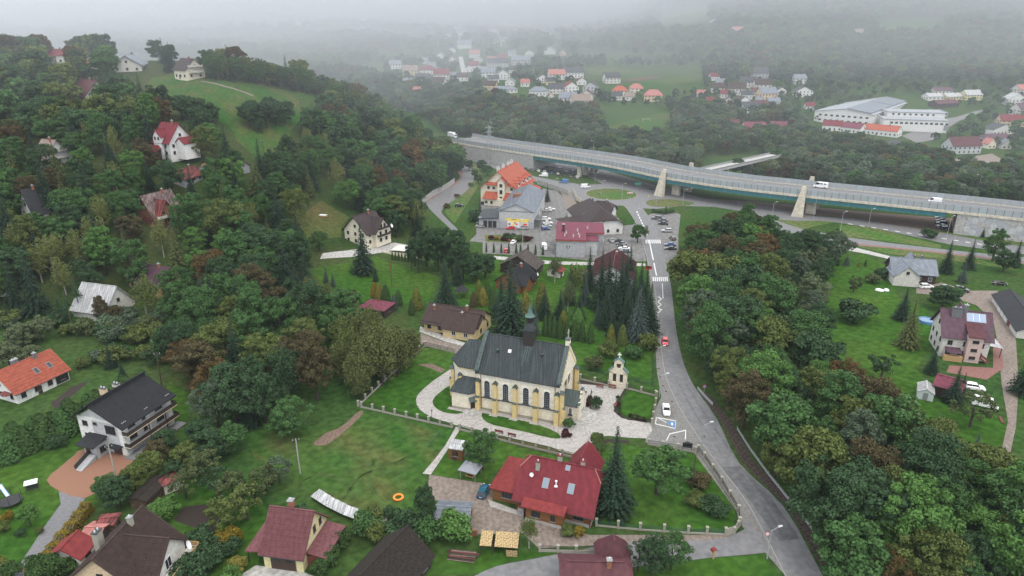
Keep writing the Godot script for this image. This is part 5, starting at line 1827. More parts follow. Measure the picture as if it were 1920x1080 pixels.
# ---------- supermarket ----------
func build_shop():
	var D = 40.0
	var fr = corner_frame([936, 427], [1000, 430], D)
	var t = thing("supermarket", "grey gabled supermarket with large yellow and white front posters", "shop", fr.p, fr.yaw)
	var W = fr.L
	var T = Transform3D(Basis(Vector3.UP, -PI / 2))
	body(t, T, D, W, 7.8, 3.3, "lightgrey", "roof_grey", 0.5, 1.0, 1.1, 0.2, 0.0)
	var z = D / 2
	pbox(t, "grey_base", Vector3(0, 1.6, z + .04), Vector3(W + .1, 3.2, .1), "grey_wall")
	pbox(t, "gable_trim", Vector3(0, 7.75, z + .06), Vector3(W, .15, .12), "metal_dark")
	var p = pbox(t, "poster", Vector3(-1.2, 2.2, z + .12), Vector3(5.4, 3.0, .06), "plastic_white")
	pbox(p, "yellow_header", Vector3(.3, 1.15, .04), Vector3(4.4, .55, .03), "plastic_yellow")
	for q in [[-1.8, -.2, "fence_green"], [-.2, -.3, "plastic_yellow"], [1.4, -.2, "plastic_red"], [.6, .4, "wood_light"]]: pbox(p, "printed_fruit", Vector3(q[0], q[1], .04), Vector3(.9, .7, .03), q[2])
	p = pbox(t, "poster", Vector3(3.6, 2.2, z + .12), Vector3(3.6, 3.0, .06), "offwhite")
	pbox(p, "yellow_header", Vector3(0, 1.15, .04), Vector3(3.0, .45, .03), "plastic_yellow")
	pbox(p, "printed_fruit", Vector3(.4, -.2, .04), Vector3(1.6, .9, .03), "plastic_red")
	p = pbox(t, "fascia_sign", Vector3(.6, 4.1, z + .12), Vector3(10.6, .6, .1), "plastic_yellow")
	pbox(p, "printed_mark", Vector3(-1.6, 0, .06), Vector3(2.2, .3, .02), "roof_tan")
	pbox(p, "white_field", Vector3(2.1, .1, .06), Vector3(1.5, .4, .02), "plastic_white")
	pbox(t, "brick_stack", Vector3(-2.2, 10.6, 3.0), Vector3(4.0, 2.0, 1.0), "brickwork")
	pbox(t, "brick_stack", Vector3(-2.2, 10.5, .5), Vector3(4.0, 1.6, .8), "brickwork")
	for q in [-5, -15, -25]:
		for e in [1]: window(t, Vector3(W / 2 + .03, 2.5, z + q), PI / 2, 2.6, 1.8, "metal_grey", 2)
	for q in [-4.0, -8.5]:
		pbox(t, "side_canopy", Vector3(W / 2 + 1.3, 3.6, z + q), Vector3(2.6, .3, 3.8), "darkgrey")
		pbox(t, "porch", Vector3(W / 2 + 1.0, 1.7, z + q), Vector3(2.0, 3.4, 3.0), "darkgrey")
	var ax = thing("loading_annex", "low dark grey annex with loading doors beside the supermarket", "building", fr.p + Basis(Vector3.UP, fr.yaw) * Vector3(-W / 2 - 4.6, 0, 14.5), fr.yaw)
	pbox(ax, "wall", Vector3(0, 2.2, 0), Vector3(9.0, 4.6, 12), "grey_wall")
	var s = ST()
	slab(s, [Vector3(-5, 4.3, 6.8), Vector3(4.4, 4.9, 6.8), Vector3(4.4, 5.9, -6.5), Vector3(-5, 5.3, -6.5)], .3)
	part(ax, "roof", s, "roof_slate")
	for x in [-1.6, .6, 2.6]: pbox(ax, "loading_door", Vector3(x, 1.6, 6.04), Vector3(1.7, 3.0, .1), "metal_dark")
	# hotel
	var H1 = frame_of([933, 321], [969, 302], 17.0)
	var h = thing("guest_house", "large cream guest house with steep orange roof and stair tower", "hotel", H1.p, H1.yaw)
	var hl = H1.L - 1.6
	body(h, Transform3D(), hl, 19.0, 8.0, 8.8, "cream", "roof_orangered", 1.0, 1.0, 0.0, 0.25, 0.0)
	# stair tower in the middle of the gable end
	pbox(h, "stair_tower", Vector3(-hl / 2 - .9, 6.2, 2.2), Vector3(2.4, 12.4, 3.6), "cream")
	var TT = Transform3D(Basis(), Vector3(-hl / 2 - .9, 0, 2.2))
	body(h, TT, 2.6, 3.6, 12.2, 1.8, "cream", "roof_orangered", .5, 1.0, 0, .2, 11.0, true, "tower_gable", "tower_roof")
	for k in 3: window(h, Vector3(-hl / 2 - 2.13, 3.6 + k * 3.4, 2.2), -PI / 2, 1.5, 2.0, "window_frame", 1)
	s = ST()
	for e in [-1, 1]:
		var zc = 2.2 + e * 5.4
		slab(s, [Vector3(-hl / 2 - 4.2, 3.6, zc - 3.8), Vector3(-hl / 2 - 4.2, 3.6, zc + 3.8), Vector3(-hl / 2 - .1, 6.4, zc + 3.6), Vector3(-hl / 2 - .1, 6.4, zc - 3.6)], .25)
		slab(s, [Vector3(-hl / 2 - 1.2, 10.0, zc - 3.2), Vector3(-hl / 2 - 1.2, 10.0, zc + 3.2), Vector3(-hl / 2 - .1, 11.2, zc + 3.0), Vector3(-hl / 2 - .1, 11.2, zc - 3.0)], .2)
	part(h, "skirt_roof", s, "roof_orangered")
	pbox(h, "ground_storey", Vector3(-hl / 2 - 1.7, 1.8, 2.2), Vector3(3.4, 3.8, 17), "cream")
	for k in 3:
		for z2 in [-5.2, -2.4, 7.0]: window(h, Vector3(-hl / 2 - .03 - (3.4 if k == 0 else 0.0), 1.7 + k * 3.3, z2), -PI / 2, 1.3, 1.3)
	for x in [-hl * .3, -hl * .05, hl * .2, hl * .38]:
		var dm = Transform3D(Basis(Vector3.UP, PI / 2), Vector3(x, 0, 6.4))
		body(h, dm, 5.5, 2.6, 10.6, 1.0, "white", "roof_orangered", .3, 1.0, 0, .15, 8.6, true, "dormer_wall", "dormer_roof")
		window(h, Vector3(x, 10.0, 9.2), 0, 1.6, 1.1)
	for q in [-hl * .42, -hl * .15, hl * .12, hl * .3]: chimney(h, Vector3(q, 17.3, -.8), 1.2, 2.6, "offwhite")
	var H2 = frame_of([962, 343], [1012, 347], 9.0)
	var T2 = h.transform.affine_inverse() * Transform3D(Basis(Vector3.UP, H2.yaw), H2.p)
	body(h, T2, H2.L - 1, 11.0, 5.0, 3.8, "cream", "roof_orangered", .6, .6, 0, .2, 0.0, true, "wing_wall", "wing_roof")
	keep.append(poly([[880, 290], [1250, 330], [1250, 500], [890, 500]]))
# ---------- block with the flat magenta roof ----------
func build_block():
	var t = thing("office_block", "grey block with gently sloped magenta roof and vents", "building", G(1043, 481), 0)
	t.rotation.y = deg_to_rad(-5.0)
	var L = 11.0
	var W = 19.0
	# origin is the front corner; x to the side, -z back; a second block stands further back
	var s = ST()
	prism(s, Transform3D(Basis(), Vector3(L / 2, 0, 0)), [Vector2(-W, -.5), Vector2(0, -.5), Vector2(0, 6.9), Vector2(-W, 8.4)], L)
	prism(s, Transform3D(Basis(), Vector3(L + 3.6, 0, 0)), [Vector2(-W, -.5), Vector2(-8, -.5), Vector2(-8, 7.5), Vector2(-W, 8.4)], 7.2)
	part(t, "wall", s, "grey_wall")
	s = ST()
	slab(s, [Vector3(-.5, 7.1, .5), Vector3(L + .4, 7.1, .5), Vector3(L + .4, 8.7, -W - .5), Vector3(-.5, 8.7, -W - .5)], .3)
	slab(s, [Vector3(L + .4, 7.78, -7.5), Vector3(L + 7.6, 7.78, -7.5), Vector3(L + 7.6, 8.7, -W - .5), Vector3(L + .4, 8.7, -W - .5)], .3)
	part(t, "roof", s, "roof_magenta")
	pbox(t, "eave_band", Vector3(L / 2, 6.7, .52), Vector3(L + .9, .35, .06), "roof_orange")
	pbox(t, "eave_band", Vector3(L + 4, 7.4, -7.48), Vector3(7.2, .3, .06), "roof_orange")
	pbox(t, "stair_block", Vector3(L + 2.4, 2.8, -5.4), Vector3(4.8, 6.4, 5.2), "lightgrey")
	s = ST()
	slab(s, [Vector3(L + .05, 6.0, -2.4), Vector3(L + 5.2, 6.0, -2.4), Vector3(L + 5.2, 6.7, -7.9), Vector3(L + .05, 6.7, -7.9)], .2)
	part(t, "stair_roof", s, "roof_magenta")
	for q in [[3.6, -6], [8, -9], [8.4, -5], [12, -12], [3.0, -3.4], [6.4, -2.6], [8.8, -2.4]]:
		var o = pbox(t, "roof_vent", Vector3(q[0], 7.5 - q[1] * .08, q[1]), Vector3(.5, 1.0, .5), "offwhite")
		s = ST()
		tube(s, Vector3(0, .5, 0), Vector3(0, .8, 0), .35, .25, 8)
		part(o, "cowl", s, "metal_grey")
	chimney(t, Vector3(2.4, 9.2, -9), 1.0, 2.6, "roof_maroon")
	for x in [4.0, 5.0]: window(t, Vector3(x, 4.2, .04), 0, .8, 1.2, "frame_white", 1)
	for z in [-4, -9, -14]: window(t, Vector3(L + 7.24, 4.2, z - 4), PI / 2, 1.6, 1.4, "frame_white", 1)
# ---------- motorway bridge ----------
var deck_y = 9.6
func build_bridge():
	var pts = []
	# near edge of the deck, read off the photograph at deck height
	for p in [[838, 262], [905, 274], [1000, 288], [1135, 308], [1248, 331], [1375, 350], [1508, 365], [1650, 380], [1800, 396], [1925, 410], [2060, 428]]:
		var q = at_height(p[0], p[1] + 2, deck_y)
		pts.append(Vector3(q.x, 0, q.z))
	# smooth into an even line
	var line = Curve3D.new()
	line.bake_interval = 2.0
	for i in pts.size():
		var tn = (pts[min(i + 1, pts.size() - 1)] - pts[max(i - 1, 0)]) / 6.0
		line.add_point(pts[i], -tn, tn)
	var len_ = line.get_baked_length()
	var WB = 23.0
	var t = thing("road_bridge", "long road bridge on teal girders with grey noise barriers", "bridge", Vector3.ZERO)
	var at = func(d):
		var a = line.sample_baked(clamp(d - 1, 0, len_))
		var b = line.sample_baked(clamp(d + 1, 0, len_))
		var dir = (b - a).normalized()
		return Transform3D(Basis(dir, Vector3.UP, dir.cross(Vector3.UP)), line.sample_baked(clamp(d, 0, len_)))
	# local z = to the camera's side; deck spans z from 0 to -WB
	var find = func(px):
		var best = 0.0
		var bd = 1e9
		for k in int(len_):
			var v = PX(line.sample_baked(k) + Vector3(0, deck_y, 0))
			if abs(v.x - px) < bd:
				bd = abs(v.x - px)
				best = k
		return float(best)
	var n = int(len_ / 4.0)
	var sec = func(prof, d0, d1, m, called, parent):
		var s = ST()
		var k0 = int(d0 / 4.0)
		var k1 = int(d1 / 4.0)
		for k in range(k0, k1):
			var T0 = at.call(k * 4.0)
			var T1 = at.call((k + 1) * 4.0)
			for i in prof.size():
				var a = prof[i]
				var b = prof[(i + 1) % prof.size()]
				quad(s, T0 * Vector3(0, a.y, a.x), T1 * Vector3(0, a.y, a.x), T1 * Vector3(0, b.y, b.x), T0 * Vector3(0, b.y, b.x))
		for k in [k0, k1]:
			var T0 = at.call(k * 4.0)
			for i in range(1, prof.size() - 1): tri(s, T0 * Vector3(0, prof[0].y, prof[0].x), T0 * Vector3(0, prof[i].y, prof[i].x), T0 * Vector3(0, prof[i + 1].y, prof[i + 1].x))
		return part(parent, called, s, m)
	var dl = find.call(1000)
	var dr = find.call(1790)
	var y = deck_y
	sec.call([Vector2(-.6, y - .5), Vector2(-.6, y), Vector2(-WB + .6, y), Vector2(-WB + .6, y - .5)], 0, len_, "asphalt", "deck", t)
	for z in [0.0, -WB]: sec.call([Vector2(z + .6, y - .75), Vector2(z + .6, y + .25), Vector2(z - .6, y + .25), Vector2(z - .6, y - .75)], 0, len_, "concrete_cream", "edge_beam", t)
	sec.call([Vector2(-WB / 2 + .7, y), Vector2(-WB / 2 + .5, y + .35), Vector2(-WB / 2 - .5, y + .35), Vector2(-WB / 2 - .7, y)], 0, len_, "concrete", "median_kerb", t)
	for z in [-.2, -8.0, -15.0, -22.8]: sec.call([Vector2(z + .25, y - 2.9), Vector2(z + .25, y - .5), Vector2(z - .25, y - .5), Vector2(z - .25, y - 2.9)], dl, dr, "teal", "girder", t)
	for z in [-1.6, -WB / 2 + 1.6, -WB / 2 - 1.6, -WB + 1.6]: sec.call([Vector2(z + .09, y + .01), Vector2(z - .09, y + .012), Vector2(z - .09, y + .008)], 0, len_, "paint", "lane_line", t)
	for z in [-6.5, -WB + 6.5]:
		var s = ST()
		for k in range(0, int(len_ / 9.0)):
			var T0 = at.call(k * 9.0 + 1)
			boxT(s, T0 * Transform3D(Basis(), Vector3(0, y + .01, z)), Vector3(4.0, .012, .14))
		part(t, "lane_dash", s, "paint").set_meta("kind", "stuff")
	# guard rails beside the median and verge
	for z in [-WB / 2 + 1.0, -WB / 2 - 1.0, -1.0, -WB + 1.0]:
		var s = ST()
		for k in n:
			var a = at.call(k * 4.0) * Vector3(0, y + .75, z)
			var b = at.call((k + 1) * 4.0) * Vector3(0, y + .75, z)
			bar(s, a, b, .08, .3)
			bar(s, a - Vector3(0, .75, 0), a, .1, .1)
		part(t, "guard_rail", s, "galvanised")
	# noise barriers: posts and panels, each a piece
	var bay = 3.0
	var panels = int(len_ / bay)
	var pm = bmesh(Vector3(bay - .14, 2.5, .08))
	var ps = bmesh(Vector3(.14, 2.7, .16))
	for side in 2:
		var z = 0.15 if side == 0 else -WB - .15
		var hgt_ = 1.0
		for k in panels:
			var a = at.call(k * bay) * Vector3(0, y + .25, z)
			var b = at.call((k + 1) * bay) * Vector3(0, y + .25, z)
			var dir = (b - a).normalized()
			var X = Basis(dir, Vector3.UP, dir.cross(Vector3.UP))
			var o = part(t, "barrier_panel", pm, "noise_panel" if (k * 7 + side * 3) % 11 < 9 else "clear_panel")
			o.transform = Transform3D(X, (a + b) / 2 + Vector3(0, 1.3, 0))
			o.scale = Vector3(((b - a).length() - .14) / (bay - .14), 1, 1)
			o = part(t, "barrier_post", ps, "metal_dark" if side == 0 else "metal_grey")
			o.transform = Transform3D(X, a + Vector3(0, 1.35, 0))
	# pylons leaning outwards on both sides, and piers
	for px in [1248, 1506]:
		var d = find.call(px)
		var T0 = at.call(d)
		for side in 2:
			var o_ = 1.0 if side == 0 else -1.0
			var z0 = 0.9 if side == 0 else -WB - .9
			var s = ST()
			var f = func(x, yy, z): return T0 * Vector3(x, yy, z)
			var lo = [f.call(-3.8, -.5, z0 + o_ * 3.0), f.call(1.5, -.5, z0 + o_ * 3.0), f.call(1.5, -.5, z0 + o_ * .6), f.call(-3.8, -.5, z0 + o_ * .6)]
			var top = [f.call(-.9, y + 4.6, z0 + o_ * .9), f.call(.9, y + 4.6, z0 + o_ * .9), f.call(.9, y + 4.6, z0 - o_ * .2), f.call(-.9, y + 4.6, z0 - o_ * .2)]
			for i in 4: quad(s, lo[i], lo[(i + 1) % 4], top[(i + 1) % 4], top[i])
			quad(s, top[0], top[1], top[2], top[3])
			part(t, "pylon", s, "concrete_cream")
		for z in [-6.0, -17.0]: pbox(t, "pier", T0 * Vector3(3.5, (y - 2.6) / 2 - .3, z), Vector3(4.5, y - 2.0, 1.6), "concrete_cream", atan2(-T0.basis.x.z, T0.basis.x.x))
	var dp = find.call(1082)
	var TP = at.call(dp)
	for z in [-2.5, -9.0, -16.0, -21.0]: pbox(t, "pier", TP * Vector3(0, (y - 2.6) / 2 - .3, z), Vector3(2.4, y - 2.0, 1.8), "concrete_cream", atan2(-TP.basis.x.z, TP.basis.x.x))
	# retaining walls at both ends
	sec.call([Vector2(.3, -1), Vector2(.3, y - .75), Vector2(-WB - .3, y - .75), Vector2(-WB - .3, -1)], 0, dl, "concrete", "abutment_wall", t)
	sec.call([Vector2(.1, -1), Vector2(.1, y - .75), Vector2(-WB - .1, y - .75), Vector2(-WB - .1, -1)], dr + 4, len_, "concrete", "abutment_wall", t)
	# hexagonal facing slabs on the right-hand abutment
	var hr = 1.5
	var hexm = {}
	for tone_ in 3:
		var s = ST()
		lathe(s, Transform3D(Basis(Vector3.RIGHT, PI / 2), Vector3.ZERO), [[hr * .97, 0], [hr * .97, .1], [hr * .9, .16], [0, .16]], 6)
		s.generate_normals()
		hexm[tone_] = s.commit()
	rng.seed = 5
	var count = 0
	var xx = dr + 5.5
	var col = 0
	while xx < len_ - 2 and count < 150:
		var yy = .2 + (hr * .866 if col % 2 else 0.0)
		while yy < y - 1.3:
			var T0 = at.call(xx)
			var o = part(t, "facing_slab", hexm[0], ["concrete", "lightgrey", "grey_wall"][rng.randi() % 3])
			o.transform = T0 * Transform3D(Basis(), Vector3(0, yy, .1))
			yy += hr * 1.732
			count += 1
		xx += hr * 1.5
		col += 1
	# cross bridge behind
	var c0 = at_height(1330, 318, deck_y)
	var c1 = at_height(1420, 298, deck_y)
	var fb = thing("overpass", "narrow concrete overpass with railings branching off behind the bridge", "bridge", (c0 + c1) / 2 - Vector3(0, 0, 0))
	var cd = (c1 - c0)
	fb.rotation.y = atan2(-cd.z, cd.x)
	var cl = cd.length() + 30
	pbox(fb, "deck", Vector3(6, -.4, 0), Vector3(cl, .8, 8), "concrete")
	for e in [-1, 1]: pbox(fb, "railing", Vector3(6, .6, e * 3.9), Vector3(cl, 1.0, .08), "metal_grey")
	for x in [-10, 15]: pbox(fb, "pier", Vector3(x, -5.4, 0), Vector3(1.5, 9.6, 5), "concrete")
	# vehicles on the deck
	car("van", "white", 1752, 380, rad_to_deg(at.call(find.call(1752)).basis.get_euler().y) + 180, "white delivery van driving on the bridge near the abutment", "", y)
	var cm = car("van", "white", 1538, 352, rad_to_deg(at.call(find.call(1538)).basis.get_euler().y) + 180, "white camper van with side windows driving on the bridge", "", y)
	cm.scale = Vector3(1.25, 1.25, 1.15)
	for x in [-1.6, -.3, .7]:
		for e in [-1, 1]: pbox(cm, "side_window", Vector3(x, 1.75, e * .99), Vector3(.8, .45, .06), "car_glass")
	car("saloon", "white", 872, 268, rad_to_deg(at.call(find.call(872)).basis.get_euler().y) + 180, "white car driving on the bridge behind the truck", "", y)
	var tb = at_height(848, 258, y)
	var tk = thing("box_truck", "white and grey box truck at the far bridge end", "truck", tb, at.call(find.call(855)).basis.get_euler().y)
	pbox(tk, "cargo_box", Vector3(-.8, 2.3, 0), Vector3(6.0, 2.8, 2.4), "plastic_white")
	pbox(tk, "cab", Vector3(3.2, 1.6, 0), Vector3(1.8, 2.2, 2.2), "paint_white")
	pbox(tk, "windscreen", Vector3(4.12, 2.0, 0), Vector3(.06, .9, 1.9), "car_glass")
	for x in [-2.6, 2.8]:
		for e in [-1, 1]:
			var s = ST()
			tube(s, Vector3(x, .5, e * .85), Vector3(x, .5, e * 1.15), .5, .5, 12)
			part(tk, "wheel", s, "tyre")
	keep.append(poly([[820, 255], [1000, 280], [1250, 318], [1500, 350], [1930, 395], [1930, 480], [1750, 440], [1250, 395], [985, 345], [840, 310]]))
# ---------- the other houses ----------
func wing(t, at, turn, L, W, e, rh, wall, roof, f = 1.0, over = .4, rib = 0.0, called = "wing"):
	return body(t, Transform3D(Basis(Vector3.UP, turn), at), L, W, e, rh, wall, roof, over, f, rib, .16, -1.0, true, called + "_wall", called + "_roof")
func balcony(t, c, face, w, d = 1.2, m = "wood_light"):
	var o = pbox(t, "balcony", c, Vector3(w, .16, d), "offwhite", face)
	pbox(o, "railing", Vector3(0, .5, d / 2), Vector3(w, .9, .06), m)
	for e in [-1, 1]: pbox(o, "end_railing", Vector3(e * w / 2, .5, 0), Vector3(.06, .9, d), m)
	return o
func dish(t, c, r, face):
	var s = ST()
	lathe(s, Transform3D(Basis(Vector3.UP, face) * Basis(Vector3.RIGHT, 1.2), c), [[0, 0], [r * .6, .06], [r, .2]], 14)
	bar(s, c - Vector3(0, .8, 0), c, .06)
	return part(t, "satellite_dish", s, "plastic_white")
func build_houses():
	var t
	var L
	# orange roofed bungalow
	t = house({"label": "white bungalow with bright orange tiled roof and two skylights", "r0": [-14, 700], "r1": [95, 654], "h": 7.4, "W": 11.0, "eave": 3.0, "wall": "white", "roof": "roof_orange", "rib": .34, "over": .6, "stack": "darkgrey"})
	L = dims[t]
	for x in [.05, .3]: skylight(t, L * x, .42, L, 11.0, 3.0, 4.2, .6, 1.0, .9, 1.5, "glass")
	window(t, Vector3(L * .36, 1.4, 5.55), 0, 3.2, 2.2, "window_frame", 2)
	chimney(t, Vector3(-L * .12, 7.6, -.6), 1.5, 1.3, "darkgrey", "metal_grey", .8)
	pbox(t, "awning", Vector3(-L / 2 - .8, 2.6, 3.0), Vector3(1.6, .14, 3.0), "wood_red")
	keep.append(poly([[0, 640], [150, 640], [180, 740], [80, 800], [0, 800]]))
	# yellow house with the garage
	var fr = corner_frame([497, 1063], [570, 1073], 9.5)
	t = thing("garage_house", "pale yellow house with rosy maroon tiled roof above a garage", "house", fr.p, fr.yaw)
	L = fr.L
	body(t, Transform3D(), L, 9.5, 3.4, 5.0, "pale_yellow", "roof_rose", .6, 1.0, .3, .2, -1.0)
	pbox(t, "garage_door", Vector3(0, 1.25, 4.8), Vector3(4.4, 2.5, .12), "door_brown")
	for x in [-1, 1]: pbox(t, "door_light", Vector3(x, 1.9, 4.88), Vector3(.9, .5, .05), "glass")
	pbox(t, "lintel", Vector3(0, 2.75, 4.85), Vector3(5.2, .3, .2), "door_brown")
	for q in [[2.4, 1.9], [-.4, 1.9], [-3.0, 1.9], [-.2, 4.7], [-2.4, 4.6]]: window(t, Vector3(L / 2 + .03, q[1], q[0]), PI / 2, .9, 1.4)
	chimney(t, Vector3(-.5, 8.9, -.8), .9, 1.4, "brickwork")
	var s = ST()
	slab(s, [Vector3(-L / 2 - 3.4, 2.6, 4.6), Vector3(-L / 2 + .3, 3.0, 4.6), Vector3(-L / 2 + .3, 3.4, -2.5), Vector3(-L / 2 - 3.4, 3.0, -2.5)], .15)
	part(t, "carport_roof", s, "roof_rose")
	for z in [4.2, -2.0]: pbox(t, "carport_post", Vector3(-L / 2 - 3.1, 1.2, z), Vector3(.14, 2.8, .14), "wood_dark")
	s = ST()
	slab(s, [Vector3(L / 2 + .1, 3.0, 3.6), Vector3(L / 2 + 3.6, 2.3, 3.6), Vector3(L / 2 + 3.6, 2.3, -4.5), Vector3(L / 2 + .1, 3.0, -4.5)], .15)
	part(t, "side_shed_roof", s, "roof_rose")
	pbox(t, "side_shed_wall", Vector3(L / 2 + 1.7, 1.1, -.4), Vector3(3.2, 2.3, 7.6), "wood_red")
	# brown roofed house in the corner
	t = house({"label": "cream house with dark brown tiled roof, cross gable and wooden balcony", "r0": [171, 1050], "r1": [268, 947], "h": 9.4, "W": 12.5, "eave": 3.6, "wall": "peach", "roof": "roof_brown", "rib": .34, "over": .7, "stack": "stone"})
	L = dims[t]
	wing(t, Vector3(0, 0, 4.4), PI / 2, 7.0, 7.5, 5.0, 3.6, "offwhite", "roof_brown", 1.0, .6, .34, "cross_gable")
	balcony(t, Vector3(0, 3.2, 8.9), 0, 9.5, 1.8)
	window(t, Vector3(-.8, 4.6, 7.95), 0, 1.6, 2.0, "frame_white", 1)
	dish(t, Vector3(2.6, 5.2, 9.3), .75, .3)
	chimney(t, Vector3(-L * .12, 8.4, -2.6), 1.3, 3.6, "stone", "metal_dark", .9)
	# parish yard sheds
	t = house({"name": "red_shed", "label": "small white outhouse with bright red gable roof", "cat": "shed", "r0": [111, 1031], "r1": [146, 993], "h": 4.4, "W": 5.4, "eave": 2.4, "wall": "white", "roof": "roof_bright", "chimney": false, "over": .4, "gable": false})
	t = house({"name": "lean_to_shed", "label": "low shed with faded orange and red sheet roof", "cat": "shed", "r0": [158, 988], "r1": [196, 988], "h": 3.2, "W": 4.5, "eave": 2.3, "wall": "wood_dark", "roof": "roof_pink", "chimney": false, "over": .2, "gable": false})
	t = house({"name": "log_store", "label": "log store with patched red and grey sheet roof", "cat": "shed", "r0": [190, 972], "r1": [214, 970], "h": 3.0, "W": 3.0, "eave": 2.5, "wall": "logs", "roof": "roof_rustred", "chimney": false, "over": .2, "gable": false})
	t = house({"name": "old_barn", "label": "old barn with dark weathered shingle roof", "cat": "barn", "r0": [655, 1100], "r1": [766, 984], "h": 6.6, "W": 9.0, "eave": 2.6, "wall": "wood_dark", "roof": "roof_shingle", "chimney": false, "over": .6, "gable": false})
	t = house({"label": "house with dull purple hipped roof at the lower lane", "r0": [1062, 1052], "r1": [1172, 1054], "h": 6.4, "W": 10.0, "eave": 3.0, "wall": "offwhite", "roof": "roof_maroon", "f": .75, "over": .6})
	wing(t, Vector3(3.4, 0, -5.2), PI / 2, 5.0, 5.0, 3.2, 3.2, "offwhite", "roof_maroon", .2, .4, 0.0, "rear_bay")
	t = house({"name": "metal_shed", "label": "long timber shed with grey corrugated metal roof", "cat": "shed", "r0": [817, 947], "r1": [884, 951], "h": 3.4, "W": 5.6, "eave": 2.0, "wall": "wood", "roof": "roof_grey", "rib": .3, "chimney": false, "over": .3, "gable": false})
	t = house({"name": "garden_shed", "label": "brown garden shed with pale flat roof beside the broad tree", "cat": "shed", "r0": [848, 830], "r1": [868, 833], "h": 3.0, "W": 3.2, "eave": 2.6, "wall": "wood", "roof": "roof_white", "chimney": false, "over": .15, "gable": false})
	# long run of low sheds by the orchard
	t = house({"name": "timber_shed", "label": "long low dark shed with firewood bays beside the orchard", "cat": "shed", "r0": [254, 935], "r1": [303, 890], "h": 2.8, "W": 3.4, "eave": 2.2, "wall": "logs", "roof": "roof_shingle", "chimney": false, "over": .3, "gable": false})
	t = house({"name": "hen_house", "label": "small white hen house with red and white roof", "cat": "shed", "r0": [303, 898], "r1": [326, 888], "h": 2.8, "W": 3.0, "eave": 2.2, "wall": "offwhite", "roof": "roof_rustred", "chimney": false, "over": .3, "gable": false})
	# beige house behind the church
	t = house({"label": "long pale beige house with brown roof behind the church", "r0": [805, 567], "r1": [911, 583], "h": 6.9, "W": 10.0, "eave": 3.6, "wall": "beige_wall", "roof": "roof_brown", "over": .6})
	L = dims[t]
	wing(t, Vector3(L * .2, 0, 2.6), 0, L * .56, 9.0, 3.0, 3.6, "beige_wall", "roof_brown", 1.0, .5, 0.0, "front_block")
	window(t, Vector3(L * .12, 1.7, 7.15), 0, 1.3, 1.4, "frame_white", 1)
	window(t, Vector3(L * .34, 1.7, 7.15), 0, 1.3, 1.4, "frame_white", 1)
	s = ST()
	slab(s, [Vector3(-L / 2 - .6, 2.9, 6.4), Vector3(-L * .1, 2.9, 6.4), Vector3(-L * .1, 3.6, 4.8), Vector3(-L / 2 - .6, 3.6, 4.8)], .14)
	part(t, "pent_roof", s, "roof_brown")
	chimney(t, Vector3(-L * .38, 6.4, 2.0), .6, 1.5, "brickwork")
	chimney(t, Vector3(L * .18, 6.0, 3.2), .6, 1.5, "brickwork")
	skylight(t, L * .1, .5, L, 10.0, 3.6, 3.2, .6)
	# dark cottage
	t = house({"name": "cottage", "label": "wooden cottage with weathered grey brown gable roof", "cat": "house", "r0": [970, 480], "r1": [987, 466], "h": 7.2, "W": 13.5, "eave": 3.0, "wall": "wood_dark", "roof": "roof_cottage", "over": .5, "chimney": false})
	t = house({"name": "cottage", "label": "orange timber cottage with black roof below the grey cottage", "r0": [950, 511], "r1": [986, 492], "h": 6.8, "W": 10.0, "eave": 2.8, "wall": "wood", "roof": "roof_black", "rib": .4, "over": .6})
	wing(t, Vector3(-2.5, 0, 4.0), PI / 2, 5.0, 4.5, 3.0, 2.6, "wood", "roof_black", 1.0, .4, 0.0, "porch")
	dish(t, Vector3(4.6, 4.0, 5.6), .6, .2)
	t = house({"label": "white house with glossy maroon roof behind tall spruces", "r0": [1149, 500], "r1": [1156, 466], "h": 8.2, "W": 14.0, "eave": 3.8, "wall": "white", "roof": "roof_maroon", "rib": .4, "over": .6})
	t = house({"name": "red_shed", "label": "small red roofed shed under the birch behind the church garden", "cat": "shed", "r0": [1036, 500], "r1": [1048, 494], "h": 4.0, "W": 5.0, "eave": 2.4, "wall": "offwhite", "roof": "roof_bright", "chimney": false})
	t = house({"name": "red_shed", "label": "pinkish red shed roof showing between spruces by the maroon house", "cat": "shed", "r0": [1097, 506], "r1": [1107, 503], "h": 4.0, "W": 5.5, "eave": 2.4, "wall": "offwhite", "roof": "roof_bright", "chimney": false})
	# dark roofed house by the roundabout
	t = house({"label": "white house with dark purple brown roof and slit dormers by the roundabout", "r0": [1128, 391], "r1": [1105, 371], "h": 10.5, "W": 17.0, "eave": 4.5, "wall": "white", "roof": "roof_darkbrown", "over": .8, "f": .35, "stack": "darkgrey"})
	t = house({"label": "lower white wing with dark roof joined towards the roundabout wall", "r0": [1118, 376], "r1": [1142, 378], "h": 9.5, "W": 15.0, "eave": 4.4, "wall": "white", "roof": "roof_darkbrown", "f": .6, "over": .7, "stack": "darkgrey"})
	t = house({"label": "low dark hipped annex behind the magenta roofed block", "cat": "building", "r0": [1070, 406], "r1": [1095, 404], "h": 5.5, "W": 12.0, "eave": 3.2, "wall": "white", "roof": "roof_darkbrown", "f": .1, "over": .5, "stack": "darkgrey"})
	# villa with black and white gables
	t = house({"name": "villa", "label": "white villa with dark half hipped roof and timber balconies", "r0": [662, 404], "r1": [700, 392], "h": 11.5, "W": 11.5, "eave": 5.6, "wall": "cream", "roof": "roof_darkbrown", "over": .9, "f": .9})
	L = dims[t]
	wing(t, Vector3(L * .22, 0, 3.2), PI / 2, 8.5, 8.5, 5.2, 4.6, "cream", "roof_darkbrown", 1.0, .8, 0.0, "cross_gable")
	balcony(t, Vector3(L * .22, 3.0, 7.9), 0, 7.0, 1.2, "wood_dark")
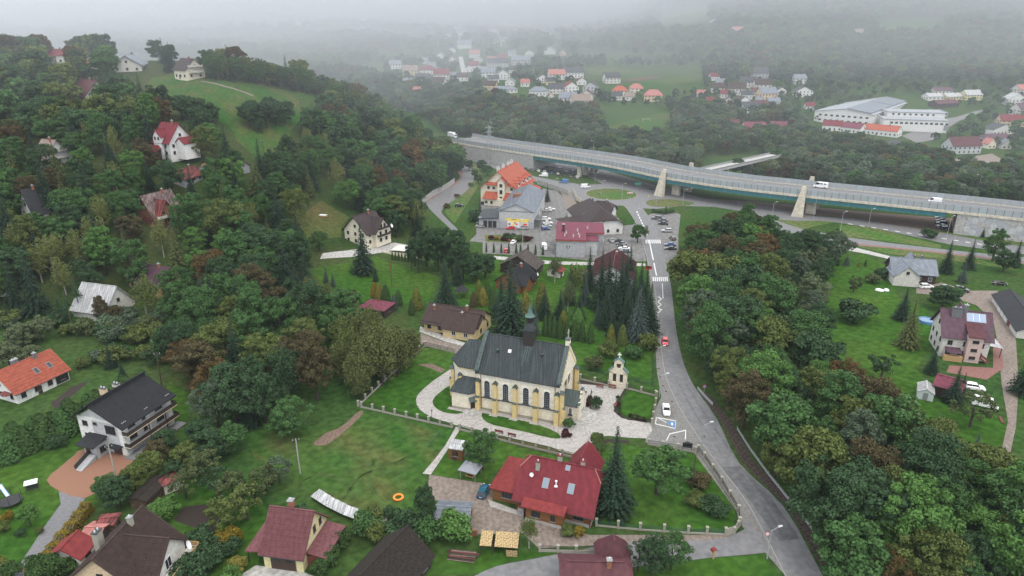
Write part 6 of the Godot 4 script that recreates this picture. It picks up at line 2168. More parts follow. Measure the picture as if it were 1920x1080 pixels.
	balcony(t, Vector3(L * .22, 5.8, 7.9), 0, 5.5, 1.2, "wood_dark")
	for y in [1.6, 4.2, 7.0]:
		for x in [-1.6, 1.6]: window(t, Vector3(L * .22 + x * (0.6 if y > 6 else 1.0), y, 7.5), 0, 1.2, 1.5)
	dish(t, Vector3(L * .22 + 4.2, 6.0, 8.2), .8, .2)
	# alpine house with rusty steep roof
	t = house({"name": "chalet", "label": "tall brick chalet with rusty grey steep roof and split front gable", "r0": [262, 368], "r1": [320, 354], "h": 10.5, "W": 11.0, "eave": 1.2, "wall": "brickwork", "roof": "roof_rust", "over": .8, "rib": .5, "gable": false})
	L = dims[t]
	wing(t, Vector3(-L * .16, 0, 3.0), PI / 2, 6.4, 7.4, 2.8, 5.6, "brickwork", "roof_rustred", 1.0, .7, 0.0, "front_gable")
	balcony(t, Vector3(-L * .16, 2.7, 6.9), 0, 8.4, 1.3, "offwhite")
	for x in [-2.2, 0.2, 2.2]: window(t, Vector3(-L * .16 + x, 1.5, 6.25), 0, 1.1, 1.4, "wood_light", 1)
	for x in [-1.2, 1.2]: window(t, Vector3(-L * .16 + x, 4.3, 6.25), 0, 1.3, 1.3, "wood_light", 1)
	# white house with red steep roof on the hill
	t = house({"name": "chalet", "label": "white three storey house with steep crimson roof on the hillside", "r0": [300, 219], "r1": [334, 222], "h": 13.0, "W": 11.0, "eave": 6.2, "wall": "white", "roof": "roof_red", "over": .8})
	L = dims[t]
	wing(t, Vector3(-L * .12, 0, 3.2), PI / 2, 6.2, 4.6, 8.2, 2.4, "white", "roof_red", 1.0, .5, 0.0, "front_gable")
	for x in [-1, 1]: window(t, Vector3(-L * .12 + x, 7.4, 6.4), 0, .9, 1.2)
	wing(t, Vector3(-L * .35, 0, 6.2), 0, 7.0, 4.0, 2.6, 1.8, "wood_dark", "roof_red", .4, .5, 0.0, "porch")
	wing(t, Vector3(L * .75, 0, -1.0), PI / 2, 7.0, 5.0, 5.4, 2.0, "white", "roof_red", 1.0, .4, 0.0, "rear_block")
	# white sheet roof
	t = house({"name": "chalet", "label": "white holiday house with pale sheet metal roof behind a brown tree", "r0": [152, 525], "r1": [218, 533], "h": 8.2, "W": 11.5, "eave": 1.8, "wall": "offwhite", "roof": "roof_white", "over": .6, "rib": .6, "chimney": false})
	t = house({"label": "house with faded purple sheet roof among the birches", "r0": [254, 481], "r1": [319, 493], "h": 7.4, "W": 9.0, "eave": 3.2, "wall": "wood_light", "roof": "roof_purple", "over": .5, "rib": .5})
	t = house({"name": "chalet", "label": "white chalet with near black steep roof at the wood's edge", "r0": [36, 356], "r1": [72, 350], "h": 10.5, "W": 9.5, "eave": 2.5, "wall": "white", "roof": "roof_black", "over": .6})
	L = dims[t]
	for y in [2.6, 5.4]: balcony(t, Vector3(L / 2 + .6, y, 0), PI / 2, 5.0, 1.2, "offwhite")
	t = house({"name": "chalet", "label": "white chalet with weathered grey roof and front balconies", "r0": [77, 258], "r1": [104, 260], "h": 10.0, "W": 12.0, "eave": 3.6, "wall": "white", "roof": "roof_tan", "over": .8})
	L = dims[t]
	for y in [2.8, 5.4]: balcony(t, Vector3(L / 2 + .6, y, 0), PI / 2, 7.0, 1.2, "offwhite")
	t = house({"name": "old_house", "label": "old house with patched rusty red roof among spruces", "r0": [325, 320], "r1": [364, 310], "h": 5.6, "W": 8.0, "eave": 2.4, "wall": "grey_wall", "roof": "roof_rustred", "chimney": true})
	t = house({"name": "outhouse", "label": "outhouse with faded pink roof next to the rusty roofed house", "cat": "shed", "r0": [378, 309], "r1": [396, 303], "h": 4.6, "W": 6.5, "eave": 2.4, "wall": "grey_wall", "roof": "roof_pink", "chimney": false})
	t = house({"name": "outhouse", "label": "shed with bright red roof below the hill pasture", "cat": "shed", "r0": [433, 291], "r1": [453, 294], "h": 4.6, "W": 7.0, "eave": 2.0, "wall": "grey_wall", "roof": "roof_bright", "chimney": false})
	t = house({"label": "hill house with large dark red roof plane beside a silver spruce", "r0": [147, 138], "r1": [179, 142], "h": 9.0, "W": 12.0, "eave": 2.4, "wall": "offwhite", "roof": "roof_maroon"})
	t = house({"label": "hilltop house with red hipped roof and a pale roof panel", "r0": [97, 90], "r1": [118, 91], "h": 7.5, "W": 12.0, "eave": 4.0, "wall": "offwhite", "roof": "roof_red", "f": .2, "detail": false})
	t = house({"label": "small hilltop house with dusty pink roof", "r0": [166, 108], "r1": [180, 109], "h": 5.5, "W": 10.0, "eave": 3.0, "wall": "grey_wall", "roof": "roof_pink", "f": .3, "detail": false})
	t = house({"label": "hilltop house with grey roof and broad pale gable", "r0": [233, 104], "r1": [250, 100], "h": 8.5, "W": 14.0, "eave": 3.8, "wall": "offwhite", "roof": "roof_grey", "over": 1.0})
	t = house({"label": "cream hilltop house with tall dark roof at the pasture edge", "r0": [338, 108], "r1": [364, 109], "h": 9.8, "W": 10.5, "eave": 4.8, "wall": "cream", "roof": "roof_darkbrown", "over": .7})
	L = dims[t]
	for y in [3.0, 5.8]: balcony(t, Vector3(L / 2 + .6, y, 0), PI / 2, 8.0, 1.2, "offwhite")
	t = house({"name": "garden_pavilion", "label": "open garden pavilion with magenta roof among thujas", "cat": "pavilion", "r0": [697, 561], "r1": [718, 564], "h": 4.2, "W": 6.5, "eave": 2.6, "wall": "wood_dark", "roof": "roof_magenta", "f": .1, "chimney": false})
	t = house({"label": "white house with balcony partly hidden at the wood edge", "r0": [-30, 474], "r1": [6, 478], "h": 9.0, "W": 10.0, "eave": 6.0, "wall": "offwhite", "roof": "roof_maroon"})
	# grey roofed house on the far side of the lawn
	t = house({"label": "house with light grey metal roof and beige front gable", "r0": [1668, 481], "r1": [1756, 487], "h": 7.4, "W": 10.0, "eave": 3.4, "wall": "wood_dark", "roof": "roof_grey", "over": .6, "frame": "frame_white", "chimney": false})
	L = dims[t]
	wing(t, Vector3(-L * .26, 0, 5.2), PI / 2, 9.0, 8.0, 3.6, 3.4, "offwhite", "roof_grey", 1.0, .5, 0.0, "front_gable")
	window(t, Vector3(-L * .26, 4.8, 9.75), 0, 1.0, 1.0)
	wing(t, Vector3(L * .08, 0, -4.4), PI / 2, 5.0, 5.0, 4.4, 2.8, "offwhite", "roof_grey", 1.0, .4, 0.0, "rear_gable")
	for x in [.04, .2]: chimney(t, Vector3(L * x, 7.4, -.2), .7, 1.8, "darkgrey", "metal_dark")
	# purple roofed house
	t = house({"label": "three storey pale house with dull purple roof and solar panel", "r0": [1763, 577], "r1": [1862, 587], "h": 12.0, "W": 11.0, "eave": 6.4, "wall": "offwhite", "roof": "roof_purple", "over": .7, "chimney": false, "stack": "darkgrey"})
	L = dims[t]
	chimney(t, Vector3(-L * .22, 11.6, 1.2), 2.4, 2.6, "darkgrey", "metal_dark", 1.2)
	chimney(t, Vector3(-L * .02, 12.2, .2), .9, 2.8, "darkgrey", "metal_grey")
	pbox(t, "stair_bay", Vector3(L * .14, 3.8, 6.4), Vector3(3.4, 7.8, 1.9), "pink_wall")
	s = ST()
	slab(s, [Vector3(L * .14 - 2.0, 7.5, 7.9), Vector3(L * .14 + 2.0, 7.5, 7.9), Vector3(L * .14 + 2.0, 9.6, 2.2), Vector3(L * .14 - 2.0, 9.6, 2.2)], .2)
	part(t, "bay_roof", s, "roof_maroon")
	for y in [1.4, 3.6, 6.0]: window(t, Vector3(L * .14, y, 7.38), 0, 1.5, .9, "window_frame", 1)
	var o = skylight(t, L * .2, .74, L, 11.0, 6.4, 5.4, .7, 1.0, 4.4, 2.4, "solar")
	for x in [-1, 1]: pbox(o, "panel_bar", Vector3(x * .75, .09, 0), Vector3(.08, .04, 2.4), "plastic_white")
	s = ST()
	slab(s, [Vector3(-L * .42, 2.6, 8.2), Vector3(-L * .1, 2.6, 8.2), Vector3(-L * .1, 3.2, 5.6), Vector3(-L * .42, 3.2, 5.6)], .14)
	part(t, "shed_roof", s, "roof_purple")
	pbox(t, "wood_store", Vector3(-L * .26, .7, 7.4), Vector3(4.4, 1.6, 1.2), "wood_light")
	s = ST()
	slab(s, [Vector3(L / 2 + .2, 3.4, 2.0), Vector3(L / 2 + 4.6, 2.9, 2.0), Vector3(L / 2 + 4.6, 2.9, -4.5), Vector3(L / 2 + .2, 3.4, -4.5)], .12)
	part(t, "carport_roof", s, "roof_white")
	for z in [1.7, -4.2]: pbox(t, "carport_post", Vector3(L / 2 + 4.3, 1.3, z), Vector3(.16, 3.0, .16), "metal_dark")
	s = ST()
	for k in 7: box(s, Vector3(L * .3 + k * .35, 1.55 - k * .24, 6.6), Vector3(.4, .12, 1.4))
	for e in [-1, 1]: bar(s, Vector3(L * .28, 2.5, 6.6 + e * .7), Vector3(L * .3 + 2.6, .7, 6.6 + e * .7), .07, .3)
	part(t, "outside_stair", s, "wood_red")
	wing(t, Vector3(L * .06, 0, -5.2), PI / 2, 5.0, 4.6, 6.4, 4.8, "offwhite", "roof_purple", 1.0, .4, 0.0, "rear_gable")
	# garage row and sheds near it
	t = house({"name": "garage", "label": "white garage row with red edged dark roof", "cat": "garage", "r0": [1893, 541], "r1": [1945, 610], "h": 4.8, "W": 8.0, "eave": 2.25, "wall": "offwhite", "roof": "roof_black", "chimney": false, "gable": false})
	for e in [-1, 1]:
		for k in 4: pbox(t, "garage_door", Vector3(-6 + k * 4.0, 1.0, e * 4.03), Vector3(2.8, 2.0, .08), "wood_red" if k == 3 else "plastic_white")
	t = house({"name": "farm_shed", "label": "long shed with dull pink red roof behind small spruces", "cat": "shed", "r0": [1757, 701], "r1": [1812, 716], "h": 4.2, "W": 7.0, "eave": 2.8, "wall": "wood_dark", "roof": "roof_magenta", "chimney": false, "gable": false})
	var gh = thing("greenhouse", "small pale plastic greenhouse on the lawn", "greenhouse", G(1733, 742), -.5)
	body(gh, Transform3D(Basis(Vector3.UP, PI / 2)), 4.8, 3.4, 1.9, .9, "plastic_clear", "sheet_grey", .15, 1.0, .6, .08, 0.0)
	pbox(gh, "door", Vector3(0, 1.0, 2.45), Vector3(1.0, 1.9, .06), "metal_grey")
# ---------- factory and far houses ----------
func build_far():
	var t
	var f = frame_of([1583, 204], [1700, 169], 13.5)
	t = thing("factory_hall", "long white factory hall with shallow grey gabled roof", "factory", f.p, f.yaw)
	var L = f.L
	body(t, Transform3D(), L, 48.0, 10.0, 3.4, "white", "roof_palegrey", .6, 1.0, 0.0, .3, -4.0)
	for r in 2:
		for k in 9: pbox(t, "window", Vector3(-L / 2 - .05, 3.0 + r * 4.2, -19 + k * 4.8), Vector3(.12, 1.5, 2.2), "glass")
	for k in 26: pbox(t, "window", Vector3(-L / 2 + 6 + k * (L - 12) / 25.0, 8.2, 24.05), Vector3(2.0, 1.0, .12), "glass")
	for k in 3: pbox(t, "roof_light_strip", Vector3(-L / 2 + L * (k + .5) / 3.0, 12.6, 11.5), Vector3(L / 3.0 - 2.5, .2, 20), "roof_grey").rotation.x = 0.14
	f = frame_of([1660, 206], [1766, 209], 12.0)
	t = thing("factory_office", "white two storey factory building with flat pale roof", "factory", f.p, f.yaw)
	pbox(t, "wall", Vector3(0, 4.5, 0), Vector3(f.L, 14.5, 22), "white")
	pbox(t, "roof", Vector3(0, 12.0, 0), Vector3(f.L + 1, .6, 23), "roof_palegrey")
	pbox(t, "lower_block", Vector3(-4, 2.6, 20), Vector3(f.L + 4, 10.5, 20), "white")
	pbox(t, "lower_roof", Vector3(-4, 8.0, 20), Vector3(f.L + 5, .5, 21), "roof_palegrey")
	for k in 12: pbox(t, "window", Vector3(-f.L * .5 + k * f.L * .085, 5.2, 30.06), Vector3(2.2, 1.5, .12), "glass")
	pbox(t, "loading_door", Vector3(f.L * .44, 2.2, 30.06), Vector3(4.0, 4.4, .12), "metal_grey")
	for k in 8: pbox(t, "window", Vector3(-f.L * .4 + k * f.L * .1, 10.2, 11.06), Vector3(1.8, 1.5, .12), "glass")
	for r in 2:
		for k in 9: pbox(t, "window", Vector3(f.L / 2 + .06 - (0.0), 3.2 + r * 4.4, -9 + k * 2.2), Vector3(.12, 1.6, 1.2), "glass")
	var rows = [["roof_red", "red", [1544, 224], [1582, 226]], ["roof_magenta", "magenta", [1584, 227], [1622, 231]], ["roof_orangered", "orange", [1624, 230], [1690, 236]]]
	for r in rows:
		house({"name": "row_house", "label": "white row house segment with " + r[1] + " roof below the factory", "r0": r[2], "r1": r[3], "h": 8.0, "W": 12.0, "eave": 4.0, "wall": "white", "roof": r[0], "over": .2, "detail": false})
	# [x, y of the foot, width in px, roof, wall, ridge: 0 across / 1 towards us, height m, form]
	var list = [
		[742, 128, 24, "roof_grey", "white", 0], [770, 141, 30, "roof_tan", "pale_yellow", 0], [802, 138, 30, "roof_red", "white", 0, 9, .2], [888, 129, 22, "roof_red", "white", 0], [890, 107, 22, "roof_pink", "white", 0], [942, 114, 20, "roof_red", "offwhite", 0], [977, 121, 38, "roof_grey", "lightgrey", 0], [933, 126, 42, "roof_slate", "lightgrey", 0], [915, 144, 28, "roof_grey", "white", 0], [943, 148, 28, "roof_grey", "white", 1], [793, 156, 30, "roof_slate", "white", 0], [828, 148, 32, "roof_red", "offwhite", 0], [822, 163, 30, "roof_brown", "offwhite", 0], [920, 167, 26, "roof_brown", "peach", 0], [947, 173, 48, "roof_grey", "white", 0, 6, .1], [1017, 155, 26, "roof_darkbrown", "white", 1], [1043, 148, 34, "roof_pink", "white", 0, 10], [1074, 145, 40, "roof_slate", "white", 0, 11], [1031, 158, 20, "roof_slate", "pale_yellow", 0], [1069, 172, 30, "roof_red", "white", 1, 10], [1108, 172, 32, "roof_slate", "lightgrey", 1, 10], [1146, 155, 32, "roof_slate", "offwhite", 0], [1010, 178, 36, "roof_grey", "white", 0, 8, .1], [1042, 174, 30, "roof_slate", "offwhite", 0], [1065, 193, 36, "roof_grey", "white", 0, 10], [1100, 185, 28, "roof_maroon", "offwhite", 1], [1088, 199, 40, "roof_tan", "offwhite", 0], [1162, 178, 30, "roof_orangered", "cream", 0, 9, .1], [1192, 174, 26, "roof_pink", "cream", 0, 9, .2], [1224, 188, 36, "roof_pink", "peach", 0, 10, .1], [993, 105, 18, "roof_grey", "white", 1], [1032, 101, 22, "roof_grey", "white", 1], [1055, 104, 14, "roof_pink", "pink_wall", 1], [839, 72, 14, "roof_grey", "white", 1], [867, 66, 16, "roof_grey", "white", 0], [870, 90, 28, "roof_grey", "white", 0], [887, 35, 18, "roof_white", "white", 0], [903, 48, 14, "roof_grey", "white", 0], [828, 52, 12, "roof_grey", "white", 1], [1023, 68, 22, "roof_grey", "white", 0], [1000, 59, 14, "roof_red", "white", 0], [982, 58, 14, "roof_red", "white", 0], [677, 60, 16, "roof_grey", "white", 1], [682, 40, 16, "roof_grey", "white", 1], [1110, 34, 16, "roof_grey", "white", 1], [562, 50, 14, "roof_grey", "white", 1], [1156, 186, 22, "roof_slate", "offwhite", 0], [867, 151, 24, "roof_brown", "white", 0], [851, 147, 16, "roof_grey", "white", 0], [880, 134, 18, "roof_grey", "white", 1], [906, 137, 20, "roof_grey", "offwhite", 0], [925, 154, 22, "roof_slate", "white", 0], [957, 159, 20, "roof_grey", "white", 1], [985, 161, 18, "roof_pink", "white", 0], [1180, 187, 20, "roof_tan", "offwhite", 0], [812, 128, 18, "roof_grey", "white", 0], [920, 116, 16, "roof_pink", "white", 0], [960, 104, 16, "roof_grey", "white", 0], [1090, 158, 20, "roof_red", "white", 1], [848, 98, 14, "roof_grey", "white", 1], [944, 78, 14, "roof_grey", "white", 0],
		[1337, 46, 14, "roof_grey", "white", 1], [1383, 66, 24, "roof_pink", "white", 0], [1608, 70, 26, "roof_tan", "peach", 0, 10], [1527, 42, 12, "roof_magenta", "pink_wall", 0], [1551, 22, 12, "roof_magenta", "pink_wall", 0], [1423, 146, 32, "roof_slate", "grey_wall", 0], [1400, 162, 28, "roof_slate", "offwhite", 0], [1380, 176, 34, "roof_brown", "offwhite", 0], [1428, 168, 32, "roof_brown", "offwhite", 0], [1436, 185, 36, "roof_grey", "peach", 0], [1389, 199, 30, "roof_brown", "white", 1], [1403, 209, 34, "roof_slate", "white", 0, 9], [1425, 204, 26, "roof_maroon", "offwhite", 0], [1503, 179, 34, "roof_slate", "white", 1, 9], [1497, 155, 24, "roof_grey", "white", 0], [1517, 204, 18, "roof_red", "white", 0, 6], [1412, 247, 44, "roof_magenta", "pale_yellow", 0, 8], [1460, 246, 36, "roof_magenta", "pale_yellow", 0, 8], [1370, 242, 30, "roof_maroon", "pale_yellow", 0], [1357, 182, 22, "roof_red", "offwhite", 0], [1314, 182, 18, "roof_pink", "offwhite", 0], [1345, 172, 26, "roof_brown", "offwhite", 0], [1398, 184, 22, "roof_slate", "white", 0], [1365, 196, 22, "roof_brown", "offwhite", 1], [1448, 198, 24, "roof_grey", "offwhite", 0], [1350, 160, 18, "roof_grey", "white", 0], [1415, 178, 22, "roof_maroon", "offwhite", 0], [1462, 176, 20, "roof_slate", "white", 1], [1330, 196, 18, "roof_red", "white", 0], [1683, 288, 50, "roof_slate", "cream", 1, 9], [1800, 286, 56, "roof_maroon", "lightgrey", 0, 11], [1870, 250, 46, "roof_slate", "white", 1, 8], [1866, 268, 50, "roof_purple", "grey_wall", 0, 7, .2], [1893, 235, 40, "roof_red", "peach", 0, 9], [1913, 215, 30, "roof_purple", "offwhite", 0], [1899, 196, 30, "roof_white", "white", 1], [1912, 176, 24, "roof_pink", "offwhite", 0], [1818, 186, 32, "roof_white", "pale_yellow", 0, 9], [1783, 186, 38, "roof_white", "pale_yellow", 0, 6], [1768, 199, 50, "roof_maroon", "wood_dark", 0, 6], [1748, 186, 30, "roof_white", "white", 0, 6], [1764, 175, 30, "roof_purple", "offwhite", 0, 6], [1745, 216, 60, "roof_grey", "grey_wall", 0, 5, .1],
	]
	var rw = {"roof_grey": "grey", "roof_tan": "tan", "roof_red": "red", "roof_pink": "faded pink", "roof_slate": "dark slate", "roof_brown": "brown", "roof_darkbrown": "dark brown", "roof_maroon": "maroon", "roof_orangered": "orange", "roof_white": "pale", "roof_magenta": "magenta", "roof_purple": "purple"}
	var ww = {"white": "white", "pale_yellow": "pale yellow", "offwhite": "off-white", "lightgrey": "light grey", "peach": "peach", "cream": "cream", "pink_wall": "pink", "grey_wall": "grey", "wood_dark": "dark timber"}
	rng.seed = 77
	var boxes = [[755, 104, 1000, 180, 26], [1000, 140, 1240, 196, 12], [1335, 145, 1490, 215, 12], [830, 40, 1060, 98, 10], [1850, 200, 1915, 285, 4]]
	for b in boxes:
		for k in b[4]:
			var c = [rng.randf_range(b[0], b[2]), rng.randf_range(b[1], b[3]), rng.randf_range(13, 21), ["roof_grey", "roof_slate", "roof_red", "roof_brown", "roof_pink", "roof_maroon"][rng.randi() % 6], ["white", "offwhite", "white", "cream"][rng.randi() % 4], rng.randi() % 2]
			var ok = true
			for e in list:
				if abs(e[0] - c[0]) < (e[2] + c[2]) * .52 and abs(e[1] - c[1]) < 9: ok = false
			if ok and not (c[0] > 1090 and c[1] < 178 and c[0] < 1330): list.append(c)
	for q in list:
		var p = G(q[0], q[1])
		var dist = p.distance_to(Vector3(0, CAMY, 0))
		var w = clamp(q[2] * .9 * dist / FPX, 6.0, 26.0)
		var h = q[6] if q.size() > 6 else clamp(w * .62, 7.0, 11.0)
		var hip = q[7] if q.size() > 7 else 1.0
		var depth = clamp(w * .8, 7.0, 12.0)
		var place = "in the village across the valley"
		if q[1] < 95: place = "in the mist on the far slope"
		elif q[0] > 1600: place = "near the factory yard"
		elif q[0] > 1300: place = "in the hamlet beyond the bridge"
		var wall = ww[q[4]]
		var lb = "%s %s house with %s %s roof %s" % ["big" if w > 20 else "small", wall, rw[q[3]], "hipped" if hip < 1 else ("gable fronted" if q[5] else "gabled"), place]
		t = thing("far_house", lb, "house", p, rng.randf_range(-.3, .3) + (PI / 2 if q[5] else 0.0), "houses " + place)
		var LL = (depth if q[5] else w) - .8
		var WW = (w if q[5] else depth) - .8
		body(t, Transform3D(), LL, WW, h * .52, h * .48, q[4], q[3], .5, hip, 0.0, .2, -5.0, false)
		if dist < 1000:
			var fl = 2 if h > 8 else 1
			for k in fl:
				var n = max(2, int(LL / 3.4))
				for i in n: plain_window(t, Vector3(-LL / 2 + LL * (i + .5) / n, 1.4 + k * 2.6, WW / 2 + .03), 0, 1.1, 1.3)
				n = max(2, int(WW / 3.4))
				for sd in [-1, 1]:
					for i in n: plain_window(t, Vector3(sd * (LL / 2 + .03), 1.4 + k * 2.6, -WW / 2 + WW * (i + .5) / n), PI / 2, 1.1, 1.3)
			pbox(t, "chimney", Vector3(LL * .15, h + .3, .4), Vector3(.7, 1.4, .7), "brickwork")
		keep.append(poly([[q[0] - q[2] * .6, q[1] - q[2] * .35], [q[0] + q[2] * .6, q[1] - q[2] * .35], [q[0] + q[2] * .6, q[1] + 8], [q[0] - q[2] * .6, q[1] + 8]]))
	keep.append(poly([[1532, 212], [1690, 172], [1760, 192], [1840, 205], [1780, 262], [1700, 268], [1540, 268]]))
	keep.append(poly([[1310, 296], [1432, 284], [1440, 318], [1320, 350]]))
	for k in [[1128, 205, 1262, 262], [1090, 125, 1320, 176], [640, 120, 725, 142], [1235, 15, 1330, 64], [1640, 34, 1775, 70], [955, 170, 1012, 196], [857, 105, 878, 144], [1775, 285, 1885, 325]]:
		keep.append(poly([[k[0], k[1]], [k[2], k[1]], [k[2], k[3]], [k[0], k[3]]]))
# ---------- small things ----------
func bench(px, py, yaw, label):
	var t = thing("park_bench", label, "bench", G(px, py), yaw, "red benches in the church yard")
	pbox(t, "seat", Vector3(0, .45, 0), Vector3(1.9, .07, .42), "wood_red")
	pbox(t, "backrest", Vector3(0, .78, -.22), Vector3(1.9, .36, .06), "wood_red")
	for x in [-.75, .75]: pbox(t, "leg", Vector3(x, .22, 0), Vector3(.09, .46, .4), "metal_dark")
func gazebo(px, py):
	var t = thing("gazebo", "grey canvas gazebo with orange wooden picnic table inside", "gazebo", G(px, py), -.4)
	for x in [-1.6, 1.6]:
		for z in [-1.4, 1.4]: pbox(t, "post", Vector3(x, 1.1, z), Vector3(.12, 2.2, .12), "metal_grey")
	var s = ST()
	var c = Vector3(0, 3.2, 0)
	var q = [Vector3(-2, 2.15, 1.8), Vector3(2, 2.15, 1.8), Vector3(2, 2.15, -1.8), Vector3(-2, 2.15, -1.8)]
	for k in 4: slab(s, [q[k], q[(k + 1) % 4], c], .08)
	part(t, "canopy", s, "canvas_grey")
	s = ST()
	lathe(s, Transform3D(Basis(), Vector3(0, 3.15, 0)), [[.5, 0], [.1, .3], [0, .32]], 4)
	part(t, "canopy_cap", s, "canvas_grey")
	var b = thing("picnic_table", "orange wooden picnic table under the grey gazebo", "table", G(px, py), -.4)
	pbox(b, "tabletop", Vector3(0, .75, 0), Vector3(1.8, .07, .8), "wood_light")
	for z in [-.75, .75]: pbox(b, "bench_seat", Vector3(0, .45, z), Vector3(1.8, .06, .3), "wood_light")
	for x in [-.7, .7]: pbox(b, "leg", Vector3(x, .36, 0), Vector3(.1, .72, 1.3), "wood_light")
func ring_pool():
	var t = thing("inflatable_ring", "orange inflatable ring lying on the meadow", "ring", G(747, 934))
	var m = TorusMesh.new()
	m.inner_radius = .62
	m.outer_radius = 1.05
	var o = part(t, "tube", m, "plastic_orange")
	o.position.y = .2
	pbox(t, "valve", Vector3(1.05, .22, .2), Vector3(.22, .1, .1), "plastic_orange")
func sign_post(px, py, h, called, label, faces, yaw = 0.0):
	var t = thing(called, label, "sign", G(px, py), yaw)
	var s = ST()
	tube(s, Vector3(0, -.2, 0), Vector3(0, h, 0), .04, .04, 6)
	part(t, "post", s, "galvanised")
	for f in faces: pbox(t, "sign_face", Vector3(0, f[0], .06), Vector3(f[1], f[2], .04), f[3])
	return t
func round_sign(px, py, h, label, outer, inner, tri_ = false):
	var t = thing("traffic_sign", label, "sign", G(px, py), 0)
	var s = ST()
	tube(s, Vector3(0, -.2, 0), Vector3(0, h, 0), .04, .04, 6)
	part(t, "post", s, "galvanised")
	s = ST()
	tube(s, Vector3(0, h, .04), Vector3(0, h, .07), .45, .45, 3 if tri_ else 18)
	part(t, "rim", s, outer)
	s = ST()
	tube(s, Vector3(0, h, .05), Vector3(0, h, .085), .33, .33, 3 if tri_ else 18)
	part(t, "face", s, inner)
func build_site():
	var t
	var s
	# church fences
	picket_posts("church_fence", "stone pillared fence with dark railings along the church lawn's far side", "fence", [[796, 650], [733, 703], [672, 762]], 3.2, "stone", 1.5, .42, "fence_mesh", .9, "rails", .4)
	picket_posts("church_fence", "stone pillared fence between the church lawn and the meadow", "fence", [[678, 764], [762, 783], [847, 802]], 3.2, "stone", 1.5, .42, "fence_mesh", .9, "rails", .4)
	picket_posts("church_fence", "stone pillared fence between the church path and the parish lawn", "fence", [[862, 806], [980, 836], [1106, 866]], 3.2, "stone", 1.5, .42, "fence_mesh", .9, "rails", .4)
	picket_posts("church_fence", "stone pillared fence towards the beige house forecourt", "fence", [[798, 649], [824, 655], [852, 662]], 3.2, "stone", 1.5, .42, "fence_mesh", .9, "rails", .4)
	picket_posts("church_fence", "stone pillared fence linking church and bell gate", "fence", [[1088, 712], [1115, 718], [1141, 724]], 3.2, "stone", 1.5, .42, "roof_brown", .9, "rails", .4)
	picket_posts("church_fence", "stone pillared fence behind the rose garden lawn", "fence", [[1175, 729], [1202, 736], [1229, 743]], 3.2, "stone", 1.5, .42, "roof_brown", .9, "rails", .4)
	picket_posts("church_fence", "stone pillared fence between rose garden and lay-by", "fence", [[1231, 745], [1227, 770], [1222, 796]], 3.2, "stone", 1.5, .42, "fence_mesh", .9, "rails", .4)
	picket_posts("garden_fence", "stone pillared fence along the drive below the parish lawn", "fence", [[1118, 986], [1200, 994], [1290, 1000], [1360, 1003]], 4.2, "stone", 1.5, .4, "fence_green", .9, "mesh", .3)
	picket_posts("garden_fence", "stone pillared fence climbing beside the main road footway", "fence", [[1386, 985], [1384, 962], [1352, 908], [1320, 862], [1308, 848]], 4.0, "stone", 1.7, .45, "fence_mesh", 1.0, "rails", .5)
	picket_posts("garden_fence", "stone pillared fence with noticeboard below the lay-by", "fence", [[1216, 834], [1270, 843], [1304, 849]], 4.0, "stone", 1.4, .4, "fence_mesh", .8, "rails", .4)
	picket_posts("garden_fence", "low pillared fence with ornate railings along the lane", "fence", [[1012, 1034], [1080, 1036], [1158, 1032]], 3.6, "stone", 1.4, .42, "fence_mesh", .8, "rails", .5)
	picket_posts("garden_wall", "curved cream wall end at the corner of lane and road", "wall", [[1362, 1003], [1376, 1000], [1384, 988]], 1.4, "stone", 1.4, .5, "stone", 1.3, "solid", .2, false)
	picket_posts("wire_fence", "green wire mesh fence between garden lawn and church yard", "fence", [[1088, 692], [1150, 705], [1222, 722]], 3.0, "fence_green", 1.5, .06, "fence_green", 1.3, "mesh", 0, false)
	picket_posts("wire_fence", "green wire mesh fence beside the road footway", "fence", [[1224, 724], [1222, 660], [1218, 600]], 3.0, "fence_green", 1.5, .06, "fence_green", 1.3, "mesh", 0, false)
	picket_posts("guard_rail", "steel guard rail at the wooded road edge by the bend", "guard rail", [[1308, 730], [1322, 746], [1336, 760]], 3.0, "galvanised", .8, .12, "galvanised", .75, "solid", 0, false)
	picket_posts("guard_rail", "steel guard rail along the wood beside the lower road", "guard rail", [[1382, 805], [1405, 842], [1440, 890], [1520, 990], [1548, 1035]], 4.0, "galvanised", .8, .12, "galvanised", .4, "mesh", .3, false, "", "galvanised")
	picket_posts("gate_fence", "dark metal gate and fence at the gravel drive's end", "fence", [[1850, 866], [1880, 874], [1910, 884]], 4.0, "metal_dark", 1.4, .14, "metal_dark", 1.2, "mesh", 0, false)
	paved("leaf_verge", smooth_px([[1310, 735], [1350, 787], [1392, 868], [1478, 953], [1550, 1080], [1580, 1130], [1600, 1130], [1568, 1070], [1500, 955], [1412, 862], [1372, 790], [1330, 738]], 1), "leaf_litter", "brown leaf littered verge between road and wood", "ground", .016)
	# retaining walls
	picket_posts("retaining_wall", "grey retaining wall below the approach road", "wall", [[1008, 346], [1040, 356], [1066, 366]], 6.0, "concrete", 2.6, .5, "concrete", 2.6, "solid", 0, false)
	picket_posts("retaining_wall", "curved cream retaining wall at the roundabout", "wall", [[1074, 362], [1082, 376], [1100, 388], [1130, 398], [1150, 408], [1163, 424]], 5.0, "concrete_cream", 2.4, .5, "concrete_cream", 2.2, "solid", 0, false)
	picket_posts("retaining_wall", "pale concrete retaining wall at the foot of the wooded hill", "wall", [[792, 384], [812, 368], [838, 354], [852, 344]], 5.0, "concrete", 3.0, .4, "concrete", 3.0, "solid", 0, false)
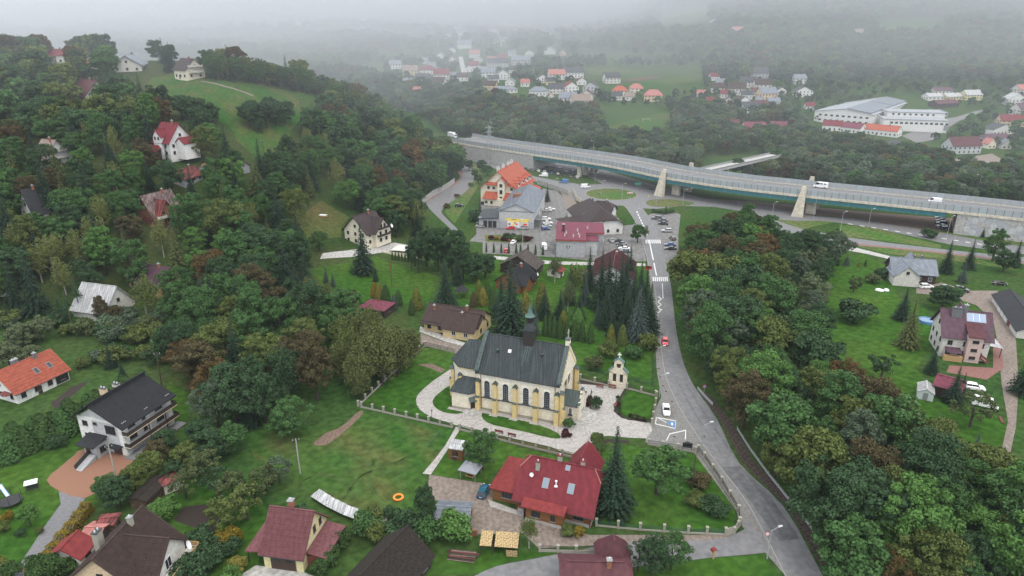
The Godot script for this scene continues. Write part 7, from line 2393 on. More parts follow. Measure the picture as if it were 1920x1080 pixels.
	picket_posts("guard_rail", "steel guard rail along the inside of the winding road", "guard rail", [[872, 300], [888, 318], [890, 332]], 4.0, "galvanised", .9, .12, "galvanised", .5, "mesh", .2, false, "", "galvanised")
	# benches
	for b in [[936, 812, "red bench beside the fence facing the nave, first of two"], [960, 818, "red bench beside the fence facing the nave, nearer the forecourt"], [1125, 727, "red bench at the bed below the bell gate"], [1148, 728, "red bench at the foot of the bell gate"]]: bench(b[0], b[1], -.35 + PI * (1 if b[1] > 800 else 0), b[2])
	for b in [[1112, 824, "red bench at the forecourt beside the dark bed"], [1097, 846, "red bench beside the parish house's rear roof"], [1155, 762, "red bench at the rose bed corner"]]: bench(b[0], b[1], 1.0, b[2])
	gazebo(883, 893)
	ring_pool()
	# garden lamps
	for q in [[771, 778, "dark garden lamp on the church lawn"], [1177, 742, "dark garden lamp at the rose garden"], [810, 790, "dark garden lamp beside the path loop"]]:
		t = thing("garden_lamp", q[2], "lamp", G(q[0], q[1]), 0)
		s = ST()
		tube(s, Vector3(0, 0, 0), Vector3(0, 2.6, 0), .05, .04, 6)
		part(t, "pole", s, "metal_dark")
		s = ST()
		lathe(s, Transform3D(Basis(), Vector3(0, 2.6, 0)), [[.1, 0], [.18, .3], [.2, .32], [0, .45]], 6)
		part(t, "lantern", s, "metal_dark")
	# wood shelter and logs
	t = thing("wood_shelter", "open timber shelter with pale board roofs", "shed", G(937, 1032), -.1)
	for x in [-3.2, -1.1, 1.1, 3.2]:
		for z in [-1.2, 1.2]: pbox(t, "post", Vector3(x, 1.1, z), Vector3(.14, 2.2, .14), "wood_dark")
	for x in [-2.2, .3, 2.3]:
		s = ST()
		slab(s, [Vector3(x - 1.05, 2.2, 1.6), Vector3(x + .95, 2.2, 1.6), Vector3(x + .95, 2.7, -1.6), Vector3(x - 1.05, 2.7, -1.6)], .06)
		part(t, "roof_board", s, "osb")
	pbox(t, "back_wall", Vector3(0, 1.1, -1.3), Vector3(6.6, 2.2, .1), "wood_dark")
	pbox(t, "plywood_sheet", Vector3(2.2, .7, 1.28), Vector3(1.9, 1.3, .06), "osb")
	t = thing("timber_stack", "stack of brown poles and boards beside the lane", "timber stack", G(868, 1046), -.15)
	rng.seed = 41
	for k in 26:
		s = ST()
		var y = .12 + (k / 7) * .22
		var z = -.9 + (k % 7) * .28 + rng.randf_range(-.06, .06)
		tube(s, Vector3(-2.3 + rng.randf_range(-.5, .5), y, z), Vector3(2.3 + rng.randf_range(-.6, .6), y + rng.randf_range(-.04, .1), z + rng.randf_range(-.2, .2)), .1, .09, 6)
		part(t, "pole", s, ["wood_dark", "pole_wood", "roof_tan", "wood_red"][k % 4])
	t = thing("brick_wall", "low weathered brick wall behind the bushes", "wall", G(858, 1003), -.1)
	for r in 6:
		for k in 14:
			var o = pbox(t, "brick", Vector3(-3.4 + (k + .5 * (r % 2)) * .5, .12 + r * .22, 0), Vector3(.48, .2, .3), "brickwork")
	# white sheeting along the meadow edge
	t = thing("sheet_roof_row", "long low row covered with white corrugated sheets", "shed", G(660, 960), 0)
	var pts = [[592, 932], [620, 950], [650, 965], [690, 980], [726, 985]]
	var o0 = G(660, 960)
	for i in 4:
		var a = G(pts[i][0], pts[i][1]) - o0
		var b = G(pts[i + 1][0], pts[i + 1][1]) - o0
		var n = 5
		for k in n:
			var p = a.lerp(b, float(k) / n)
			var q = a.lerp(b, (k + .97) / n)
			var side = Vector3(-(b - a).z, 0, (b - a).x).normalized()
			if side.z < 0: side = -side
			s = ST()
			slab(s, [p + Vector3(0, .9, 0) + side * 1.1, q + Vector3(0, .9, 0) + side * 1.1, q + Vector3(0, 1.3 + .06 * (k % 2), 0) - side * 1.0, p + Vector3(0, 1.3 + .06 * (k % 2), 0) - side * 1.0], .05)
			part(t, "sheet", s, "roof_white")
		s = ST()
		bar(s, a + Vector3(0, .5, 0), b + Vector3(0, .5, 0), .8, 1.0)
		part(t, "base", s, "wood_dark")
	# goal frame, green pole
	t = thing("green_pole", "thin green pole propped across the meadow", "pole", G(805, 838))
	s = ST()
	var ga = G(803, 839) - t.position
	var gb = G(826, 812) - t.position
	bar(s, ga + Vector3(0, .5, 0), gb + Vector3(0, .8, 0), .09)
	part(t, "pole", s, "fence_green")
	s = ST()
	bar(s, gb, gb + Vector3(0, .8, 0), .06)
	bar(s, ga, ga + Vector3(0, .5, 0), .06)
	part(t, "support", s, "fence_green")
	# football goal on the far field
	t = thing("football_goal", "small white football goal on the green field", "goal", G(1212, 228), .2)
	s = ST()
	for x in [-3.6, 3.6]: bar(s, Vector3(x, 0, 0), Vector3(x, 2.4, 0), .14)
	bar(s, Vector3(-3.6, 2.4, 0), Vector3(3.6, 2.4, 0), .14)
	part(t, "frame", s, "paint")
	# trampoline
	t = thing("trampoline", "black round trampoline with net posts on the front lawn", "trampoline", G(22, 945), 0)
	s = ST()
	lathe(s, Transform3D(Basis(), Vector3(0, .8, 0)), [[0, 0], [1.55, 0], [1.85, .05], [1.9, -.02]], 24)
	part(t, "mat", s, "black_cloth")
	for k in 6:
		s = ST()
		tube(s, Vector3(cos(TAU * k / 6) * 1.9, 0, sin(TAU * k / 6) * 1.9), Vector3(cos(TAU * k / 6) * 1.9, 2.5, sin(TAU * k / 6) * 1.9), .05, .05, 6)
		part(t, "post", s, "metal_dark")
	s = ST()
	lathe(s, Transform3D(Basis(), Vector3(0, 2.45, 0)), [[1.88, 0], [1.94, .03], [1.88, .06]], 24)
	part(t, "top_ring", s, "metal_dark")
	t = thing("slide", "white and blue children's slide on the front lawn", "slide", G(10, 928), -.6)
	s = ST()
	slab(s, [Vector3(-1.6, 1.6, .3), Vector3(1.4, .2, .3), Vector3(1.4, .2, -.3), Vector3(-1.6, 1.6, -.3)], .08)
	part(t, "chute", s, "plastic_white")
	s = ST()
	for e in [-.3, .3]: bar(s, Vector3(-1.6, 1.7, e), Vector3(1.4, .3, e), .08, .16)
	part(t, "side_rail", s, "plastic_blue")
	for e in [-.3, .3]: pbox(t, "leg", Vector3(-1.6, .8, e), Vector3(.08, 1.6, .08), "metal_light")
	t = thing("garden_swing", "garden swing seat with white canopy on the front lawn", "swing", G(62, 920), .5)
	s = ST()
	slab(s, [Vector3(-1.1, 1.9, .7), Vector3(1.1, 1.9, .7), Vector3(1.1, 2.1, -.7), Vector3(-1.1, 2.1, -.7)], .08)
	part(t, "canopy", s, "plastic_white")
	for x in [-1, 1]:
		s = ST()
		bar(s, Vector3(x, 0, .6), Vector3(x, 1.95, 0), .07)
		bar(s, Vector3(x, 0, -.6), Vector3(x, 1.95, 0), .07)
		part(t, "frame", s, "metal_dark")
	pbox(t, "seat", Vector3(0, .55, 0), Vector3(1.8, .12, .5), "black_cloth")
	pbox(t, "backrest", Vector3(0, .9, -.3), Vector3(1.8, .5, .1), "black_cloth")
	# pool
	t = thing("garden_pool", "round blue garden pool half covered beside the tall spruce", "pool", G(1737, 604), 0)
	s = ST()
	lathe(s, Transform3D(), [[2.2, 0], [2.3, .9], [2.15, .92], [2.1, .7]], 24)
	part(t, "wall", s, "plastic_blue")
	s = ST()
	lathe(s, Transform3D(), [[2.1, .7], [0, .7]], 24)
	part(t, "water", s, "solar")
	# notice boards, signs
	t = thing("notice_board", "dark notice board at the fence below the lay-by", "notice board", G(1288, 846), -.2)
	for x in [-.9, .9]: pbox(t, "post", Vector3(x, .9, 0), Vector3(.1, 1.8, .1), "metal_dark")
	pbox(t, "board", Vector3(0, 1.5, 0), Vector3(2.0, 1.2, .1), "black_cloth")
	s = ST()
	slab(s, [Vector3(-1.1, 2.1, .3), Vector3(1.1, 2.1, .3), Vector3(0, 2.45, 0)], .08)
	part(t, "hood", s, "black_cloth")
	t = thing("post_shelter", "small wooden wayside box with curved red roof", "shrine", G(1337, 1048), .3)
	t.scale = Vector3(.75, .85, .75)
	pbox(t, "post", Vector3(0, .8, 0), Vector3(.3, 1.6, .3), "wood_light")
	pbox(t, "box", Vector3(0, 1.8, 0), Vector3(.7, .7, .5), "wood_light")
	s = ST()
	for k in 5: slab(s, [Vector3(cos(PI * k / 5) * .7, 2.1 + sin(PI * k / 5) * .5, .5), Vector3(cos(PI * (k + 1) / 5) * .7, 2.1 + sin(PI * (k + 1) / 5) * .5, .5), Vector3(cos(PI * (k + 1) / 5) * .7, 2.1 + sin(PI * (k + 1) / 5) * .5, -.5), Vector3(cos(PI * k / 5) * .7, 2.1 + sin(PI * k / 5) * .5, -.5)], .06)
	part(t, "roof", s, "roof_bright")
	sign_post(1215, 515, 3.2, "advert_board", "small red and yellow advertising board beside the zebra crossing", [[2.6, 2.4, 1.3, "plastic_red"], [2.9, 2.2, .5, "plastic_yellow"]])
	sign_post(1195, 358, 4.5, "direction_sign", "green direction sign at the roundabout", [[4.0, 3.2, 1.1, "green_sign"]])
	t = sign_post(1181, 366, 1.8, "chevron_sign", "red and white chevron board on the roundabout island", [[1.3, 2.8, .8, "plastic_white"]])
	for x in [-.9, 0, .9]: pbox(t, "chevron", Vector3(x, 1.3, .09), Vector3(.4, .7, .03), "plastic_red")
	round_sign(1215, 378, 3.0, "yellow give way sign with blue plate at the roundabout", "plastic_yellow", "plastic_yellow", true)
	round_sign(1319, 742, 2.6, "round red no stopping sign at the wooded road bend", "plastic_red", "plastic_blue")
	round_sign(1317, 838, 2.6, "grey round sign back at the fence corner", "metal_grey", "metal_grey")
	round_sign(1436, 1018, 2.0, "small red and white sign at the lane junction", "plastic_red", "plastic_white")
	# street lamps and poles
	var yl = -.3
	lamp_post(1438, 1048, 6.0, .35, "tall grey street lamp at the lane junction")
	lamp_post(1316, 842, 6.0, .35, "grey street lamp beside the fence corner and lay-by")
	lamp_post(1236, 745, 6.0, .25, "grey street lamp at the rose garden corner")
	lamp_post(1231, 690, 6.0, .25, "grey street lamp on the footway beside the green fence")
	lamp_post(1226, 622, 6.5, .25, "grey street lamp beside the blue spruce")
	lamp_post(1190, 425, 8.0, .2, "tall street lamp before the roundabout retaining wall")
	for q in [[1039, 364, "tall street lamp in the supermarket car park"], [1115, 352, "street lamp at the roundabout beside the white van"], [1127, 368, "street lamp on the roundabout island's near edge"], [1166, 374, "street lamp on the roundabout island beside the chevron"], [1230, 388, "street lamp at the first pylon's foot"], [1280, 386, "street lamp beside the oval grass island"], [1447, 412, "street lamp beside the second pylon's grass"], [1525, 410, "street lamp between the pylon and slip road"], [1575, 436, "tall street lamp between the slip roads"], [1627, 430, "tallest lamp between the slip roads near the bridge girder"], [1775, 445, "street lamp at the hexagon panelled abutment"]]: lamp_post(q[0], q[1], 9.0 if q[0] > 1500 else 8.0, .4, q[2])
	for q in [[1830, 366, "street lamp behind the bridge near the gravel lot"], [1112, 292, "street lamp behind the bridge near the brown bank"]]: lamp_post(q[0], q[1] + 6, 12.0, 2.6, q[2])
	utility_pole(563, 888, 8.2, "pole_concrete", "pale concrete pole standing in the meadow")
	utility_pole(218, 896, 7.6, "pole_concrete", "pale concrete pole beside the clinker yard")
	utility_pole(303, 722, 9.0, "pole_wood", "dark wooden pole behind the white house", true, Vector2(.4, .2))
	utility_pole(1296, 918, 8.0, "pole_wood", "dark wooden pole with lamp on the parish corner lawn", false, Vector2(.2, 0))
	utility_pole(497, 303, 9.5, "pole_wood", "wooden double pole in the lower hill pasture")
	utility_pole(447, 168, 8.0, "pole_wood", "wooden pole at the hill pasture track")
	utility_pole(565, 212, 8.0, "pole_wood", "wooden pole at the pasture's wood edge")
	utility_pole(735, 540, 10.0, "wood_red", "reddish slim pole on the villa lawn", false)
	utility_pole(980, 462, 9.0, "pole_concrete", "concrete pole between lane and supermarket")
	utility_pole(1005, 462, 8.0, "pole_concrete", "slim pole beside the supermarket lane")
	utility_pole(655, 372, 9.0, "pole_wood", "wooden pole at the wooded slope above the villa")
	# lattice mast
	var mp = G(918, 306)
	t = thing("lattice_mast", "grey steel lattice power mast beside the bridge", "power mast", mp, .5)
	s = ST()
	var hm = 24.0
	for k in 10:
		var y0 = hm * k / 10.0
		var y1 = hm * (k + 1) / 10.0
		var w0 = lerp(2.0, .45, k / 10.0)
		var w1 = lerp(2.0, .45, (k + 1) / 10.0)
		var cs = [Vector2(1, 1), Vector2(-1, 1), Vector2(-1, -1), Vector2(1, -1)]
		for i in 4:
			var c = cs[i]
			var d = cs[(i + 1) % 4]
			bar(s, Vector3(c.x * w0, y0, c.y * w0), Vector3(c.x * w1, y1, c.y * w1), .16)
			bar(s, Vector3(c.x * w0, y0, c.y * w0), Vector3(d.x * w1, y1, d.y * w1), .09)
			bar(s, Vector3(d.x * w0, y0, d.y * w0), Vector3(c.x * w1, y1, c.y * w1), .09)
	part(t, "lattice_frame", s, "galvanised")
	for y in [17.0, 20.0, 23.0]:
		s = ST()
		bar(s, Vector3(-3.0, y, 0), Vector3(3.0, y, 0), .2)
		bar(s, Vector3(-3.0, y, 0), Vector3(0, y + 1.0, 0), .1)
		bar(s, Vector3(3.0, y, 0), Vector3(0, y + 1.0, 0), .1)
		part(t, "crossarm", s, "galvanised")
	# villa garden bits
	t = thing("shed_canopy", "cream flat canopy over the villa's lower yard", "canopy", G(765, 478), -.25)
	pbox(t, "roof", Vector3(0, 2.6, 0), Vector3(11, .25, 7), "offwhite")
	pbox(t, "front_wall", Vector3(-1, .9, 3.4), Vector3(15, 1.8, .3), "cream")
	for x in [-5, 0, 5]: pbox(t, "post", Vector3(x, 1.2, -3), Vector3(.2, 2.6, .2), "offwhite")
	t = thing("cold_frame", "small white glazed frame on the sloping villa lawn", "cold frame", G(606, 406), -.2)
	pbox(t, "box", Vector3(0, .3, 0), Vector3(3.0, .7, 2.0), "wood_light")
	for x in [-1, 0, 1]: pbox(t, "pane", Vector3(x * 1.0, .7, 0), Vector3(.9, .06, 2.0), "plastic_white")
	t = thing("garden_kiosk", "dark pointed garden kiosk on the lawn beside the tall spruce", "kiosk", G(866, 556), .2)
	s = ST()
	lathe(s, Transform3D(), [[2.6, 2.3], [.1, 4.2], [0, 4.25]], 6)
	part(t, "roof", s, "roof_black")
	for k in 6: pbox(t, "post", Vector3(cos(TAU * k / 6) * 2.0, 1.2, sin(TAU * k / 6) * 2.0), Vector3(.16, 2.5, .16), "wood")
	# odds and ends on the right lawn
	t = thing("garden_table", "old grey table under the small lawn tree", "table", G(1600, 541), .3)
	pbox(t, "tabletop", Vector3(0, .8, 0), Vector3(2.2, .1, 1.4), "pole_wood")
	for x in [-.9, .9]: pbox(t, "leg", Vector3(x, .4, 0), Vector3(.12, .8, 1.1), "pole_wood")
	t = thing("tarp_heap", "heap under crumpled white tarpaulin on the lawn", "tarpaulin", G(1655, 545), 0)
	s = ST()
	rng.seed = 12
	for k in 4: lathe(s, Transform3D(Basis(), Vector3(rng.randf_range(-1.6, 1.6), 0, rng.randf_range(-.5, .5))), [[1.0, 0], [.8, .45], [.3, .7], [0, .72]], 7, rng.randf())
	part(t, "sheet", s, "plastic_white")
	t = thing("wooden_beam", "reddish beams lying at the gravel drive edge", "beam", G(1877, 788), 1.2)
	for z in [-.15, .15]: pbox(t, "beam", Vector3(0, .15, z), Vector3(3.2, .22, .22), "wood_red")
	# shopper standing by the white car
	person(G(955, 455), .3)
func person(p, yaw):
	var t = thing("person", "person in a red top beside the parked white car", "person", p, yaw)
	var s = ST()
	s.set_smooth_group(0)
	lathe(s, Transform3D(Basis().scaled(Vector3(1.2, 1, .8)), Vector3.ZERO), [[.0, .82], [.19, .84], [.2, 1.0], [.17, 1.1], [.22, 1.36], [.2, 1.44], [.07, 1.5], [.06, 1.55], [.095, 1.6], [.1, 1.68], [.08, 1.76], [0, 1.79]], 10)
	for e in [-1, 1]:
		tube(s, Vector3(e * .1, .88, 0), Vector3(e * .11, .45, .03), .1, .07, 7)
		tube(s, Vector3(e * .11, .45, .03), Vector3(e * .12, .0, 0), .07, .05, 7)
		tube(s, Vector3(e * .24, 1.4, 0), Vector3(e * .3, 1.1, .05), .055, .045, 6)
		tube(s, Vector3(e * .3, 1.1, .05), Vector3(e * .28, .85, .16), .045, .035, 6)
	part(t, "body", s, "paint_black")
	s = ST()
	s.set_smooth_group(0)
	lathe(s, Transform3D(Basis().scaled(Vector3(1.2, 1, .8)), Vector3.ZERO), [[.21, .86], [.215, 1.0], [.19, 1.1], [.235, 1.36], [.21, 1.45], [.09, 1.5]], 10)
	for e in [-1, 1]: tube(s, Vector3(e * .24, 1.42, 0), Vector3(e * .305, 1.08, .05), .07, .06, 6)
	part(t, "jacket", s, "plastic_red")
func build_cars():
	car("hatchback", "red", 1247, 644, -102, "bright red hatchback driving down the main road")
	car("saloon", "white", 1249, 772, -98, "white car parked in the lay-by beside the rose garden")
	car("hatchback", "teal", 907, 925, 74, "dark teal blue hatchback parked beside the parish house")
	var g = "cars in the supermarket car park"
	var lot = [["van", "white", 1019, 331, 160, "small white van parked in the dark yard under the bridge"], ["van", "lightblue", 1057, 343, 170, "blue van parked beside the bridge pier"], ["van", "white", 1098, 352, 15, "tall white van entering the roundabout"], ["hatchback", "darkred", 1017, 378, 100, "dark red car parked behind the supermarket beside a spruce"], ["saloon", "white", 1032, 394, 10, "white car parked in the first row beside the supermarket"], ["saloon", "silver", 1026, 397, 10, "silver car beside the white one next to the supermarket"], ["suv", "white", 1024, 413, 8, "white off-road car parked at the supermarket side"], ["saloon", "white", 1027, 420, 8, "white saloon between the off-road car and the silver car"], ["saloon", "silver", 1025, 426, 8, "silver car beside the blue one at the supermarket corner"], ["hatchback", "blue", 1023, 431, 8, "blue hatchback at the end of the supermarket row"], ["hatchback", "red", 957, 430, 175, "red hatchback parked below the supermarket posters"], ["suv", "silver", 980, 430, 175, "silver off-road car parked below the supermarket posters"], ["saloon", "grey", 903, 420, 170, "dark grey car at the loading annex"], ["hatchback", "silver", 900, 426, 170, "silver hatchback beside the dark grey car at the annex"], ["saloon", "black", 907, 383, 5, "black car below the guest house"], ["suv", "black", 861, 388, 10, "black off-road car on the small bay by the winding road"], ["saloon", "white", 963, 456, 70, "white car with open doors on the lane below the planted strip"], ["hatchback", "red", 949, 472, 90, "red car half hidden behind the small thujas"], ["van", "white", 1020, 466, 95, "white van parked beside the grey block"], ["saloon", "silver", 1146, 453, 100, "silver car alone in the block's side car park"]]
	for c in lot: car(c[0], c[1], c[2], c[3], c[4], c[5], g)
	var k = 0
	for c in [["black", 1160, 454], ["grey", 1165, 459], ["black", 1168, 464], ["white", 1170, 468], ["grey", 1172, 473]]:
		car("saloon", c[0], c[1], c[2], 165, "%s car in the short row beside the grey block, %s" % [c[0], ["at the head", "second along", "third along", "fourth along", "last"][k]], g)
		k += 1
	g = "cars in the roadside parking bays"
	for c in [["suv", "grey", 1231, 411, 165, "grey off-road car at the head of the roadside bays"], ["saloon", "grey", 1243, 415, 165, "dark grey saloon beside the roadside bay hedge"], ["saloon", "black", 1243, 421, 165, "black saloon in the second roadside bay"], ["suv", "silver", 1250, 435, 175, "silver off-road car in the middle roadside bay"], ["hatchback", "black", 1261, 449, 95, "black hatchback parked lengthways in the bays"], ["saloon", "blue", 1256, 461, 175, "dark blue saloon in the lower roadside bay"], ["saloon", "black", 1257, 468, 175, "black saloon beside the dark blue one"]]: car(c[0], c[1], c[2], c[3], c[4], c[5], g)
	for c in [["suv", "white", 1736, 540, 5, "large white car in front of the grey roofed house"], ["saloon", "silver", 1772, 541, 10, "silver and dark car beside the large white one"], ["suv", "black", 1803, 546, -40, "dark car on the gravel beside the round tree"], ["saloon", "black", 1873, 534, -15, "black saloon on the concrete pad by the gate"], ["suv", "white", 1826, 730, -20, "white car beside the pink roofed shed"], ["van", "white", 1846, 762, -30, "small white van half behind the lawn tree"], ["saloon", "white", 4, 556, 20, "white car parked at the wood edge beside the balcony house"]]: car(c[0], c[1], c[2], c[3], c[4], c[5], "cars parked at houses")
	rng.seed = 3
	var cols = ["black", "grey", "silver", "white", "blue", "grey"]
	for i in 18:
		var px = 985 + (i % 9) * 12 + (i / 9) * 4
		var py = 318 + (i % 9) * 2.0 - (i / 9) * 9
		car(["saloon", "hatchback", "suv"][i % 3], cols[i % 6], px, py, 100 + rng.randf_range(-6, 6), "%s %s parked in the shaded rows under the bridge" % [cols[i % 6], ["saloon", "hatchback", "off-road car"][i % 3]], "cars parked under the bridge")
	for i in 6: car(["saloon", "suv"][i % 2], ["black", "silver", "black"][i % 3], 1762 + i * .8, 405 + i * 5.2, 172, "%s %s in the tight row at the hexagon panelled abutment" % [["black", "silver", "black"][i % 3], ["saloon", "off-road car"][i % 2]], "cars parked beside the abutment")
	var p = G(1842, 320)
	var t = thing("box_truck", "small white truck with red roof parked on the gravel lot", "truck", p, 1.2)
	pbox(t, "cargo_box", Vector3(-.6, 1.9, 0), Vector3(4.4, 2.4, 2.2), "plastic_white")
	pbox(t, "cab", Vector3(2.4, 1.3, 0), Vector3(1.5, 1.9, 2.0), "paint_white")
	pbox(t, "roof_panel", Vector3(-.6, 3.14, 0), Vector3(4.4, .1, 2.2), "roof_maroon")
	for x in [-1.8, 2.2]:
		for e in [-1, 1]:
			var s = ST()
			tube(s, Vector3(x, .45, e * .8), Vector3(x, .45, e * 1.05), .45, .45, 10)
			part(t, "wheel", s, "tyre")
# ---------- planting ----------
func build_plants():
	var w
	var g
	# keep clearings and gardens free of scattered trees
	for a in [[[270, 148], [330, 140], [480, 155], [640, 190], [590, 240], [556, 300], [530, 345], [450, 340], [415, 285], [320, 232], [258, 198]],
		[[575, 485], [712, 474], [835, 520], [820, 580], [700, 590], [640, 560]], [[552, 400], [600, 366], [665, 400], [730, 440], [800, 470], [790, 505], [600, 500]],
		[[795, 378], [855, 345], [872, 318], [862, 300], [905, 305], [900, 420], [860, 445], [790, 420]], [[0, 640], [180, 640], [330, 700], [390, 760], [330, 810], [160, 960], [0, 1080]]]: keep.append(poly(a))
	for k in [[255, 380, 352, 480], [285, 240, 378, 312], [70, 280, 140, 338], [30, 390, 86, 458], [320, 322, 400, 362], [428, 296, 456, 342], [140, 165, 190, 205], [138, 560, 258, 625], [330, 125, 392, 165], [215, 115, 270, 148], [88, 95, 132, 128]]: keep.append(poly([[k[0], k[1]], [k[2], k[1]], [k[2], k[3]], [k[0], k[3]]]))
	# explicit trees -------------------------------------------------
	tp("spruce", "spruce", 1149, 958, 18.5, 1.3, "standing alone in the parish garden")
	tp("loose", "mid", 1232, 925, 11.0, 1.35, "on the parish corner lawn")
	tp("fine", "mid", 903, 880, 9.5, 1.15, "between the garden shed and the gazebo")
	tp("fine", "dark", 800, 990, 9.5, .72, "beside the gravel yard and metal shed")
	tp("birch", "olive", 992, 1028, 7.5, 1.0, "beside the wood shelter")
	tp("bush", "fresh", 852, 1008, 4.4, 1.2, "in front of the metal shed")
	tp("fine", "dark", 1222, 1078, 8.0, 1.0, "beside the lane opposite the curved wall")
	tp("fine", "mid", 1258, 1068, 7.5, .9, "beside the lane opposite the curved wall")
	tp("loose", "grey", 1196, 1072, 6.5, .9, "beside the lane near the purple roof")
	g = "spruces behind the church"
	for q in [["spruce", "spruce", 958, 632, 24, 1.15], ["spruce", "spruce", 836, 575, 17, 1.15], ["spruce", "spruce", 682, 512, 19, 1.25], ["spruce", "spruce", 1126, 578, 20, 1.0], ["spruce", "spruce", 1150, 598, 18, 1.0], ["spruce", "spruce", 1172, 560, 17, 1.0], ["spruce", "spruce", 1186, 604, 18, 1.05], ["spruce", "spruce", 1199, 572, 16, 1.0], ["spruce", "spruce", 1216, 628, 17, 1.0], ["spruce", "blue", 1195, 636, 17, 1.25], ["spruce", "spruce", 1180, 530, 14, .9], ["spruce", "blue", 1000, 627, 12, .95], ["spruce", "blue", 1096, 570, 13, .8], ["spruce", "blue", 1120, 608, 8, .9], ["spruce", "spruce", 1140, 560, 16, 1.0], ["spruce", "spruce", 1068, 570, 13, 1.0], ["spruce", "spruce", 1020, 598, 11, 1.2], ["spruce", "spruce", 1148, 632, 10, 1.1], ["spruce", "spruce", 1162, 580, 19, 1.0], ["spruce", "spruce", 1208, 600, 18, 1.0], ["spruce", "spruce", 1104, 545, 16, 1.0], ["spruce", "spruce", 1135, 615, 14, 1.1], ["spruce", "spruce", 1050, 600, 10, 1.3], ["spruce", "spruce", 1085, 600, 9, 1.3], ["spruce", "spruce", 940, 600, 15, 1.2], ["spruce", "spruce", 1175, 620, 15, 1.1]]: tp(q[0], q[1], q[2], q[3], q[4], q[5], "in the garden behind the church", g)
	for q in [[1078, 565, 15], [1064, 585, 11], [1040, 530, 11]]: tp("birch", "olive" if q[2] > 12 else "apple", q[0], q[1], q[2], 1.1, "among the spruces behind the church", g)
	for q in [[1022, 629], [1031, 630], [1039, 632], [1050, 634], [1063, 636], [1077, 638], [1091, 640], [1107, 643]]: tp("thuja", "thuja", q[0], q[1], 6.4, 1.0, "in the row behind the church", "row of column thujas behind the church")
	for q in [[1056, 630, 8.0, "thuja_yellow"], [1083, 633, 9.0, "fresh"], [1016, 584, 9.5, "thuja_yellow"], [985, 590, 8.0, "yellow"], [898, 560, 6.5, "thuja_yellow"], [906, 572, 6.0, "yellow"], [914, 560, 6.0, "thuja"], [888, 575, 5.0, "brown"], [1145, 645, 6.0, "thuja_yellow"], [1166, 646, 6.2, "olive"], [925, 580, 7.0, "thuja"], [782, 580, 7.5, "thuja_yellow"], [748, 572, 5.0, "thuja"], [712, 560, 5.5, "yellow"], [702, 556, 5.0, "gold"], [724, 564, 5.5, "thuja"], [740, 580, 5.0, "blue"], [772, 590, 5.0, "thuja"], [705, 528, 4.0, "spruce"]]: tp("cone", q[3], q[0], q[1], q[2], .85, "in the gardens behind the church", "clipped conifers in the gardens")
	for q in [[1188, 670, 3.2, "mid"], [1140, 668, 4.0, "olive"], [1115, 690, 3.4, "apple"], [1215, 655, 4.4, "olive"], [1160, 685, 2.2, "dark"]]: tp("bush", q[3], q[0], q[1], q[2], 1.1, "on the lawn behind the bell gate", "bushes on the garden lawn")
	tp("bush", "dark", 1116, 764, 2.6, .8, "on the forecourt beside the slim cross", "church yard shrubs")
	tp("bush", "mid", 1067, 800, 1.9, 1.0, "at the church corner beside the porch", "church yard shrubs")
	for q in [[1060, 812], [1066, 818], [1057, 820], [1104, 755], [1100, 762], [1106, 749]]: tp("bush", "wine", q[0], q[1], 1.0, 1.0, "in the flower bed at the church front", "church yard shrubs")
	for k in 14: tp("bush", ["dark", "apple", "wine"][k % 3], lerp(1162, 1216, k / 13.0) if k > 4 else 1158 + k, lerp(782, 791, (k - 5) / 8.0) if k > 4 else 748 + k * 7.0, .9, .8, "in the rose bed", "rose bed shrubs")
	# dark group by the cottages
	g = "dark trees beside the villa lawn"
	for q in [["fine", "dark", 800, 500, 16, .9], ["fine", "dark", 822, 508, 17, .9], ["fine", "dark", 848, 514, 18, .9], ["fine", "dark", 785, 512, 14, .8], ["fine", "dark", 868, 525, 15, .9], ["broad", "dark", 890, 528, 11, 1.1], ["broad", "dark", 910, 520, 9, 1.2], ["pine", "spruce", 772, 508, 15, .9], ["spruce", "spruce", 858, 535, 12, 1.0]]: tp(q[0], q[1], q[2], q[3], q[4], q[5], "beside the villa lawn", g)
	for k in 8: tp("thuja", "thuja", 736 + k * 6.0, 487 + k * .8, 3.2, .8, "below the cream canopy", "thuja row below the cream canopy")
	for k in 9: tp("thuja", "thuja", 912 + k * 14.0 - (6 if k > 4 else 0), 473 + k * .6, 4.0, .7, "along the lane behind the cottages", "thuja row along the lane")
	tp("spruce", "spruce", 1026, 378, 10.0, .9, "beside the supermarket car park")
	tp("spruce", "blue", 900, 402, 8.0, 1.0, "at the guest house bay")
	tp("bush", "dark", 893, 415, 5.0, 1.0, "at the guest house bay")
	for q in [[955, 450, 3.0, "dark"], [945, 452, 2.0, "wine"], [930, 450, 1.4, "gold"], [975, 452, 2.4, "apple"], [990, 452, 2.2, "wine"], [920, 449, 1.8, "wine"]]: tp("bush", q[3], q[0], q[1], q[2], 1.2, "in the strip beside the car park", "shrubs in the planted strip")
	for q in [[883, 349, 2.0, "olive"], [857, 370, 1.8, "rust"], [838, 390, 2.2, "rust"]]: tp("bush", q[3], q[0], q[1], q[2], 1.2, "on the verge of the winding road", "round bushes on the road verge")
	for q in [[880, 320, 7, "dark"], [890, 335, 6, "mid"], [897, 345, 6, "dark"], [905, 322, 8, "dark"], [915, 330, 7, "mid"]]: tp("broad", q[3], q[0], q[1], q[2], 1.0, "between the winding road and guest house", "trees beside the guest house")
	tp("broad", "mid", 1195, 455, 8.0, 1.0, "between the block's car park and the road")
	tp("birch", "apple", 1210, 452, 7.0, .9, "at the zebra crossing")
	for k in 5: tp("bush", "mid", 1228 + k * 8.0, 401 - abs(k - 2) * 1.2, 1.8, 1.2, "in the bed at the head of the roadside bays", "shrubs at the roadside bays")
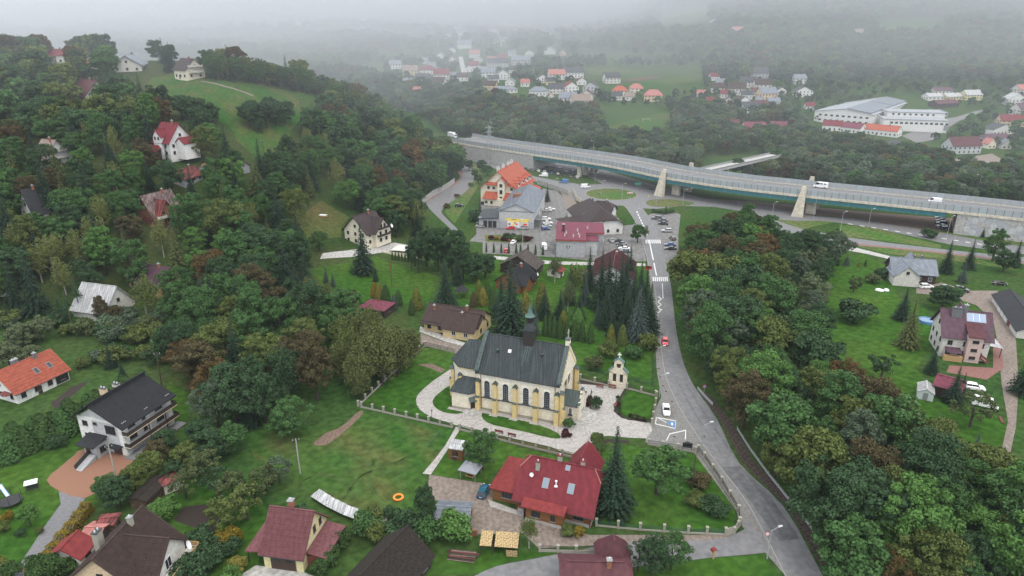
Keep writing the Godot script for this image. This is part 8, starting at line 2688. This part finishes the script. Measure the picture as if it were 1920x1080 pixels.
	tp("cone", "thuja", 1248, 402, 4.0, .6, "in the bed at the head of the roadside bays")
	# larch group between wood and church lawn
	g = "larches behind the church lawn"
	for q in [[690, 725, 16], [718, 722, 17], [748, 705, 15], [768, 688, 13], [700, 700, 16], [735, 690, 15], [675, 745, 13], [660, 700, 14], [715, 680, 14], [640, 720, 13], [680, 665, 15], [650, 670, 14], [700, 650, 13]]: tp("feather", "larch" if q[2] != 14 else "olive", q[0], q[1], q[2], 1.15, "behind the church lawn fence", g)
	for k in 6: tp("thuja", "thuja", 655 + k * 7.0, 752 - k * 5.0, 3.2, 1.0, "at the corner of the church fence", "thujas at the fence corner")
	# broad clump left of the meadow
	g = "old trees above the meadow"
	for q in [["fine", "olive", 430, 700, 15, 1.25], ["fine", "mid", 470, 690, 16, 1.2], ["fine", "brown", 385, 735, 14, 1.2], ["fine", "rust", 420, 765, 13, 1.2], ["fine", "dark", 445, 790, 15, 1.15], ["fine", "olive", 505, 730, 15, 1.3], ["fine", "brown", 545, 725, 13, 1.2], ["fine", "dark", 500, 790, 12, 1.1], ["fine", "grey", 410, 800, 12, 1.0], ["fine", "brown", 580, 700, 12, 1.1], ["fine", "mid", 545, 815, 9, 1.5], ["fine", "rust", 360, 700, 11, 1.1], ["spruce", "spruce", 470, 800, 12, 1.1], ["fine", "dark", 480, 770, 14, 1.1]]: tp(q[0], q[1], q[2], q[3], q[4], q[5], "in the clump above the meadow", g)
	# orchard and garden
	g = "orchard trees"
	for q in [["loose", "apple", 385, 905, 7.5], ["loose", "apple", 350, 935, 6.5], ["loose", "dark", 410, 930, 7.0], ["loose", "apple", 440, 950, 7.5], ["loose", "olive", 465, 975, 7.5], ["loose", "apple", 480, 940, 7.0], ["loose", "olive", 430, 990, 7.0], ["loose", "apple", 500, 920, 6.0], ["broad", "dark", 400, 865, 8.0], ["broad", "mid", 435, 850, 7.5], ["broad", "olive", 350, 880, 6.5], ["broad", "dark", 330, 905, 5.0], ["loose", "grey", 525, 905, 6.0], ["broad", "olive", 285, 900, 6.5], ["broad", "olive", 255, 925, 6.5], ["broad", "dark", 225, 950, 6.5], ["broad", "mid", 205, 930, 5.0], ["broad", "brown", 300, 870, 6.0], ["broad", "dark", 315, 850, 6.0], ["broad", "dark", 385, 835, 7.0]]: tp(q[0], q[1], q[2], q[3], q[4], 1.2, "in the orchard between the houses", g)
	for q in [[302, 975, 3.2, "fresh"], [315, 960, 3.0, "fresh"], [432, 1020, 3.2, "gold"], [430, 1035, 3.0, "dark"], [380, 1030, 4.0, "dark"], [392, 1062, 4.0, "dark"], [360, 1090, 4.6, "dark"], [405, 1050, 2.6, "dark"], [447, 1068, 2.2, "yellow"], [436, 1083, 2.0, "fresh"], [600, 1075, 2.4, "thuja"], [612, 1060, 2.4, "thuja"], [622, 1045, 2.4, "thuja"], [632, 1030, 2.4, "thuja"], [640, 1015, 2.6, "thuja"], [560, 985, 3.5, "dark"], [585, 1000, 3.5, "mid"], [690, 1000, 4.0, "mid"], [710, 1010, 3.6, "olive"], [735, 975, 2.4, "dark"], [700, 985, 3.5, "olive"], [760, 1010, 4.5, "dark"], [800, 1015, 4.0, "mid"]]: tp("bush", q[3], q[0], q[1], q[2], 1.0, "in the gardens below the meadow", "garden bushes below the meadow")
	tp("broad", "fresh", 58, 985, 4.5, 1.1, "beside the trampoline")
	for q in [[15, 975, 1.6, "gold"], [8, 995, 2.0, "olive"], [75, 1000, 1.2, "olive"], [40, 1005, 1.4, "dark"], [5, 1075, 3.0, "thuja_yellow"], [18, 1085, 3.0, "thuja"], [78, 1078, 3.6, "thuja"], [100, 1082, 4.0, "thuja"], [120, 1075, 3.2, "thuja"]]: tp("bush", q[3], q[0], q[1], q[2], .9, "on the front lawn", "shrubs on the front lawn")
	hedge([[60, 1090], [100, 1045], [135, 1000], [168, 958]], 1.9, 2.0, "gold", "clipped golden hedge along the grey drive", 190)
	# thuja hedge above the white house lawn
	for k in 17: tp("cone", ["thuja", "mid", "thuja"][k % 3], 2 + k * 17.0, 865 - k * 7.8 + (k % 2) * 6, 6.0 + (k % 3) * .7, 1.25, "in the tall hedge beside the white house lawn", "tall thuja hedge")
	tp("bush", "dark", 108, 838, 2.6, 1.1, "on the lawn below the thuja hedge")
	for q in [[210, 690, 7, "spruce"], [232, 715, 6, "blue"]]: tp("spruce", "spruce", q[0], q[1], q[2], 1.2, "between the orange and black roofed houses", "garden spruces")
	# scrub around the left houses
	g = "shrubs on the scrubby slope"
	rng.seed = 21
	for k in 46:
		var px = rng.randf_range(0, 330)
		var py = rng.randf_range(600, 690)
		if px < 150 and py > 650: continue
		tp("bush", ["mid", "grey", "olive", "apple", "dark"][rng.randi() % 5], px, py, rng.randf_range(2.5, 5.0), 1.1, "on the scrubby slope behind the orange roof", g)
	for q in [["willow", 45, 660, 9], ["willow", 20, 690, 8], ["willow", 80, 640, 8], ["willow", 60, 690, 7]]: tp("broad", "willow", q[1], q[2], q[3], 1.1, "above the orange roof", g)
	for q in [["fine", "brown", 195, 608, 9, .9], ["fine", "brown", 222, 612, 7, .9]]: tp(q[0], q[1], q[2], q[3], q[4], q[5], "in front of the pale sheet roof", g)
	for q in [["birch", 105, 520, 16], ["birch", 80, 530, 13], ["birch", 115, 505, 14], ["birch", 290, 600, 15], ["birch", 275, 590, 13], ["birch", 180, 470, 14], ["birch", 150, 500, 13]]: tp("birch", "birch" if q[1] < 200 else "olive", q[1], q[2], q[3], 1.15, "at the edge of the wooded slope", "birches on the slope")
	for q in [[118, 610, 11], [135, 612, 12], [152, 590, 12]]: tp("pine", "dark", q[0], q[1], q[2], .7, "beside the pale sheet roof", "pines beside the pale roof")
	# big oak by the slope garden, trees round the villa
	for q in [["fine", "mid", 450, 530, 18, 1.3], ["fine", "dark", 500, 520, 18, 1.3], ["fine", "mid", 540, 505, 16, 1.2], ["fine", "dark", 480, 560, 15, 1.3], ["fine", "fresh", 380, 535, 13, 1.0], ["fine", "dark", 420, 560, 14, 1.1], ["feather", "larch", 585, 590, 14, 1.1], ["feather", "larch", 615, 600, 13, 1.1], ["spruce", "blue", 612, 530, 7, .8], ["spruce", "blue", 625, 537, 6, .8], ["fine", "wine", 660, 575, 6, 1.0], ["fine", "dark", 640, 600, 10, 1.0], ["cone", "thuja_yellow", 583, 640, 9, 1.0], ["spruce", "spruce", 560, 600, 12, 1.1], ["fine", "brown", 520, 600, 11, 1.2], ["fine", "olive", 570, 660, 10, 1.1], ["fine", "mid", 600, 470, 8, 1.0]]: tp(q[0], q[1], q[2], q[3], q[4], q[5], "below the sloping villa garden", "large trees below the villa garden")
	# hill pasture clumps
	g = "tree clumps in the hill pasture"
	for q in [[342, 222, 11], [356, 228, 12], [372, 230, 12], [390, 234, 11], [402, 232, 9], [468, 238, 12], [485, 242, 13], [502, 240, 13], [520, 236, 12], [536, 232, 12], [478, 228, 11], [510, 226, 12], [490, 250, 7]]: tp("broad", ["dark", "dark", "dark", "mid"][q[0] % 4], q[0], q[1], q[2], 1.1, "in the hill pasture", g)
	rng.seed = 71
	for k in 34:
		var f = k / 33.0
		var x = lerp(395.0, 655.0, f)
		tp("fine" if k % 5 else "spruce", ["dark", "mid", "dark", "mid", "olive"][k % 5] if k % 5 else "spruce", x, table([[395, 149], [467, 154], [560, 172], [630, 187], [660, 196]], x) + (k % 3) * 2.0 - 3.0, rng.randf_range(10, 14), 1.1, "along the pasture's upper edge", "tree row along the hill pasture")
	tp("spruce", "blue", 124, 196, 16, 1.2, "beside the dark red hill roof")
	# right side garden trees
	g = "trees on the large lawn"
	for q in [["loose", "apple", 1600, 548, 6.5, 1.0], ["bush", "dark", 1602, 600, 6.0, 1.3], ["loose", "dark", 1652, 708, 7.5, 1.2], ["spruce", "larch", 1700, 650, 15, 1.3], ["spruce", "spruce", 1690, 600, 11, 1.2], ["broad", "dark", 1765, 580, 8, 1.4], ["broad", "mid", 1780, 572, 7, 1.2], ["spruce", "blue", 1803, 530, 8, 1.2], ["spruce", "spruce", 1772, 512, 13, 1.1], ["spruce", "spruce", 1815, 505, 12, 1.1], ["fine", "mid", 1860, 490, 13, 1.0], ["spruce", "spruce", 1902, 500, 11, 1.1], ["broad", "dark", 1880, 510, 9, 1.1], ["spruce", "spruce", 1745, 700, 8, 1.2], ["spruce", "spruce", 1785, 755, 10, 1.2], ["spruce", "spruce", 1800, 745, 7, 1.1], ["loose", "apple", 1818, 800, 9, 1.3], ["spruce", "blue", 1752, 818, 6, 1.1], ["spruce", "blue", 1778, 832, 6, 1.3], ["spruce", "blue", 1828, 848, 5, 1.1], ["spruce", "spruce", 1915, 740, 14, 1.2], ["bush", "dark", 1740, 445, 4, 1.1], ["spruce", "spruce", 1842, 445, 5, 1.0], ["broad", "dark", 1880, 445, 4, 1.0], ["cone", "blue", 1587, 498, 3.5, 1.0], ["cone", "spruce", 1570, 498, 2.6, 1.0], ["cone", "gold", 1610, 499, 1.6, 1.0], ["cone", "thuja", 1622, 499, 2.6, .7], ["cone", "spruce", 1552, 500, 4.0, 1.2], ["bush", "brown", 1485, 594, 2.2, .8], ["bush", "dark", 1650, 520, 3.5, 1.2], ["bush", "apple", 1635, 530, 3.0, 1.2]]: tp(q[0], q[1], q[2], q[3], q[4], q[5], "around the large lawn", g)
	for q in [[1306, 908, 3.0, "brown"], [1305, 945, 2.4, "olive"], [1330, 955, 2.6, "dark"], [1345, 965, 2.4, "dark"], [1065, 1000, 1.6, "olive"], [1085, 1003, 1.4, "gold"]]: tp("bush", q[3], q[0], q[1], q[2], 1.2, "on the parish garden lawn", "bushes in the parish garden")
	for k in 7: tp("bush", ["olive", "mid", "apple"][k % 3], 1118 + (k % 2) * 5, 850 - k * 4.0 if k < 4 else 826, 1.6, 1.0, "in the dark bed beside the spruce", "bed shrubs beside the spruce")
	# woods -----------------------------------------------------------
	wood([[1592, 1130], [1528, 985], [1438, 880], [1386, 800], [1340, 735], [1312, 675], [1298, 610], [1290, 550], [1290, 495], [1300, 475], [1420, 445], [1440, 475], [1445, 560], [1455, 645], [1530, 720], [1640, 790], [1740, 878], [1880, 965], [1990, 1030], [1990, 1140]], 5.6, 5000, 501, {"fine": 7, "broad": 2}, {"dark": 4, "mid": 5, "fresh": 2, "olive": 3.4, "rust": 1.2, "brown": 1.2, "grey": .8}, 9.0, 18.0, "in the wood beside the main road", "trees of the roadside wood")
	wood([[1455, 470], [1568, 470], [1572, 505], [1530, 560], [1535, 640], [1455, 640]], 5.5, 900, 502, {"fine": 6}, {"dark": 4, "grey": 2, "willow": 1}, 8.0, 12.0, "in the grove between wood and lawn", "trees of the small grove")
	wood([[330, 610], [470, 590], [600, 575], [660, 610], [690, 640], [650, 690], [610, 740], [590, 760], [430, 770], [345, 720]], 7.0, 900, 511, {"fine": 6, "feather": 1.5, "spruce": .6}, {"dark": 3, "mid": 4, "olive": 3, "brown": 1.5, "grey": 1}, 11.0, 17.0, "in the wood above the meadow", "trees of the wood above the meadow")
	# hillside: the nearest trees one by one, the rest as one mass
	var hill = spots([[-60, 610], [150, 600], [330, 640], [420, 640], [560, 620], [590, 560], [560, 500], [570, 455], [640, 470], [800, 440], [820, 400], [800, 375], [852, 340], [862, 320], [850, 296], [805, 285], [720, 205], [640, 190], [480, 150], [330, 132], [100, 105], [-60, 100]], 5.6, 40000, 503)
	hill.sort_custom(func(a, b): return a.length_squared() < b.length_squared())
	rng.seed = 504
	var rest = []
	for i in hill.size():
		var p = hill[i]
		if i < 210:
			var k = pick({"fine": 6, "spruce": 2.2, "birch": .6, "larch": .6})
			var hue = pick({"dark": 4, "mid": 4, "olive": 2, "rust": .5, "brown": .8, "fresh": 1.2})
			if k == "spruce": hue = "spruce"
			if k == "birch": hue = "birch"
			if k == "larch": hue = "larch"
			tree(k, hue, p, rng.randf_range(9.5, 17.5) * (1.2 if k == "spruce" else 1.0), rng.randf_range(.9, 1.2), "on the wooded hillside", "trees of the wooded hillside")
		else: rest.append(p)
	var a1 = []
	var a2 = []
	for i in rest.size():
		if i % 6 == 0: a1.append(rest[i])
		else: a2.append(rest[i])
	mass_at("hillside_wood", "dense mixed wood covering the hill behind the houses", a2, 505, "broad", {"dark": 4, "mid": 4, "olive": 3, "rust": .4, "brown": .7}, 10, 17.5)
	if a1.size(): mass_at("hillside_conifers", "dark conifers scattered through the hillside wood", a1, 506, "spruce", {"spruce": 1}, 12, 18)
	# valley floor between the bridge and the village
	mass("valley_wood", "grey green riverside wood between the bridge and the village", [[640, 150], [720, 150], [900, 185], [1010, 195], [1130, 215], [1330, 200], [1480, 215], [1540, 265], [1700, 285], [1780, 310], [1920, 315], [1990, 330], [1990, 405], [1700, 372], [1500, 350], [1250, 318], [1000, 280], [830, 248], [800, 225], [700, 190]], 5.8, 40000, 507, "broad", {"dark": 4, "mid": 2, "grey": 5, "olive": 1, "brown": 1, "willow": 1.5}, 8, 13)
	mass("village_trees", "scattered garden trees among the far village houses", [[640, 110], [1340, 100], [1560, 140], [1990, 150], [1990, 300], [1560, 230], [1330, 210], [1000, 190], [720, 160]], 8.5, 14000, 508, "far", {"dark": 3, "mid": 3, "grey": 2, "spruce": 2}, 6, 11)
	# far slopes
	var fp = []
	rng.seed = 509
	var y = -34.0
	while y < 150:
		var x = -60.0
		while x < 1990:
			var px = x + rng.randf_range(-4, 4)
			var py = y + rng.randf_range(-3, 3)
			x += 7.5
			var village = px > 700 and px < 1330 and py > 96
			if village and rng.randf() < .93: continue
			if blocked(Vector2(px, py)): continue
			if px > 800 and px < 1150 and py > 40 and py < 100 and rng.randf() < .35: continue
			var p = G(px, py)
			if -p.z < 620: continue
			fp.append(p)
		y += 4.2
	mass_at("far_forest", "misty forest covering the far valley slopes", fp, 510, "far", {"dark": 4, "mid": 4, "olive": 3, "rust": .4, "brown": .7, "spruce": 2}, 11, 17)
